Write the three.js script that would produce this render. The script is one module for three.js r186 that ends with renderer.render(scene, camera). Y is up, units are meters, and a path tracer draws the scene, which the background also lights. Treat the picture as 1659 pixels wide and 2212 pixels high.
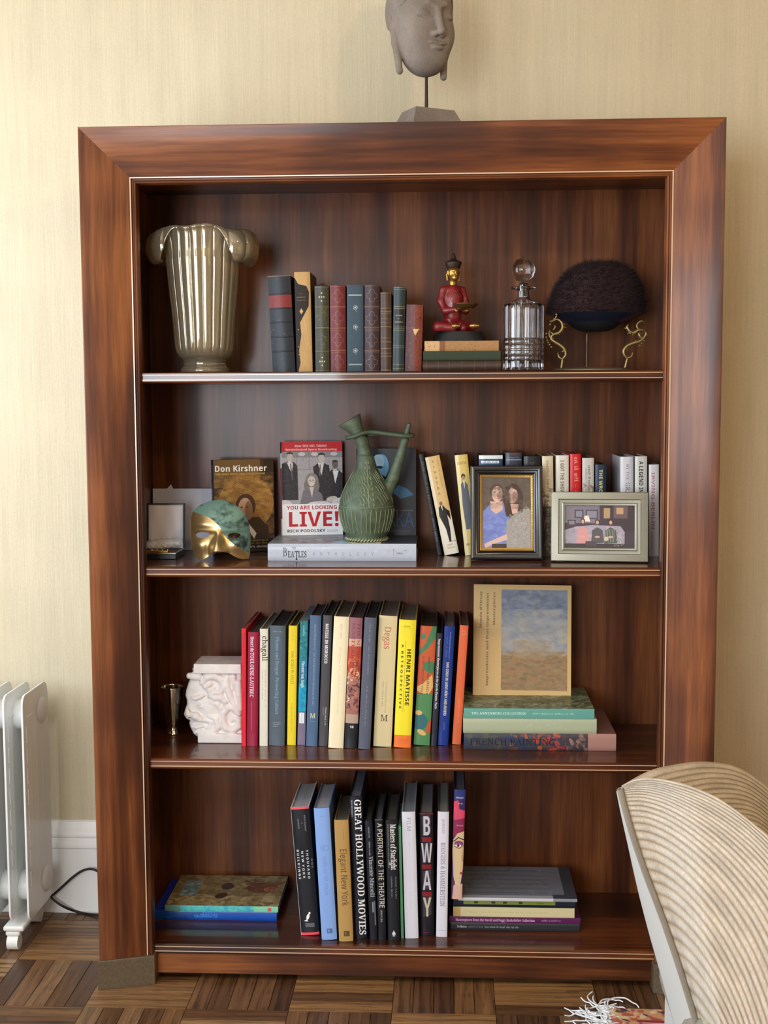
import * as THREE from 'three';
import { mergeGeometries, mergeVertices, toCreasedNormals } from 'three/addons/utils/BufferGeometryUtils.js';
import { RoundedBoxGeometry } from 'three/addons/geometries/RoundedBoxGeometry.js';
import { MarchingCubes } from 'three/addons/objects/MarchingCubes.js';
import { RectAreaLightUniformsLib } from 'three/addons/lights/RectAreaLightUniformsLib.js';

// ---------------------------------------------------------------- camera, sky, daylight, exposure
const scene = new THREE.Scene();
const CAM = { x: 0.0995, y: 1.3864, z: 2.83, yaw: 0.04799, pitch: -0.09125, roll: -0.00476, f: 2700 };
const camera = new THREE.PerspectiveCamera((2 * Math.atan(1106 / CAM.f) * 180) / Math.PI, 1659 / 2212, 0.05, 60);
camera.rotation.order = 'YXZ';
camera.rotation.set(CAM.pitch, CAM.yaw, CAM.roll);
camera.position.set(CAM.x, CAM.y, CAM.z);
camera.updateMatrixWorld(true);
const renderer = new THREE.WebGLRenderer({ antialias: true });
renderer.toneMapping = THREE.LinearToneMapping;
renderer.toneMappingExposure = 0.48;
renderer.shadowMap.enabled = true;
scene.background = new THREE.Color(0.62, 0.76, 1.0);
scene.backgroundIntensity = 1.5;
RectAreaLightUniformsLib.init();
// daylight that comes in through the two sash windows of the left wall (same place and size as the glass)
const WIN = { x: -1.86, y0: 0.78, y1: 2.34, list: [[0.05, 1.0], [2.1, 3.9]], power: [17, 13] };
const FWIN = { x0: -1.72, x1: -0.5, y0: 0.9, y1: 2.1, power: 33 };
const FILL_LAMP = 9;  // strength of the added ceiling lamp that gives warm fill
WIN.list.forEach(([z0, z1], i) => {
  const l = new THREE.RectAreaLight(new THREE.Color(0.83, 0.94, 1.07), WIN.power[i], z1 - z0, WIN.y1 - WIN.y0);
  l.name = 'window_daylight';
  l.position.set(WIN.x + 0.02, (WIN.y0 + WIN.y1) / 2, (z0 + z1) / 2);
  l.lookAt(5, (WIN.y0 + WIN.y1) / 2, (z0 + z1) / 2);
  scene.add(l);
});

{
  const l = new THREE.RectAreaLight(new THREE.Color(0.88, 0.95, 1.02), FWIN.power, FWIN.x1 - FWIN.x0, FWIN.y1 - FWIN.y0);
  l.name = 'window_daylight_front'; l.position.set((FWIN.x0 + FWIN.x1) / 2, (FWIN.y0 + FWIN.y1) / 2, 4.38); scene.add(l); // shines towards -z
}

// ---------------------------------------------------------------- helpers
const rot = new THREE.Matrix4().extractRotation(camera.matrixWorld);
const ray = (u, v) => new THREE.Vector3((u - 829.5) / CAM.f, -(v - 1106) / CAM.f, -1).applyMatrix4(rot);
const at = (u, v, z) => { const d = ray(u, v); return d.multiplyScalar((z - CAM.z) / d.z).add(camera.position); };      // the point at depth z seen at a photograph pixel
const on = (u, v, y) => { const d = ray(u, v); return d.multiplyScalar((y - CAM.y) / d.y).add(camera.position); };      // the point of a level y
let seed = 7;
const rnd = () => { seed = (seed + 0x6d2b79f5) | 0; let t = Math.imul(seed ^ (seed >>> 15), 1 | seed); t = (t + Math.imul(t ^ (t >>> 7), 61 | t)) ^ t; return ((t ^ (t >>> 14)) >>> 0) / 4294967296; };
const used = {};
function numbered(name) { const n = used[name] = (used[name] ?? -1) + 1; return n ? name + '_' + String(n).padStart(3, '0') : name; }
function thing(name, label, category, p = [0, 0, 0], group) {
  const o = new THREE.Group(); o.name = numbered(name); scene.add(o);
  o.position.set(...p); o.userData = { label, category };
  if (group) o.userData.group = group;
  return o;
}
function part(name, geo, mat, parent, label) {
  const m = new THREE.Mesh(Array.isArray(geo) ? merge(geo) : geo, mat);
  m.name = numbered(name); m.castShadow = m.receiveShadow = true; parent.add(m);
  if (label) m.userData.label = label;
  return m;
}
function struct(name, geo, mat, parent = scene) {
  const m = part(name, geo, mat, parent);
  if (parent === scene) m.userData.kind = 'structure';
  return m;
}
function clean(g) {
  g = g.index ? g.toNonIndexed() : g;
  for (const k of Object.keys(g.attributes)) if (!['position', 'normal', 'uv'].includes(k)) g.deleteAttribute(k);
  g.clearGroups();
  if (!g.attributes.normal) g.computeVertexNormals();
  if (!g.attributes.uv) g.setAttribute('uv', new THREE.Float32BufferAttribute(new Float32Array(g.attributes.position.count * 2), 2));
  return g;
}
const merge = (list) => mergeGeometries(list.map(clean));
const box = (x0, x1, y0, y1, z0, z1, r = 0) => {
  const a = Math.abs(x1 - x0), b = Math.abs(y1 - y0), c = Math.abs(z1 - z0);
  const g = r ? new RoundedBoxGeometry(a, b, c, 2, Math.min(r, a / 2.01, b / 2.01, c / 2.01)) : new THREE.BoxGeometry(a, b, c);
  return g.translate((x0 + x1) / 2, (y0 + y1) / 2, (z0 + z1) / 2);
};
const tube = (pts, r, n = 32, m = 8, closed = false) => new THREE.TubeGeometry(new THREE.CatmullRomCurve3(pts.map((p) => (p.isVector3 ? p : new THREE.Vector3(...p))), closed), n, r, m, closed);
const lathe = (pts, n = 48) => new THREE.LatheGeometry(pts.map((p) => new THREE.Vector2(p[0], p[1])), n);
// creased normals; the library's test of equal places is coarse, so it is done in millimetres
function crease(g, angle) { const k = 2000, q = g.clone().scale(k, k, k), r = toCreasedNormals(q, angle); return r.scale(1 / k, 1 / k, 1 / k); }
// uv in metres by the way each face points: v runs along the axis `along`
function uvm(g, along = 'y', s = 1, du = 0, dv = 0) {
  g = clean(g);
  const p = g.attributes.position, uv = g.attributes.uv, A = new THREE.Vector3(), B = new THREE.Vector3(), C = new THREE.Vector3(), n = new THREE.Vector3();
  for (let i = 0; i < p.count; i += 3) {
    A.fromBufferAttribute(p, i); B.fromBufferAttribute(p, i + 1); C.fromBufferAttribute(p, i + 2);
    n.subVectors(B, A).cross(C.clone().sub(A));
    const ax = Math.abs(n.x), ay = Math.abs(n.y), az = Math.abs(n.z), face = ax >= ay && ax >= az ? 'x' : ay >= az ? 'y' : 'z';
    const rest = ['x', 'y', 'z'].filter((k) => k !== face), v = rest.includes(along) ? along : rest[0], u = rest.find((k) => k !== v);
    [A, B, C].forEach((q, k) => uv.setXY(i + k, q[u] * s + du, q[v] * s + dv));
  }
  return g;
}
// triangles put together by hand, flat or creased
class Soup {
  constructor() { this.p = []; this.t = []; }
  quad(a, b, c, d, uv) { for (const q of [a, b, c, a, c, d]) this.p.push(...q); const w = uv ?? [[0, 0], [1, 0], [1, 1], [0, 1]]; for (const k of [0, 1, 2, 0, 2, 3]) this.t.push(...w[k]); return this; }
  tri(a, b, c, uv) { for (const q of [a, b, c]) this.p.push(...q); const w = uv ?? [[0, 0], [1, 0], [1, 1]]; for (const k of w) this.t.push(...k); return this; }
  geo(angle) {
    let g = new THREE.BufferGeometry();
    g.setAttribute('position', new THREE.Float32BufferAttribute(this.p, 3));
    g.setAttribute('uv', new THREE.Float32BufferAttribute(this.t, 2));
    g.computeVertexNormals();
    return angle ? crease(g, angle) : g;
  }
}
// a grid surface f(s, t) -> [x, y, z], s and t in 0..1
function grid(f, ns, nt, uvs = [1, 1]) {
  const p = [], uv = [], ix = [];
  for (let j = 0; j <= nt; j++) for (let i = 0; i <= ns; i++) { p.push(...f(i / ns, j / nt)); uv.push((i / ns) * uvs[0], (j / nt) * uvs[1]); }
  for (let j = 0; j < nt; j++) for (let i = 0; i < ns; i++) { const a = j * (ns + 1) + i; ix.push(a, a + 1, a + ns + 2, a, a + ns + 2, a + ns + 1); }
  const g = new THREE.BufferGeometry();
  g.setAttribute('position', new THREE.Float32BufferAttribute(p, 3)); g.setAttribute('uv', new THREE.Float32BufferAttribute(uv, 2)); g.setIndex(ix);
  g.computeVertexNormals();
  return g;
}
const sstep = (a, b, x) => { const t = Math.min(1, Math.max(0, (x - a) / (b - a))); return t * t * (3 - 2 * t); };
const mix = (a, b, t) => a + (b - a) * t;
const gauss = (x, s) => Math.exp(-(x * x) / (2 * s * s));

// periodic value noise and the textures
const hash = (i, j, k) => { let h = Math.imul(i, 374761393) ^ Math.imul(j, 668265263) ^ Math.imul(k, 2147483647 - 1013); h = Math.imul(h ^ (h >>> 13), 1274126177); return ((h ^ (h >>> 16)) >>> 0) / 4294967296; };
function pn(x, y, px, py, k) {
  const i = Math.floor(x), j = Math.floor(y), a = x - i, b = y - j, s = a * a * (3 - 2 * a), t = b * b * (3 - 2 * b), m = (q, n) => ((q % n) + n) % n;
  const i0 = m(i, px), i1 = m(i + 1, px), j0 = m(j, py), j1 = m(j + 1, py);
  return mix(mix(hash(i0, j0, k), hash(i1, j0, k), s), mix(hash(i0, j1, k), hash(i1, j1, k), s), t);
}
const fbm = (u, v, fx, fy, oct, k) => { let s = 0, a = 0.5, n = 0; for (let o = 0; o < oct; o++) { s += a * pn(u * fx, v * fy, fx, fy, k + o); n += a; a *= 0.5; fx *= 2; fy *= 2; } return s / n; };
function tex(w, h, f, srgb = true, ru = 1, rv = 1) {
  const d = new Uint8Array(w * h * 4);
  for (let y = 0; y < h; y++) for (let x = 0; x < w; x++) { const c = f((x + 0.5) / w, (y + 0.5) / h), o = (y * w + x) * 4; d[o] = c[0]; d[o + 1] = c[1]; d[o + 2] = c[2]; d[o + 3] = 255; }
  const t = new THREE.DataTexture(d, w, h); t.wrapS = t.wrapT = THREE.RepeatWrapping; t.magFilter = THREE.LinearFilter; t.minFilter = THREE.LinearMipmapLinearFilter; t.generateMipmaps = true;
  if (srgb) t.colorSpace = THREE.SRGBColorSpace;
  t.repeat.set(ru, rv); t.needsUpdate = true;
  return t;
}
const lerp3 = (a, b, t) => [mix(a[0], b[0], t), mix(a[1], b[1], t), mix(a[2], b[2], t)];
const std = (o) => new THREE.MeshStandardMaterial(o), phys = (o) => new THREE.MeshPhysicalMaterial(o);
const rgb = (r, g, b) => new THREE.Color(r / 255, g / 255, b / 255).convertSRGBToLinear();
// mahogany: u across the grain, v along it, one tile is 1 m by 2 m
function woodTex(dark, mid, light, k, fig) {
  return tex(1024, 1024, (u, v) => {
    const w = u + 0.012 * (fbm(u, v, 4, 3, 2, k + 40) - 0.5);
    const band = fbm(w, v, 18, 3, 3, k), fine = fbm(w, v, 110, 8, 3, k + 9), pore = fbm(w, v, 420, 40, 2, k + 20), f2 = fbm(u, v, 5, 14, 2, k + 31);
    let t = 0.62 * band + 0.3 * fine + fig * (f2 - 0.5) + 0.04;
    t = sstep(0.22, 0.78, t);
    let c = t < 0.5 ? lerp3(dark, mid, t * 2) : lerp3(mid, light, t * 2 - 1);
    const q = 0.86 + 0.22 * pore; return [c[0] * q, c[1] * q, c[2] * q];
  }, true, 1, 0.5);
}
// ---------------------------------------------------------------- materials of the room and the bookcase
const woodBackMap = woodTex([62, 29, 12], [96, 49, 22], [126, 73, 35], 3, 0.12);
const woodMap = woodTex([62, 29, 12], [101, 53, 24], [142, 83, 40], 17, 0.38);
const M = {};
M.back = phys({ map: woodBackMap, roughness: 0.42, specularIntensity: 0.5, clearcoat: 0.16, clearcoatRoughness: 0.14 });
M.wood = phys({ map: woodMap, roughness: 0.45, specularIntensity: 0.5, clearcoat: 0.22, clearcoatRoughness: 0.16 });
M.shelf = phys({ map: woodMap, color: 0xc9b6aa, roughness: 0.34, specularIntensity: 0.6, clearcoat: 0.55, clearcoatRoughness: 0.06 });
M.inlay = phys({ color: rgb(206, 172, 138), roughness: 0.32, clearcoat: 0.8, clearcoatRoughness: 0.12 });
M.bronze = std({ map: tex(128, 128, (u, v) => { const n = fbm(u, v, 12, 12, 4, 5); return [92 + 26 * n, 80 + 22 * n, 62 + 18 * n]; }, true, 6, 6), roughness: 0.45, metalness: 0.35 });
M.black = std({ color: rgb(20, 18, 20), roughness: 0.5 });

// grasscloth wallpaper: fine upright threads, now and then a thicker one
const paper = tex(1024, 1024, (u, v) => {
  const a = fbm(u, v, 256, 6, 2, 60), b = fbm(u, v, 40, 3, 2, 61), c = fbm(u, v, 300, 300, 1, 62), d = fbm(u, v, 6, 6, 3, 63);
  const q = 0.96 + 0.045 * (a - 0.5) + 0.035 * (b - 0.5) + 0.03 * (c - 0.5) + 0.04 * (d - 0.5);
  return [210 * q, 196 * q, 165 * q];
}, true, 1.25, 1.25);
const paperBump = tex(512, 512, (u, v) => { const a = 255 * (0.6 * fbm(u, v, 170, 5, 2, 70) + 0.4 * fbm(u, v, 200, 200, 1, 71)); return [a, a, a]; }, false, 2.2, 2.2);
M.paper = std({ map: paper, bumpMap: paperBump, bumpScale: 0.0006, roughness: 0.85 });
M.white = std({ color: rgb(236, 234, 230), roughness: 0.45 });
M.plaster = std({ color: rgb(232, 224, 208), roughness: 0.9 });

// ---------------------------------------------------------------- the room
const RX0 = -1.86, RX1 = 2.9, RZ0 = -0.42, RZ1 = 4.4, RY = 2.75, T = 0.18;
struct('wall_back', uvm(box(RX0 - T, RX1 + T, 0, RY, RZ0 - T, RZ0), 'y'), M.paper);
struct('wall_right', uvm(box(RX1, RX1 + T, 0, RY, RZ0, RZ1), 'y'), M.paper);

struct('ceiling', box(RX0 - T, RX1 + T, RY, RY + 0.2, RZ0 - T, RZ1 + T), M.plaster);
{
  const { y0, y1, list } = WIN, X0 = RX0 - T, X1 = RX0, g = [box(X0, X1, 0, y0, RZ0, RZ1), box(X0, X1, y1, RY, RZ0, RZ1)];
  let z = RZ0;
  for (const [a, b] of list) { g.push(box(X0, X1, y0, y1, z, a)); z = b; }
  g.push(box(X0, X1, y0, y1, z, RZ1));
  struct('wall_left', uvm(merge(g), 'y'), M.paper);
  const glass = phys({ color: 0xffffff, transmission: 1, thickness: 0, roughness: 0, ior: 1.5 });
  list.forEach(([a, b], i) => {
    const w = new THREE.Group(); w.name = 'window_' + (i + 1); w.userData.kind = 'structure'; scene.add(w);
    const x = X0 + 0.06, m = (y0 + y1) / 2;
    part('window_frame', [box(x, x + 0.05, y0, y0 + 0.06, a, b), box(x, x + 0.05, y1 - 0.05, y1, a, b), box(x, x + 0.05, y0, y1, a, a + 0.05), box(x, x + 0.05, y0, y1, b - 0.05, b), box(x, x + 0.06, m - 0.025, m + 0.025, a, b)], M.white, w);
    for (const [p, q] of [[y0 + 0.06, m - 0.025], [m + 0.025, y1 - 0.05]]) part('pane', box(x + 0.022, x + 0.026, p, q, a + 0.05, b - 0.05), glass, w);
    part('window_sill', box(x, RX0 + 0.04, y0 - 0.03, y0, a - 0.04, b + 0.04, 0.006), M.white, w);
  });
}
// an added ceiling lamp, unseen behind the viewer, put in for warm fill
{
  const g = thing('added_ceiling_lamp', 'added round opal glass ceiling lamp with a brass rim, unseen, for warm fill', 'lamp', [1.1, RY, 2.3]);
  part('canopy', clean(lathe([[0.0001, 0], [0.19, 0], [0.192, -0.02], [0.18, -0.028], [0.0001, -0.028]].reverse(), 40)), std({ color: rgb(170, 140, 80), metalness: 0.8, roughness: 0.35 }), g);
  part('shade', clean(lathe([[0.0001, -0.13], [0.07, -0.122], [0.13, -0.095], [0.165, -0.055], [0.174, -0.026]], 40)), std({ color: 0xffffff, emissive: new THREE.Color(1, 0.72, 0.42), emissiveIntensity: 2, roughness: 0.4 }), g);
  const l = new THREE.PointLight(new THREE.Color(1, 0.68, 0.38), FILL_LAMP, 0, 2); l.name = 'added_lamp_light'; l.position.set(1.1, RY - 0.075, 2.3); l.castShadow = true; l.shadow.radius = 5; scene.add(l);
}
// the front wall, behind the viewer, with its own sash window at the left
{
  const { x0, x1, y0, y1 } = FWIN, A = RX0 - T, B = RX1 + T, Z0 = RZ1, Z1 = RZ1 + T, z = RZ1 + 0.08, m = (y0 + y1) / 2;
  struct('wall_front', uvm(merge([box(A, B, 0, y0, Z0, Z1), box(A, B, y1, RY, Z0, Z1), box(A, x0, y0, y1, Z0, Z1), box(x1, B, y0, y1, Z0, Z1)]), 'y'), M.paper);
  const w = new THREE.Group(); w.name = 'window_3'; w.userData.kind = 'structure'; scene.add(w);
  part('window_frame', [box(x0, x1, y0, y0 + 0.06, z, z + 0.05), box(x0, x1, y1 - 0.05, y1, z, z + 0.05), box(x0, x0 + 0.05, y0, y1, z, z + 0.05), box(x1 - 0.05, x1, y0, y1, z, z + 0.05), box(x0, x1, m - 0.025, m + 0.025, z, z + 0.06)], M.white, w);
  for (const [p, q] of [[y0 + 0.06, m - 0.025], [m + 0.025, y1 - 0.05]]) part('pane', box(x0 + 0.05, x1 - 0.05, p, q, z + 0.022, z + 0.026), phys({ color: 0xffffff, transmission: 1, thickness: 0, roughness: 0, ior: 1.5 }), w);
}
// baseboard with its mouldings, swept along the back and the left wall
{
  const prof = [[0, 0], [0.02, 0], [0.02, 0.006], [0.018, 0.012], [0.018, 0.14], [0.0195, 0.178], [0.0225, 0.181], [0.0235, 0.188], [0.022, 0.197], [0.0165, 0.202], [0.016, 0.207], [0.0195, 0.212], [0.0195, 0.22], [0.017, 0.226], [0.0125, 0.231], [0.009, 0.24], [0.0055, 0.249], [0, 0.252]];
  const sh = new THREE.Shape(prof.map(([a, b]) => new THREE.Vector2(a, b)));
  const bar = (len) => new THREE.ExtrudeGeometry(sh, { depth: len, bevelEnabled: false, steps: 1 });
  struct('baseboard_back', crease(bar(RX1 - RX0).applyMatrix4(new THREE.Matrix4().makeBasis(new THREE.Vector3(0, 0, 1), new THREE.Vector3(0, 1, 0), new THREE.Vector3(-1, 0, 0))).translate(RX1, 0, RZ0), 0.6), M.white);
  struct('baseboard_left', crease(bar(RZ1 - RZ0).translate(RX0, 0, RZ0), 0.6), M.white);
}
// parquet: squares of five oak fingers, each finger a piece; further squares towards the camera (outside the picture) are a plain board
{
  const fl = new THREE.Group(); fl.name = 'floor'; fl.userData.kind = 'structure'; scene.add(fl);
  const oak = (k, c0, c1, c2) => tex(256, 1024, (u, v) => {
    const w = u + 0.05 * (fbm(u, v, 3, 4, 2, k + 8) - 0.5), cath = Math.sin((w * 9 + 1.6 * fbm(u, v, 3, 3, 3, k + 5)) * 6.283) * 0.5 + 0.5;
    const t = 0.45 * fbm(w, v, 24, 3, 3, k) + 0.25 * cath + 0.3 * fbm(w, v, 90, 10, 2, k + 2), p = fbm(u, v, 120, 24, 1, k + 3) > 0.72 ? 0.8 : 1;
    const c = t < 0.5 ? lerp3(c0, c1, sstep(0.1, 0.5, t)) : lerp3(c1, c2, sstep(0.5, 0.9, t)); return c.map((q) => q * p);
  }, true, 4, 1);
  const maps = [oak(101, [92, 66, 40], [144, 109, 70], [174, 138, 94]), oak(131, [74, 51, 32], [116, 84, 54], [146, 110, 74])];
  const tone = [0xffffff, 0xe2d6cc, 0xc4b3a6, 0xa89488, 0xf2e4d2], mats = [];
  for (const m of maps) for (const c of tone) mats.push(phys({ map: m, color: c, roughness: 0.42, clearcoat: 0.25, clearcoatRoughness: 0.3 }));
  const S = 0.235, N = 5, w = S / N, geos = [];
  for (let k = 0; k < 6; k++) {
    const g = box(-w / 2 + 0.0004, w / 2 - 0.0004, -0.012, 0, -S / 2 + 0.0004, S / 2 - 0.0004), p = g.attributes.position;
    const a = uvm(g, 'z', 1, rnd() * 3, rnd() * 3); geos.push(a);
    const q = a.attributes.position; for (let i = 0; i < q.count; i++) if (q.getY(i) > -0.001) q.setXYZ(i, q.getX(i) * 0.985, q.getY(i), q.getZ(i) * 0.998);
  }
  struct('subfloor', box(RX0 - T, RX1 + T, -0.12, -0.0122, RZ0 - T, RZ1 + T), std({ color: rgb(58, 38, 24), roughness: 0.8 }), fl);
  for (let i = -8; i <= 4; i++) for (let j = -2; j <= 2; j++) {
    const cx = -0.0185 + S * (i + 0.5), cz = -0.116 + S * (j + 0.5), flat = (i + j) & 1;
    if (cx < -1.4 || cx > 1.05 || cz < RZ0 - 0.1) continue;
    const blockTone = Math.floor(rnd() * 5);
    for (let k = 0; k < N; k++) {
      const o = (k - 2) * w, m = part('plank', geos[Math.floor(rnd() * 6)], mats[(flat ? 0 : 5) + (rnd() < 0.5 ? blockTone : Math.floor(rnd() * 5))], fl);
      m.position.set(cx + (flat ? 0 : o), (rnd() - 0.5) * 0.0004, cz + (flat ? o : 0)); m.rotation.y = flat ? Math.PI / 2 : 0;
    }
  }
  const rest = [box(RX0, -1.42, -0.0122, 0, RZ0, RZ1), box(1.16, RX1, -0.0122, 0, RZ0, RZ1), box(-1.42, 1.16, -0.0122, 0, 0.825, RZ1)];
  const r = part('parquet_field', uvm(merge(rest), 'z'), mats[1], fl); r.userData.kind = 'stuff';
}

// ---------------------------------------------------------------- the bookcase
const SH = [1.446, 0.998, 0.5424, 0.0905];          // tops of the shelves, from the top down
const BACK = -0.368;
{
  const b = thing('bookcase', 'tall dark mahogany bookcase with a wide canted frame and pale inlay lines', 'bookcase');
  const X = 0.5915, YT = 1.868, OUT = 0.1185;
  // one mitred bar of the frame: profile points are [distance outward from the opening, z]
  const bar = (prof, side, bottom) => {
    const s = new Soup();
    for (let i = 0; i < prof.length - 1; i++) {
      const [a0, z0] = prof[i], [a1, z1] = prof[i + 1], l = Math.hypot(a1 - a0, z1 - z0);
      const P = (a, z, e) => side === 0 ? [e * (X + a), YT + a, z] : [side * (X + a), e < 0 ? bottom : YT + a, z];
      const A = P(a0, z0, -1), B = P(a0, z0, 1), C = P(a1, z1, 1), D = P(a1, z1, -1), uv = (q, k) => [k + (side === 0 ? 0.3 : side < 0 ? 0.62 : 0.1) + (k ? 0 : 0), (side === 0 ? q[0] : q[1]) + side * 0.37 + 0.7];
      const q = [A, B, C, D], t = [uv(A, a0), uv(B, a0), uv(C, a1), uv(D, a1)];
      if (side >= 0 ? side === 0 ? false : true : false) s.quad(q[0], q[1], q[2], q[3], t); else s.quad(q[0], q[3], q[2], q[1], [t[0], t[3], t[2], t[1]]);
    }
    return s.geo(0.5);
  };
  const face = [[0, -0.032], [0, -0.006], [0.0012, -0.0036], [0.003, -0.003], [0.0046, -0.0038], [0.0056, -0.0065], [0.0072, -0.0075], [0.0098, -0.007], [0.0105, -0.001]];
  const face2 = [[0.0135, -0.0005], [0.05, 0.0115], [0.1155, 0.0335], [0.1178, 0.0336], [OUT, 0.032], [OUT, -0.03]];
  const inl = [[0.0105, -0.001], [0.0108, 0.0006], [0.0132, 0.0008], [0.0135, -0.0005]];
  for (const side of [0, -1, 1]) {
    const f = part(side ? 'frame_stile' : 'frame_rail', [bar(face, side, 0.0705), bar(face2, side, 0.0705)], M.wood, b);
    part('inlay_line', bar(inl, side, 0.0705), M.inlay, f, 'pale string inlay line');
  }
  for (const s of [-1, 1]) {
    part('side_panel', uvm(box(s * 0.652, s * 0.7085, 0.02, 1.95, -0.385, -0.03), 'y', 1, s), M.wood, b);
    // a canted metal-coloured foot block that follows the frame
    const g = new THREE.Shape([[0.5875, 0.0025], [0.7125, 0.0375], [0.7125, -0.1], [0.5875, -0.1]].map(([x, z]) => new THREE.Vector2(s * x, z)));
    const e = new THREE.ExtrudeGeometry(g, { depth: 0.068, bevelEnabled: true, bevelSize: 0.001, bevelThickness: 0.001, bevelSegments: 1 }).applyMatrix4(new THREE.Matrix4().set(1, 0, 0, 0, 0, 0, 1, 0.001, 0, 1, 0, 0, 0, 0, 0, 1));
    const m = clean(e), ix = m.attributes.position; // the swap of axes mirrors the block: turn its triangles over
    for (const k of ['position', 'uv']) { const a = m.attributes[k], n = a.itemSize; for (let i = 0; i < a.count; i += 3) for (let c = 0; c < n; c++) { const t = a.array[(i + 1) * n + c]; a.array[(i + 1) * n + c] = a.array[(i + 2) * n + c]; a.array[(i + 2) * n + c] = t; } }
    m.computeVertexNormals();
    part('foot_block', uvm(m, 'x', 4), M.bronze, b, 'dull bronze-coloured foot block');
  }
  part('back_panel', uvm(box(-0.652, 0.652, 0.02, 1.95, -0.385, BACK), 'y', 1, 0.66), M.back, b);
  part('top_panel', uvm(box(-0.7085, 0.7085, 1.9, 1.982, -0.385, -0.03), 'x'), M.wood, b);
  SH.forEach((y, i) => {
    // nosing: round edges, two string lines with a flat between them
    const th = 0.0242, zf = -0.018, pr = [[-0.032, 0], [zf - 0.003, 0], [zf, -0.0022], [zf, -0.0045], [zf - 0.0012, -0.0052], [zf - 0.0012, -0.0165], [zf, -0.0172], [zf, -0.0205], [zf - 0.003, -th], [-0.032, -th]];
    const s = new Soup();
    for (let k = 0; k < pr.length; k++) { const [z0, y0] = pr[k], [z1, y1] = pr[(k + 1) % pr.length]; s.quad([-X + 0.0006, y + y0, z0], [-X + 0.0006, y + y1, z1], [X - 0.0006, y + y1, z1], [X - 0.0006, y + y0, z0], [[y0, -X], [y1, -X], [y1, X], [y0, X]].map(([a, c]) => [a + z0 + 0.2 * i, c])); }
    for (const e of [-1, 1]) for (let k = 1; k < pr.length - 1; k++) { const q = [pr[0], pr[k], pr[k + 1]].map(([z, yy]) => [e * (X - 0.0006), y + yy, z]); e > 0 ? s.tri(...q) : s.tri(q[0], q[2], q[1]); }
    const nose = crease(s.geo(), 0.4);
    const sh = part('shelf', [uvm(box(-0.652, 0.652, y - th, y, BACK, -0.032), 'x', 1, 0.3 * i, 0.21 * i), nose], M.shelf, b);
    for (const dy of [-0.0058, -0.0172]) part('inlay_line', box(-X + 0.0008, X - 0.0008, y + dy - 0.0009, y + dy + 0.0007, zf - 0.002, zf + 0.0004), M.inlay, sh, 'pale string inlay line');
  });
  part('plinth', uvm(box(-0.5865, 0.5865, 0.015, SH[3] - 0.0243, -0.06, -0.027, 0.001), 'x', 1, 0.77), M.wood, b);
}
// ---------------------------------------------------------------- printed paper: every jacket, label and photograph is drawn into shared sheets
const PX = 2.3, SHEET = 2048;
const sheets = [];
function newSheet() {
  const cv = document.createElement('canvas'); cv.width = cv.height = SHEET;
  const c = cv.getContext('2d'); c.fillStyle = '#808080'; c.fillRect(0, 0, SHEET, SHEET);
  const map = new THREE.CanvasTexture(cv); map.colorSpace = THREE.SRGBColorSpace; map.magFilter = THREE.LinearFilter; map.anisotropy = 8;
  const s = { c, x: 2, y: 2, row: 0, gloss: phys({ map, roughness: 0.4, specularIntensity: 0.7, clearcoat: 0.16, clearcoatRoughness: 0.12 }), matt: phys({ map, roughness: 0.65, specularIntensity: 0.6 }), leather: phys({ map, roughness: 0.46, specularIntensity: 0.7, clearcoat: 0.15, clearcoatRoughness: 0.35 }) };
  sheets.push(s); return s;
}
// a patch of w by h millimetres: returns f(s, t) -> uv, with t from the foot up
function patch(w, h, draw, sheet) {
  const W = Math.max(6, Math.ceil(w * PX)), H = Math.max(6, Math.ceil(h * PX));
  let s = sheet;
  if (s.x + W + 3 > SHEET) { s.x = 2; s.y += s.row + 3; s.row = 0; }
  const x = s.x, y = s.y; s.x += W + 3; s.row = Math.max(s.row, H);
  if (y + H > SHEET) console.log('sheet full');
  const c = s.c; c.save(); c.beginPath(); c.rect(x - 1, y - 1, W + 2, H + 2); c.clip(); c.translate(x, y); c.scale(W / w, H / h); draw(c, w, h); c.restore();
  return (p, q) => [(x + mix(0.6, W - 0.6, p)) / SHEET, 1 - (y + mix(H - 0.6, 0.6, q)) / SHEET];
}
const R = (c, col, x, y, w, h) => { c.fillStyle = col; c.fillRect(x, y, w, h); };
const E = (c, col, x, y, rx, ry = rx, a = 0) => { c.fillStyle = col; c.beginPath(); c.ellipse(x, y, rx, ry, a, 0, 6.2832); c.fill(); };
const P = (c, col, ...q) => { c.fillStyle = col; c.beginPath(); for (let i = 0; i < q.length; i += 2) i ? c.lineTo(q[i], q[i + 1]) : c.moveTo(q[i], q[i + 1]); c.closePath(); c.fill(); };
const L = (c, col, wd, ...q) => { c.strokeStyle = col; c.lineWidth = wd; c.lineCap = 'round'; c.beginPath(); for (let i = 0; i < q.length; i += 2) i ? c.lineTo(q[i], q[i + 1]) : c.moveTo(q[i], q[i + 1]); c.stroke(); };
const SANS = 'sans-serif', SERIF = 'serif';
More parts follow.
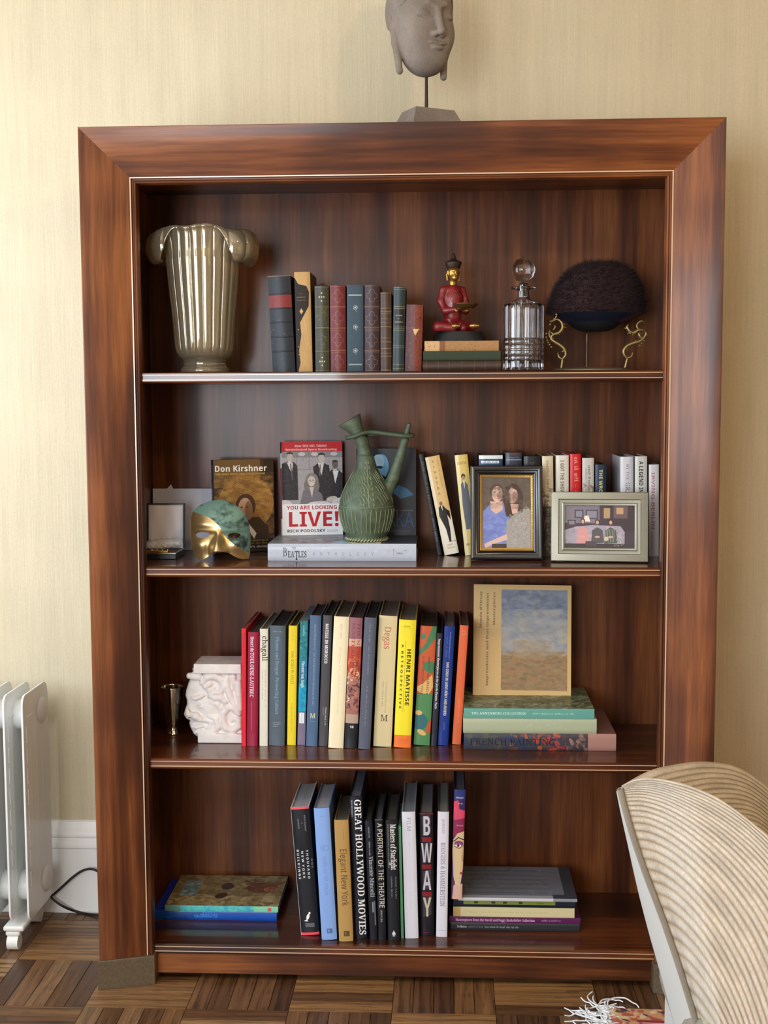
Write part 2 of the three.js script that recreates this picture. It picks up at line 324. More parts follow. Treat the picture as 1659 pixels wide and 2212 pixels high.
// lettering that fills len millimetres; `cap` is the height of the capitals
function lettering(c, str, len, cap, font, col) {
  if (str[0] === '~') { // too small to read in the photograph: strokes the size of letters
    c.save(); c.strokeStyle = col; c.lineWidth = cap * 0.16; const n = Math.max(2, str.length), w = len / n;
    for (let i = 0; i < n; i++) { if (str[i] === ' ') continue; const x = (i + 0.2) * w, h = cap * (rnd() < 0.4 ? 1 : 0.72), k = Math.floor(rnd() * 4); c.beginPath(); if (k < 2) { c.moveTo(x, 0); c.lineTo(x, -h); c.lineTo(x + w * 0.5, k ? -h * 0.5 : 0); } else if (k === 2) c.ellipse(x + w * 0.25, -h / 2, w * 0.3, h / 2, 0, 0, 6.3); else { c.moveTo(x, -h); c.lineTo(x + w * 0.3, 0); c.lineTo(x + w * 0.6, -h); } c.stroke(); }
    c.restore(); return;
  }
  c.save(); c.font = font.replace('$', '100px'); c.fillStyle = col; c.textBaseline = 'alphabetic'; c.textAlign = 'left';
  const w = c.measureText(str).width; c.scale(len / w, cap / 71); c.fillText(str, 0, 0); c.restore();
}
const fonts = { s: '$ ' + SANS, sb: 'bold $ ' + SANS, r: '$ ' + SERIF, rb: 'bold $ ' + SERIF };
const ht = (c, str, x, y, len, cap, f, col) => { c.save(); c.translate(x, y); lettering(c, str, len, cap, fonts[f], col); c.restore(); };             // level, from x to x + len, on the line y
const vt = (c, str, x, y, len, cap, f, col) => { c.save(); c.translate(x - cap / 2, y); c.rotate(Math.PI / 2); lettering(c, str, len, cap, fonts[f], col); c.restore(); };   // down a spine, centred on x
const ut = (c, str, x, y, len, cap, f, col) => { c.save(); c.translate(x + cap / 2, y); c.rotate(-Math.PI / 2); lettering(c, str, len, cap, fonts[f], col); c.restore(); };  // up a page
const stack = (c, str, x, y, step, cap, f, col) => [...str].forEach((ch, i) => { c.save(); c.font = fonts[f].replace('$', '100px'); const w = c.measureText(ch).width; c.restore(); const k = (cap / 71) * w; ht(c, ch, x - k / 2, y + i * step, k, cap, f, col); });
const specks = (c, w, h, n, cols, r = 0.8) => { for (let i = 0; i < n; i++) { const k = r * (0.3 + rnd()); c.globalAlpha = 0.25 + 0.5 * rnd(); E(c, cols[i % cols.length], rnd() * w, rnd() * h, k, k * (0.5 + 1.5 * rnd()), rnd() * 3); } c.globalAlpha = 1; };
const daubs = (c, x, y, w, h, n, cols, r) => { c.save(); c.beginPath(); c.rect(x, y, w, h); c.clip(); for (let i = 0; i < n; i++) { c.globalAlpha = 0.35 + 0.5 * rnd(); E(c, cols[Math.floor(rnd() * cols.length)], x + rnd() * w, y + rnd() * h, r * (0.4 + rnd()), r * (0.2 + 0.4 * rnd()), rnd() * 3); } c.restore(); c.globalAlpha = 1; };
const soft = (c, x, y, w, h, n, cols, r) => { c.save(); c.beginPath(); c.rect(x, y, w, h); c.clip(); for (let i = 0; i < n; i++) { c.globalAlpha = 0.1 + 0.16 * rnd(); E(c, cols[Math.floor(rnd() * cols.length)], x + rnd() * w, y + rnd() * h, r * (0.4 + rnd()), r * (0.2 + 0.4 * rnd()), (rnd() - 0.5) * 1.2); } c.restore(); c.globalAlpha = 1; };
const solid = (col) => (c, w, h) => R(c, col, -1, -1, w + 2, h + 2);

// ---------------------------------------------------------------- books: spine towards +z, foot at y = 0, thickness along x
const pageMaps = {};
function pages(col) {
  return pageMaps[col] ??= (() => { const k = new THREE.Color(col).convertLinearToSRGB(), a = [k.r * 255, k.g * 255, k.b * 255]; return std({ map: tex(256, 64, (u, v) => { const q = 0.8 + 0.22 * fbm(u, v, 128, 2, 2, 90); return a.map((e) => Math.min(255, e * q)); }, true, 25, 4), roughness: 0.85 }); })();
}
// o: w, h, d in metres; kind: 'jacket' | 'cloth' | 'leather' | 'paper'; col: boards; spine, front: drawings in millimetres
function book(label, group, o) {
  const { w, h, d } = o, kind = o.kind ?? 'jacket', sheet = o.sheet, t = kind === 'paper' ? 0.0007 : 0.0026;
  const g = thing('book', label, 'book', [0, 0, 0], group);
  const bulge = kind === 'leather' ? Math.min(0.006, w * 0.2) : kind === 'paper' ? 0.0006 : Math.min(0.003, w * 0.08);
  const uvS = patch(w * 1000, h * 1000, o.spine ?? solid(o.col), sheet), uvB = patch(3, 3, solid(o.col), sheet), uvF = o.front ? patch(d * 1000, h * 1000, o.front, sheet) : null, uvX = patch(3, 3, solid(o.edge ?? o.col), sheet);
  const n = 8, sp = [];
  for (let i = 0; i <= n; i++) { const x = -1 + (2 * i) / n, e = Math.pow(Math.abs(x), kind === 'leather' ? 2 : 4); sp.push([(x * w) / 2, -bulge * e]); }
  const hinge = kind === 'leather' || kind === 'cloth' ? 0.0012 : kind === 'jacket' ? 0.0005 : 0, zb = -bulge;
  // outer outline from the far edge of the front board (+x) round the spine to the far edge of the back board
  const side = (s) => [[s * w / 2, -d], [s * w / 2, zb - 0.012], [s * (w / 2 - hinge), zb - 0.0075], [s * w / 2, zb - 0.003]];
  const out = [...side(1), ...sp.slice().reverse(), ...side(-1).reverse()];
  const inn = out.map(([x, z]) => [Math.sign(x) * Math.max(0, Math.abs(x) - t), z === -d ? z : Math.min(z, -t - bulge * 0.3)]);
  const s = new Soup(), M2 = (p, y) => [p[0], y, p[1]];
  for (let i = 0; i < out.length - 1; i++) {
    const a = out[i], b = out[i + 1], isSp = i >= 4 && i < 4 + n, isF = i < 4;
    const U = (p, y) => isSp ? uvS((p[0] + w / 2) / w, y / h) : isF && uvF ? uvF(-p[1] / d, y / h) : uvB(0.5, 0.5);
    s.quad(M2(a, 0), M2(a, h), M2(b, h), M2(b, 0), [U(a, 0), U(a, h), U(b, h), U(b, 0)]);
    const k = uvX(0.5, 0.5), q = [k, k, k, k];
    s.quad(M2(inn[i], 0), M2(inn[i + 1], 0), M2(inn[i + 1], h), M2(inn[i], h), q);
    s.quad(M2(a, h), M2(inn[i], h), M2(inn[i + 1], h), M2(b, h), q); s.quad(M2(a, 0), M2(b, 0), M2(inn[i + 1], 0), M2(inn[i], 0), q);
  }
  for (const i of [0, out.length - 1]) { const k = uvX(0.5, 0.5), q = [M2(out[i], 0), M2(inn[i], 0), M2(inn[i], h), M2(out[i], h)]; s.quad(...(i ? q.reverse() : q), [k, k, k, k]); }
  part('cover', s.geo(0.45), sheet[kind === 'paper' || kind === 'jacket' ? (o.matt ? 'matt' : 'gloss') : kind === 'leather' ? 'leather' : 'matt'], g);
  // page block, a little smaller than the boards, hollowed at the fore edge
  const ins = kind === 'paper' ? 0.0002 : 0.003, pw = w / 2 - t - 0.0001, hol = kind === 'paper' ? 0 : Math.min(0.005, w * 0.12), ps = [];
  const zf = -t - bulge - 0.0012, zk = -d + (kind === 'paper' ? 0.0003 : 0.004);
  ps.push([-pw, zf], [pw, zf]); for (let i = 0; i <= 6; i++) { const x = 1 - i / 3; ps.push([x * pw, zk + hol * (1 - x * x)]); }
  const q = new Soup(), y0 = ins, y1 = h - ins;
  for (let i = 0; i < ps.length; i++) { const e = ps[i], f = ps[(i + 1) % ps.length]; q.quad([e[0], y0, e[1]], [f[0], y0, f[1]], [f[0], y1, f[1]], [e[0], y1, e[1]]); }
  for (let i = 1; i < ps.length - 1; i++) { const [A, B, C] = [ps[0], ps[i], ps[i + 1]]; q.tri([A[0], y1, A[1]], [B[0], y1, B[1]], [C[0], y1, C[1]]); q.tri([A[0], y0, A[1]], [C[0], y0, C[1]], [B[0], y0, B[1]]); }
  part('page_block', uvm(q.geo(), 'z', 1), pages(o.pages ?? '#d8cfbc'), g);
  for (const f of o.bands ?? []) { // raised bands of a leather spine
    const b = new Soup(), prof = [[-0.0019, -0.0004], [-0.001, 0.001], [0.001, 0.001], [0.0019, -0.0004]], y = f * h, k = patch(3, 3, solid(o.bandCol ?? o.col), sheet)(0.5, 0.5);
    for (let i = 0; i < n; i++) for (let j = 0; j < 3; j++) { const q = (p, e) => [p[0] * (1 + e[1] * 4), y + e[0], p[1] + e[1]]; b.quad(q(sp[i], prof[j]), q(sp[i + 1], prof[j]), q(sp[i + 1], prof[j + 1]), q(sp[i], prof[j + 1]), [k, k, k, k]); }
    part('raised_band', b.geo(0.8), sheet.leather, g);
  }
  if (o.headband) for (const y of [h - 0.0045, 0.0042]) part('headband', tube([[-pw, y, zf + 0.001], [0, y, zf + 0.002 + bulge * 0.6], [pw, y, zf + 0.001]], 0.0022, 8, 6), std({ color: new THREE.Color(o.headband), roughness: 0.6 }), g, 'pink headband');
  return g;
}
// stand a book by the corners of its spine in the photograph: bottom left, bottom right (u), top left
function stood(label, group, bl, br, tl, y, o) {
  const z = o.z ?? on(bl[0], bl[1], y).z, a = at(bl[0], bl[1], z), b = at(br, bl[1], z), c = at(tl[0], tl[1], z);
  const dx = c.x - a.x, dy = c.y - y, th = Math.atan2(dx, dy), w = (b.x - a.x) * Math.cos(th) - 0.0006, h = Math.hypot(dx, dy);
  const g = book(label, group, { ...o, w, h, d: Math.min(o.d, z - BACK - 0.003) });
  g.rotation.z = -th;
  const px = th > 0 ? b.x - (w / 2) * Math.cos(th) : a.x + (w / 2) * Math.cos(th);
  g.position.set(px, y + (w / 2) * Math.abs(Math.sin(th)) + 0.0002, z);
  return g;
}
// lay a book flat, spine to the front and head to the left: left end, right end, level of its underside, thickness
function laid(label, group, u0, u1, v, z, y, th, o) {
  const a = at(u0, v, z), b = at(u1, v, z), g = book(label, group, { ...o, w: th, h: b.x - a.x, d: Math.min(o.d, z - BACK - 0.003) });
  g.rotation.z = Math.PI / 2; g.position.set(b.x, y + th / 2 + 0.0002, z);
  return g;
}
// ---------------------------------------------------------------- third shelf: art books
{
  const s = newSheet(), Y = SH[2], G = 'books upright on the third shelf';
  const B = (label, bl, br, tl, d, o) => stood(label, G, bl, br, tl, Y, { sheet: s, d, ...o });
  B('bright red hardback standing first in the row, next to the lion bookend', [521, 1612.5], 531.6, [521, 1358], 0.245, { col: '#d8182c', pages: '#cfcdd2', spine: (c, w, h) => { R(c, '#e01c30', 0, 0, w, h); vt(c, 'HENRI DE TOULOUSE-LAUTREC', w / 2, 12, 170, 3.6, 'rb', '#c01024'); } });
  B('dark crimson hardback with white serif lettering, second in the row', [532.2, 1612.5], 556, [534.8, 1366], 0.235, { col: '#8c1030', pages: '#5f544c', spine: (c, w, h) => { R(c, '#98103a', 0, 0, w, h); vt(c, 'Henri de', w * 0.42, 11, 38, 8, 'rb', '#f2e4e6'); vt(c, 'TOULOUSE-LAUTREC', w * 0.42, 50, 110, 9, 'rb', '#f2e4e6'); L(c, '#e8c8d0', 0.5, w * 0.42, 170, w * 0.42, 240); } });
  B('narrow cream hardback with black handwritten lettering at its top', [559.8, 1611.5], 578, [560.6, 1358.7], 0.24, { col: '#e2dccb', pages: '#8d8578', spine: (c, w, h) => { R(c, '#e4dfcf', 0, 0, w, h); c.save(); c.transform(1, 0, 0, 1, 0, 0); vt(c, 'chagall', w * 0.6, 17, 62, 11, 'r', '#1c1a18'); vt(c, 'chagall', w * 0.62, 17.4, 62, 11, 'r', '#1c1a18'); c.restore(); vt(c, '~PHILADELPHIA MUSEUM OF ART', w * 0.7, 100, 92, 2.6, 's', '#948c80'); vt(c, '~INTRODUCTION BY JEAN LEYMARIE', w * 0.36, 100, 75, 2.6, 's', '#948c80'); } });
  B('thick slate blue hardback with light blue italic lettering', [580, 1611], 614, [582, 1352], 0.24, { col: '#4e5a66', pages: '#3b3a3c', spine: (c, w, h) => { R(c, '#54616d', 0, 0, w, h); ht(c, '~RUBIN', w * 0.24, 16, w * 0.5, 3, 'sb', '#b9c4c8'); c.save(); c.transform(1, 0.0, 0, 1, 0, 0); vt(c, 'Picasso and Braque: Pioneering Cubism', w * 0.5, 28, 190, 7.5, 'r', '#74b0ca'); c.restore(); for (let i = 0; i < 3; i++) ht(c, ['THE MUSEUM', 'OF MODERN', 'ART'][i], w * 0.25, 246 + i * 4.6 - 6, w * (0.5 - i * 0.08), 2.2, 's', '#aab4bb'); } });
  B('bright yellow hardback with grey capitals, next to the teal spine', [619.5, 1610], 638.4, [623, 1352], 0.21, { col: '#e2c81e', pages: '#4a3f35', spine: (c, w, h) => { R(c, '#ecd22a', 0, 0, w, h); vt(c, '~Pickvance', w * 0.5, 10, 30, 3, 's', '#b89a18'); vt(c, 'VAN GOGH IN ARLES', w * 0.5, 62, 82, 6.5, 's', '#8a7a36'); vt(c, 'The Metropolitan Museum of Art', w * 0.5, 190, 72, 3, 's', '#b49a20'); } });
  B('teal paperback with a painted blue and purple spine', [641.8, 1609.7], 659, [648, 1342], 0.24, { col: '#2a6f74', kind: 'paper', pages: '#9aa9ae', spine: (c, w, h) => { R(c, '#1f7f8b', 0, 0, w, h); daubs(c, 0, 0, w, 90, 60, ['#15555d', '#3aa0a4', '#1c6f7a', '#0e4a52'], 4); daubs(c, 0, 95, w, 60, 40, ['#3553a8', '#4a3f92', '#1f8fb0', '#2f6fb8'], 5); R(c, '#0aa0c4', 0, 158, w, 64); daubs(c, 0, 158, w, 64, 30, ['#0b8fb8', '#19b4d0', '#0f7fae'], 6); R(c, '#7d6f86', 0, 225, w, h); R(c, '#e6edf2', w * 0.18, 226, w * 0.6, 26); vt(c, '~museum', w * 0.48, 228, 22, 3, 's', '#7d8a98'); vt(c, 'Vincent van Gogh', w * 0.5, 98, 66, 6.5, 'rb', '#d6ecea'); vt(c, '~paintings', w * 0.5, 10, 28, 4, 'rb', '#a8d4d2'); } });
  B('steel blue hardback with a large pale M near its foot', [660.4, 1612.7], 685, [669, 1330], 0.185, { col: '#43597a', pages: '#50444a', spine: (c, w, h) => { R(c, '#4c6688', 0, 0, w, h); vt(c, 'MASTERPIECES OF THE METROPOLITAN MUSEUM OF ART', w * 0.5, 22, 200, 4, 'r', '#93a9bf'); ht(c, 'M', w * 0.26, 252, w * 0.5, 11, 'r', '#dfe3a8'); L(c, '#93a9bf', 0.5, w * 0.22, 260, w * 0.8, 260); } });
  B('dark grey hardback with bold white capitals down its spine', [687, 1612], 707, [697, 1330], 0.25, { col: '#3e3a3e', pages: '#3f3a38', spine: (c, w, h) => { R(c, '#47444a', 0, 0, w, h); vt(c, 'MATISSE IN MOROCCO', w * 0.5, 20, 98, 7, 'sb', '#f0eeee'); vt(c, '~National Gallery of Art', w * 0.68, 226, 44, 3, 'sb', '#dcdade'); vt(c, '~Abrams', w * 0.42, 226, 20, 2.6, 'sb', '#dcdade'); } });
  B('thick cream hardback with faint grey lettering, next to the painted spine', [708.3, 1617], 741.4, [721, 1333], 0.25, { col: '#e6d9b4', pages: '#756a5e', spine: (c, w, h) => { R(c, '#efe2be', 0, 0, w, h); vt(c, '~Paul Klee', w * 0.52, 18, 34, 4, 'r', '#c4b48c'); vt(c, '~Landmarks', w * 0.52, 74, 40, 3.6, 'r', '#cbbb94'); vt(c, '~The Museum of Modern Art, New York', w * 0.52, 120, 120, 3.2, 'r', '#cdbe98'); } });
  B('mauve and orange picture spine with the number 10 at its foot', [743, 1617.4], 771, [755, 1335], 0.24, { col: '#6e3c4c', pages: '#5f4f52', spine: (c, w, h) => { R(c, '#96606a', 0, 0, w, h); R(c, '#d8a48a', 0, 52, w, 18); R(c, '#b8482e', 0, 70, w, 78); daubs(c, 0, 95, w, 60, 46, ['#e08a58', '#f2d2a8', '#a84030', '#7a3030'], 6); R(c, '#a06a60', 0, 150, w, 90); daubs(c, 0, 140, w, 92, 60, ['#f0dcb8', '#5a3034', '#c88a70', '#3c2428', '#b87868'], 5); R(c, '#b49a88', 0, 236, w, 22); R(c, '#17181e', 0, 258, w, h); vt(c, 'THE NEW YORK', w * 0.72, 12, 140, 6.5, 'r', '#6d3d48'); vt(c, 'MASTERPIECES', w * 0.34, 12, 140, 6.5, 'r', '#6d3d48'); ht(c, '10', w * 0.36, 270, w * 0.3, 6, 'sb', '#f2f2f2'); } });
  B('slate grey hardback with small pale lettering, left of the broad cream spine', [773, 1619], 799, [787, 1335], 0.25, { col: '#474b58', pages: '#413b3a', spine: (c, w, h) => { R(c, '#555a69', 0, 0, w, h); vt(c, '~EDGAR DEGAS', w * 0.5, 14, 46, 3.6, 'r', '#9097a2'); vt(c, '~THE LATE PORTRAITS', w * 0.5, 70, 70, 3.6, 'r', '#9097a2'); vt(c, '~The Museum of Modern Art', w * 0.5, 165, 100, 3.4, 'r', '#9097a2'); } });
  B('broad cream hardback with red serif lettering and a black M', [805.5, 1613.7], 845, [818.5, 1331.4], 0.255, { col: '#d6c498', pages: '#8f867a', spine: (c, w, h) => { R(c, '#e4d4a6', 0, 0, w, h); vt(c, 'Degas', w * 0.52, 26, 56, 15, 'r', '#c8604c'); vt(c, 'The Metropolitan Museum of Art', w * 0.58, 160, 78, 3, 'r', '#a3946c'); vt(c, '~National Gallery of Canada', w * 0.4, 160, 62, 3, 'r', '#a3946c'); ht(c, 'M', w * 0.32, 258, w * 0.42, 15, 'r', '#3a342a'); } });
  B('thick yellow hardback with black capitals and an orange band at its foot', [849.8, 1615.7], 887, [861.8, 1340], 0.262, { col: '#e8c91c', pages: '#9a9184', spine: (c, w, h) => { R(c, '#f2e02e', 0, 0, w, h); R(c, '#ee7a34', 0, h - 31, w, 32); vt(c, 'HENRI MATISSE', w * 0.66, 70, 140, 9, 'sb', '#17160f'); stack; vt(c, 'A  R E T R O S P E C T I V E', w * 0.27, 60, 158, 5, 'sb', '#17160f'); L(c, '#4a450f', 0.5, w * 0.45, 52, w * 0.45, 225); ht(c, '~ELDERFIELD', w * 0.3, 17, w * 0.36, 2.4, 's', '#6a620f'); L(c, '#6a620f', 0.4, w * 0.2, 20, w * 0.75, 20); for (let i = 0; i < 3; i++) ht(c, ['THE MUSEUM', 'OF MODERN ART', 'NEW YORK'][i], w * 0.2, h - 19 + i * 4, w * 0.6, 2.2, 's', '#c0501c'); } });
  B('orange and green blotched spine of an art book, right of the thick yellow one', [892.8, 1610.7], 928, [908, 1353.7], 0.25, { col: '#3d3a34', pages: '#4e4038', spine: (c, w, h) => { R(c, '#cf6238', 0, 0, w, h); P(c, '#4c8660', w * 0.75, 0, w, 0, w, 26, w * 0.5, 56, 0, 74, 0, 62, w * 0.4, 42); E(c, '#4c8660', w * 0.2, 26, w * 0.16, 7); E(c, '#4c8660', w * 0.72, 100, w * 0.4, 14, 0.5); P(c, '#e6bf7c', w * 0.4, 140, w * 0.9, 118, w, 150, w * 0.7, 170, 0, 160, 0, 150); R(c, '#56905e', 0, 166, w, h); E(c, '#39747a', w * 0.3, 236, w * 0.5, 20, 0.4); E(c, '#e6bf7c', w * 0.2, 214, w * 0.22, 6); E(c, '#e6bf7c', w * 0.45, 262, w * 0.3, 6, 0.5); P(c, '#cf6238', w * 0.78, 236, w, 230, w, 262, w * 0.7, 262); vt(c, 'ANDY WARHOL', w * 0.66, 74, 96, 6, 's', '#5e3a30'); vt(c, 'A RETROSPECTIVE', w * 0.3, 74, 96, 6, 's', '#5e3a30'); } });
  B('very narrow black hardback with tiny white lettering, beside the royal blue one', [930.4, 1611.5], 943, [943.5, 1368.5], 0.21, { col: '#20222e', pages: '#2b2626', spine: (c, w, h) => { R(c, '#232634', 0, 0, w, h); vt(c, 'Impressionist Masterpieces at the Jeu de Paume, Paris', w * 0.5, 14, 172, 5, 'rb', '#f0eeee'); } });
  B('royal blue hardback with pale capitals down its spine', [945, 1610.7], 967.8, [959.8, 1353.7], 0.23, { col: '#142a74', pages: '#8a7f74', spine: (c, w, h) => { R(c, '#143284', 0, 0, w, h); vt(c, 'VAN GOGH IN SAINT-RÉMY AND AUVERS', w * 0.5, 88, 132, 6.4, 'sb', '#dcdcae'); vt(c, 'The Metropolitan Museum of Art', w * 0.62, 14, 66, 3, 'rb', '#8698cc'); vt(c, '~Harry N. Abrams', w * 0.34, 26, 50, 2.6, 'rb', '#8698cc'); vt(c, '~Abrams', w * 0.5, 236, 20, 3, 's', '#8698cc'); } });
  B('orange hardback, last upright book of the row on the right', [976, 1608.7], 995, [993, 1351.7], 0.23, { col: '#b8482c', pages: '#6a5c52', spine: (c, w, h) => { R(c, '#e06a40', 0, 0, w, h); c.strokeStyle = '#f0a080'; c.lineWidth = 0.7; c.beginPath(); c.ellipse(w / 2, 18, w * 0.22, 5, 0, 0, 6.3); c.stroke(); vt(c, '~MUSEUM OF FINE ARTS', w * 0.5, 180, 62, 3, 'r', '#f0a080'); } });

  // the stack on the right and the cover that stands on it
  const zs = on(1003, 1620, Y).z, S3 = 'books in the stack on the third shelf';
  const yA = at(1003, 1584, zs).y, yB = at(1000, 1551.5, zs).y, yC = at(1000, 1530, zs).y;
  laid('thick art book at the bottom of the stack, black capitals on a dark painted spine', S3, 1002, 1331, 1600, zs, Y, yA - Y, { sheet: s, d: 0.26, col: '#7c5a54', pages: '#b8a898', spine: (c, w, h) => { R(c, '#3a3a44', 0, 0, w, h); daubs(c, 0, 0, w, 110, 50, ['#4c4f3c', '#39404f', '#2c3a58', '#524f40'], 9); daubs(c, 0, 110, w, 120, 70, ['#1d3a66', '#b8542c', '#2a3454', '#c03a30', '#6a4438'], 9); daubs(c, w * 0.1, 206, w * 0.8, 38, 26, ['#c02430', '#a82a30', '#d04038'], 5); daubs(c, 0, 245, w, 50, 30, ['#8a6a5c', '#4a3a38', '#a87868'], 8); R(c, '#a87c72', 0, 296, w, h); vt(c, 'FRENCH PAINTING', w * 0.5, 14, 205, 15, 'r', '#14141a'); } });
  laid('plain sage green book in a clear wrapper, middle of the stack', S3, 1000.5, 1289, 1560, zs, yA, yB - yA, { sheet: s, d: 0.235, col: '#a3a98c', pages: '#c9c4b0', spine: (c, w, h) => { R(c, '#a9b194', 0, 0, w, h); daubs(c, 0, 150, w, 100, 12, ['#bcc4aa', '#b4bca0'], 3); } });
  laid('teal spined book on top of the stack, its cover a green pond painting', S3, 1002, 1284, 1540, zs, yB, yC - yB, { sheet: s, d: 0.225, kind: 'paper', col: '#5c8c7c', pages: '#c9c4b0', spine: (c, w, h) => { R(c, '#62a094', 0, 0, w, h); vt(c, 'THE ANNENBERG COLLECTION', w * 0.5, 18, 130, 5.6, 'r', '#dff0e4'); vt(c, '~PHILADELPHIA MUSEUM OF ART', w * 0.5, 164, 100, 4, 'r', '#b8dcd0'); }, front: (c, w, h) => { R(c, '#6d7558', 0, 0, w, h); daubs(c, 0, 0, w, h, 500, ['#5a6848', '#7d8a6c', '#454c38', '#8f9a80', '#9aa894', '#3c4434'], 14); daubs(c, 0, 40, 60, h - 60, 60, ['#2f3428', '#b8bca8', '#3a4030'], 8); } });
  // a large catalogue that stands on its side on the stack and leans on the back panel: its title runs upwards
  const zc = zs - 0.135, tl = at(1025.5, 1261, zc - 0.03), tr = at(1237, 1268, zc - 0.03), bl = at(1021.5, 1494, zc), W = tr.x - tl.x, H = tl.y - yC;
  const g = thing('book', 'tan art catalogue propped upright on the stack, hazy landscape painting on its cover', 'book', [0, 0, 0], 'books in the stack on the third shelf');
  const uvF = patch(W * 1000, H * 1000, (c, w, h) => {
    R(c, '#d9b77c', 0, 0, w, h);
    c.save(); c.beginPath(); c.rect(w * 0.285, h * 0.045, w * 0.675, h * 0.905); c.clip();
    R(c, '#8d93a0', 0, 0, w, h * 0.62); R(c, '#a5835e', 0, h * 0.6, w, h);
    soft(c, w * 0.28, 0, w * 0.7, h * 0.3, 420, ['#5a667c', '#6d7890', '#9aa2b0', '#74809a', '#aab0b8', '#56627a'], 15); soft(c, w * 0.28, h * 0.22, w * 0.7, h * 0.42, 420, ['#b4b2ae', '#c6b9a4', '#a0a4aa', '#bba98e', '#98a0b0', '#c8c0b2'], 15);
    soft(c, w * 0.28, h * 0.6, w * 0.7, h * 0.4, 700, ['#a9794e', '#8a7a54', '#5f6a4c', '#b88a5c', '#6a6f5a', '#7a5a44', '#9a9a78'], 8); soft(c, w * 0.4, h * 0.5, w * 0.4, h * 0.18, 200, ['#b8a078', '#9c8a68', '#a8927a'], 9);
    c.restore();
    ut(c, 'Musée d’Orsay', w * 0.075, h * 0.395, h * 0.335, 5.4, 'rb', '#6d5330'); ut(c, 'Impressionist and Post-Impressionist', w * 0.142, h * 0.915, h * 0.84, 5.4, 'rb', '#6d5330'); ut(c, 'Masterpieces', w * 0.21, h * 0.37, h * 0.3, 5.4, 'rb', '#6d5330');
  }, s), uvE = patch(3, 3, solid('#e6d9bc'), s)(0.5, 0.5), T3 = 0.009;
  const q = new Soup(), f4 = (a, b, c, d, uv) => q.quad(a, b, c, d, uv ?? [uvE, uvE, uvE, uvE]);
  f4([0, 0, 0], [W, 0, 0], [W, H, 0], [0, H, 0], [uvF(0, 0), uvF(1, 0), uvF(1, 1), uvF(0, 1)]);
  f4([0, 0, -0.0005], [0, H, -0.0005], [W, H, -0.0005], [W, 0, -0.0005]);
  for (const [a, b] of [[[0, 0], [W, 0]], [[W, 0], [W, H]], [[W, H], [0, H]], [[0, H], [0, 0]]]) f4([a[0], a[1], 0], [a[0], a[1], -0.0005], [b[0], b[1], -0.0005], [b[0], b[1], 0]);
  part('front_cover', q.geo(), s.gloss, g);
  part('page_block', uvm(box(0.001, W - 0.001, 0.001, H - 0.001, -T3 + 0.0006, -0.0006), 'x'), pages('#d8cfbc'), g);
  part('back_cover', box(0, W, 0, H, -T3, -T3 + 0.0005), std({ color: rgb(205, 176, 122), roughness: 0.5 }), g);
  g.position.set(bl.x, yC + 0.0003, zc); g.rotation.set(-0.16, 0, -0.012);
}
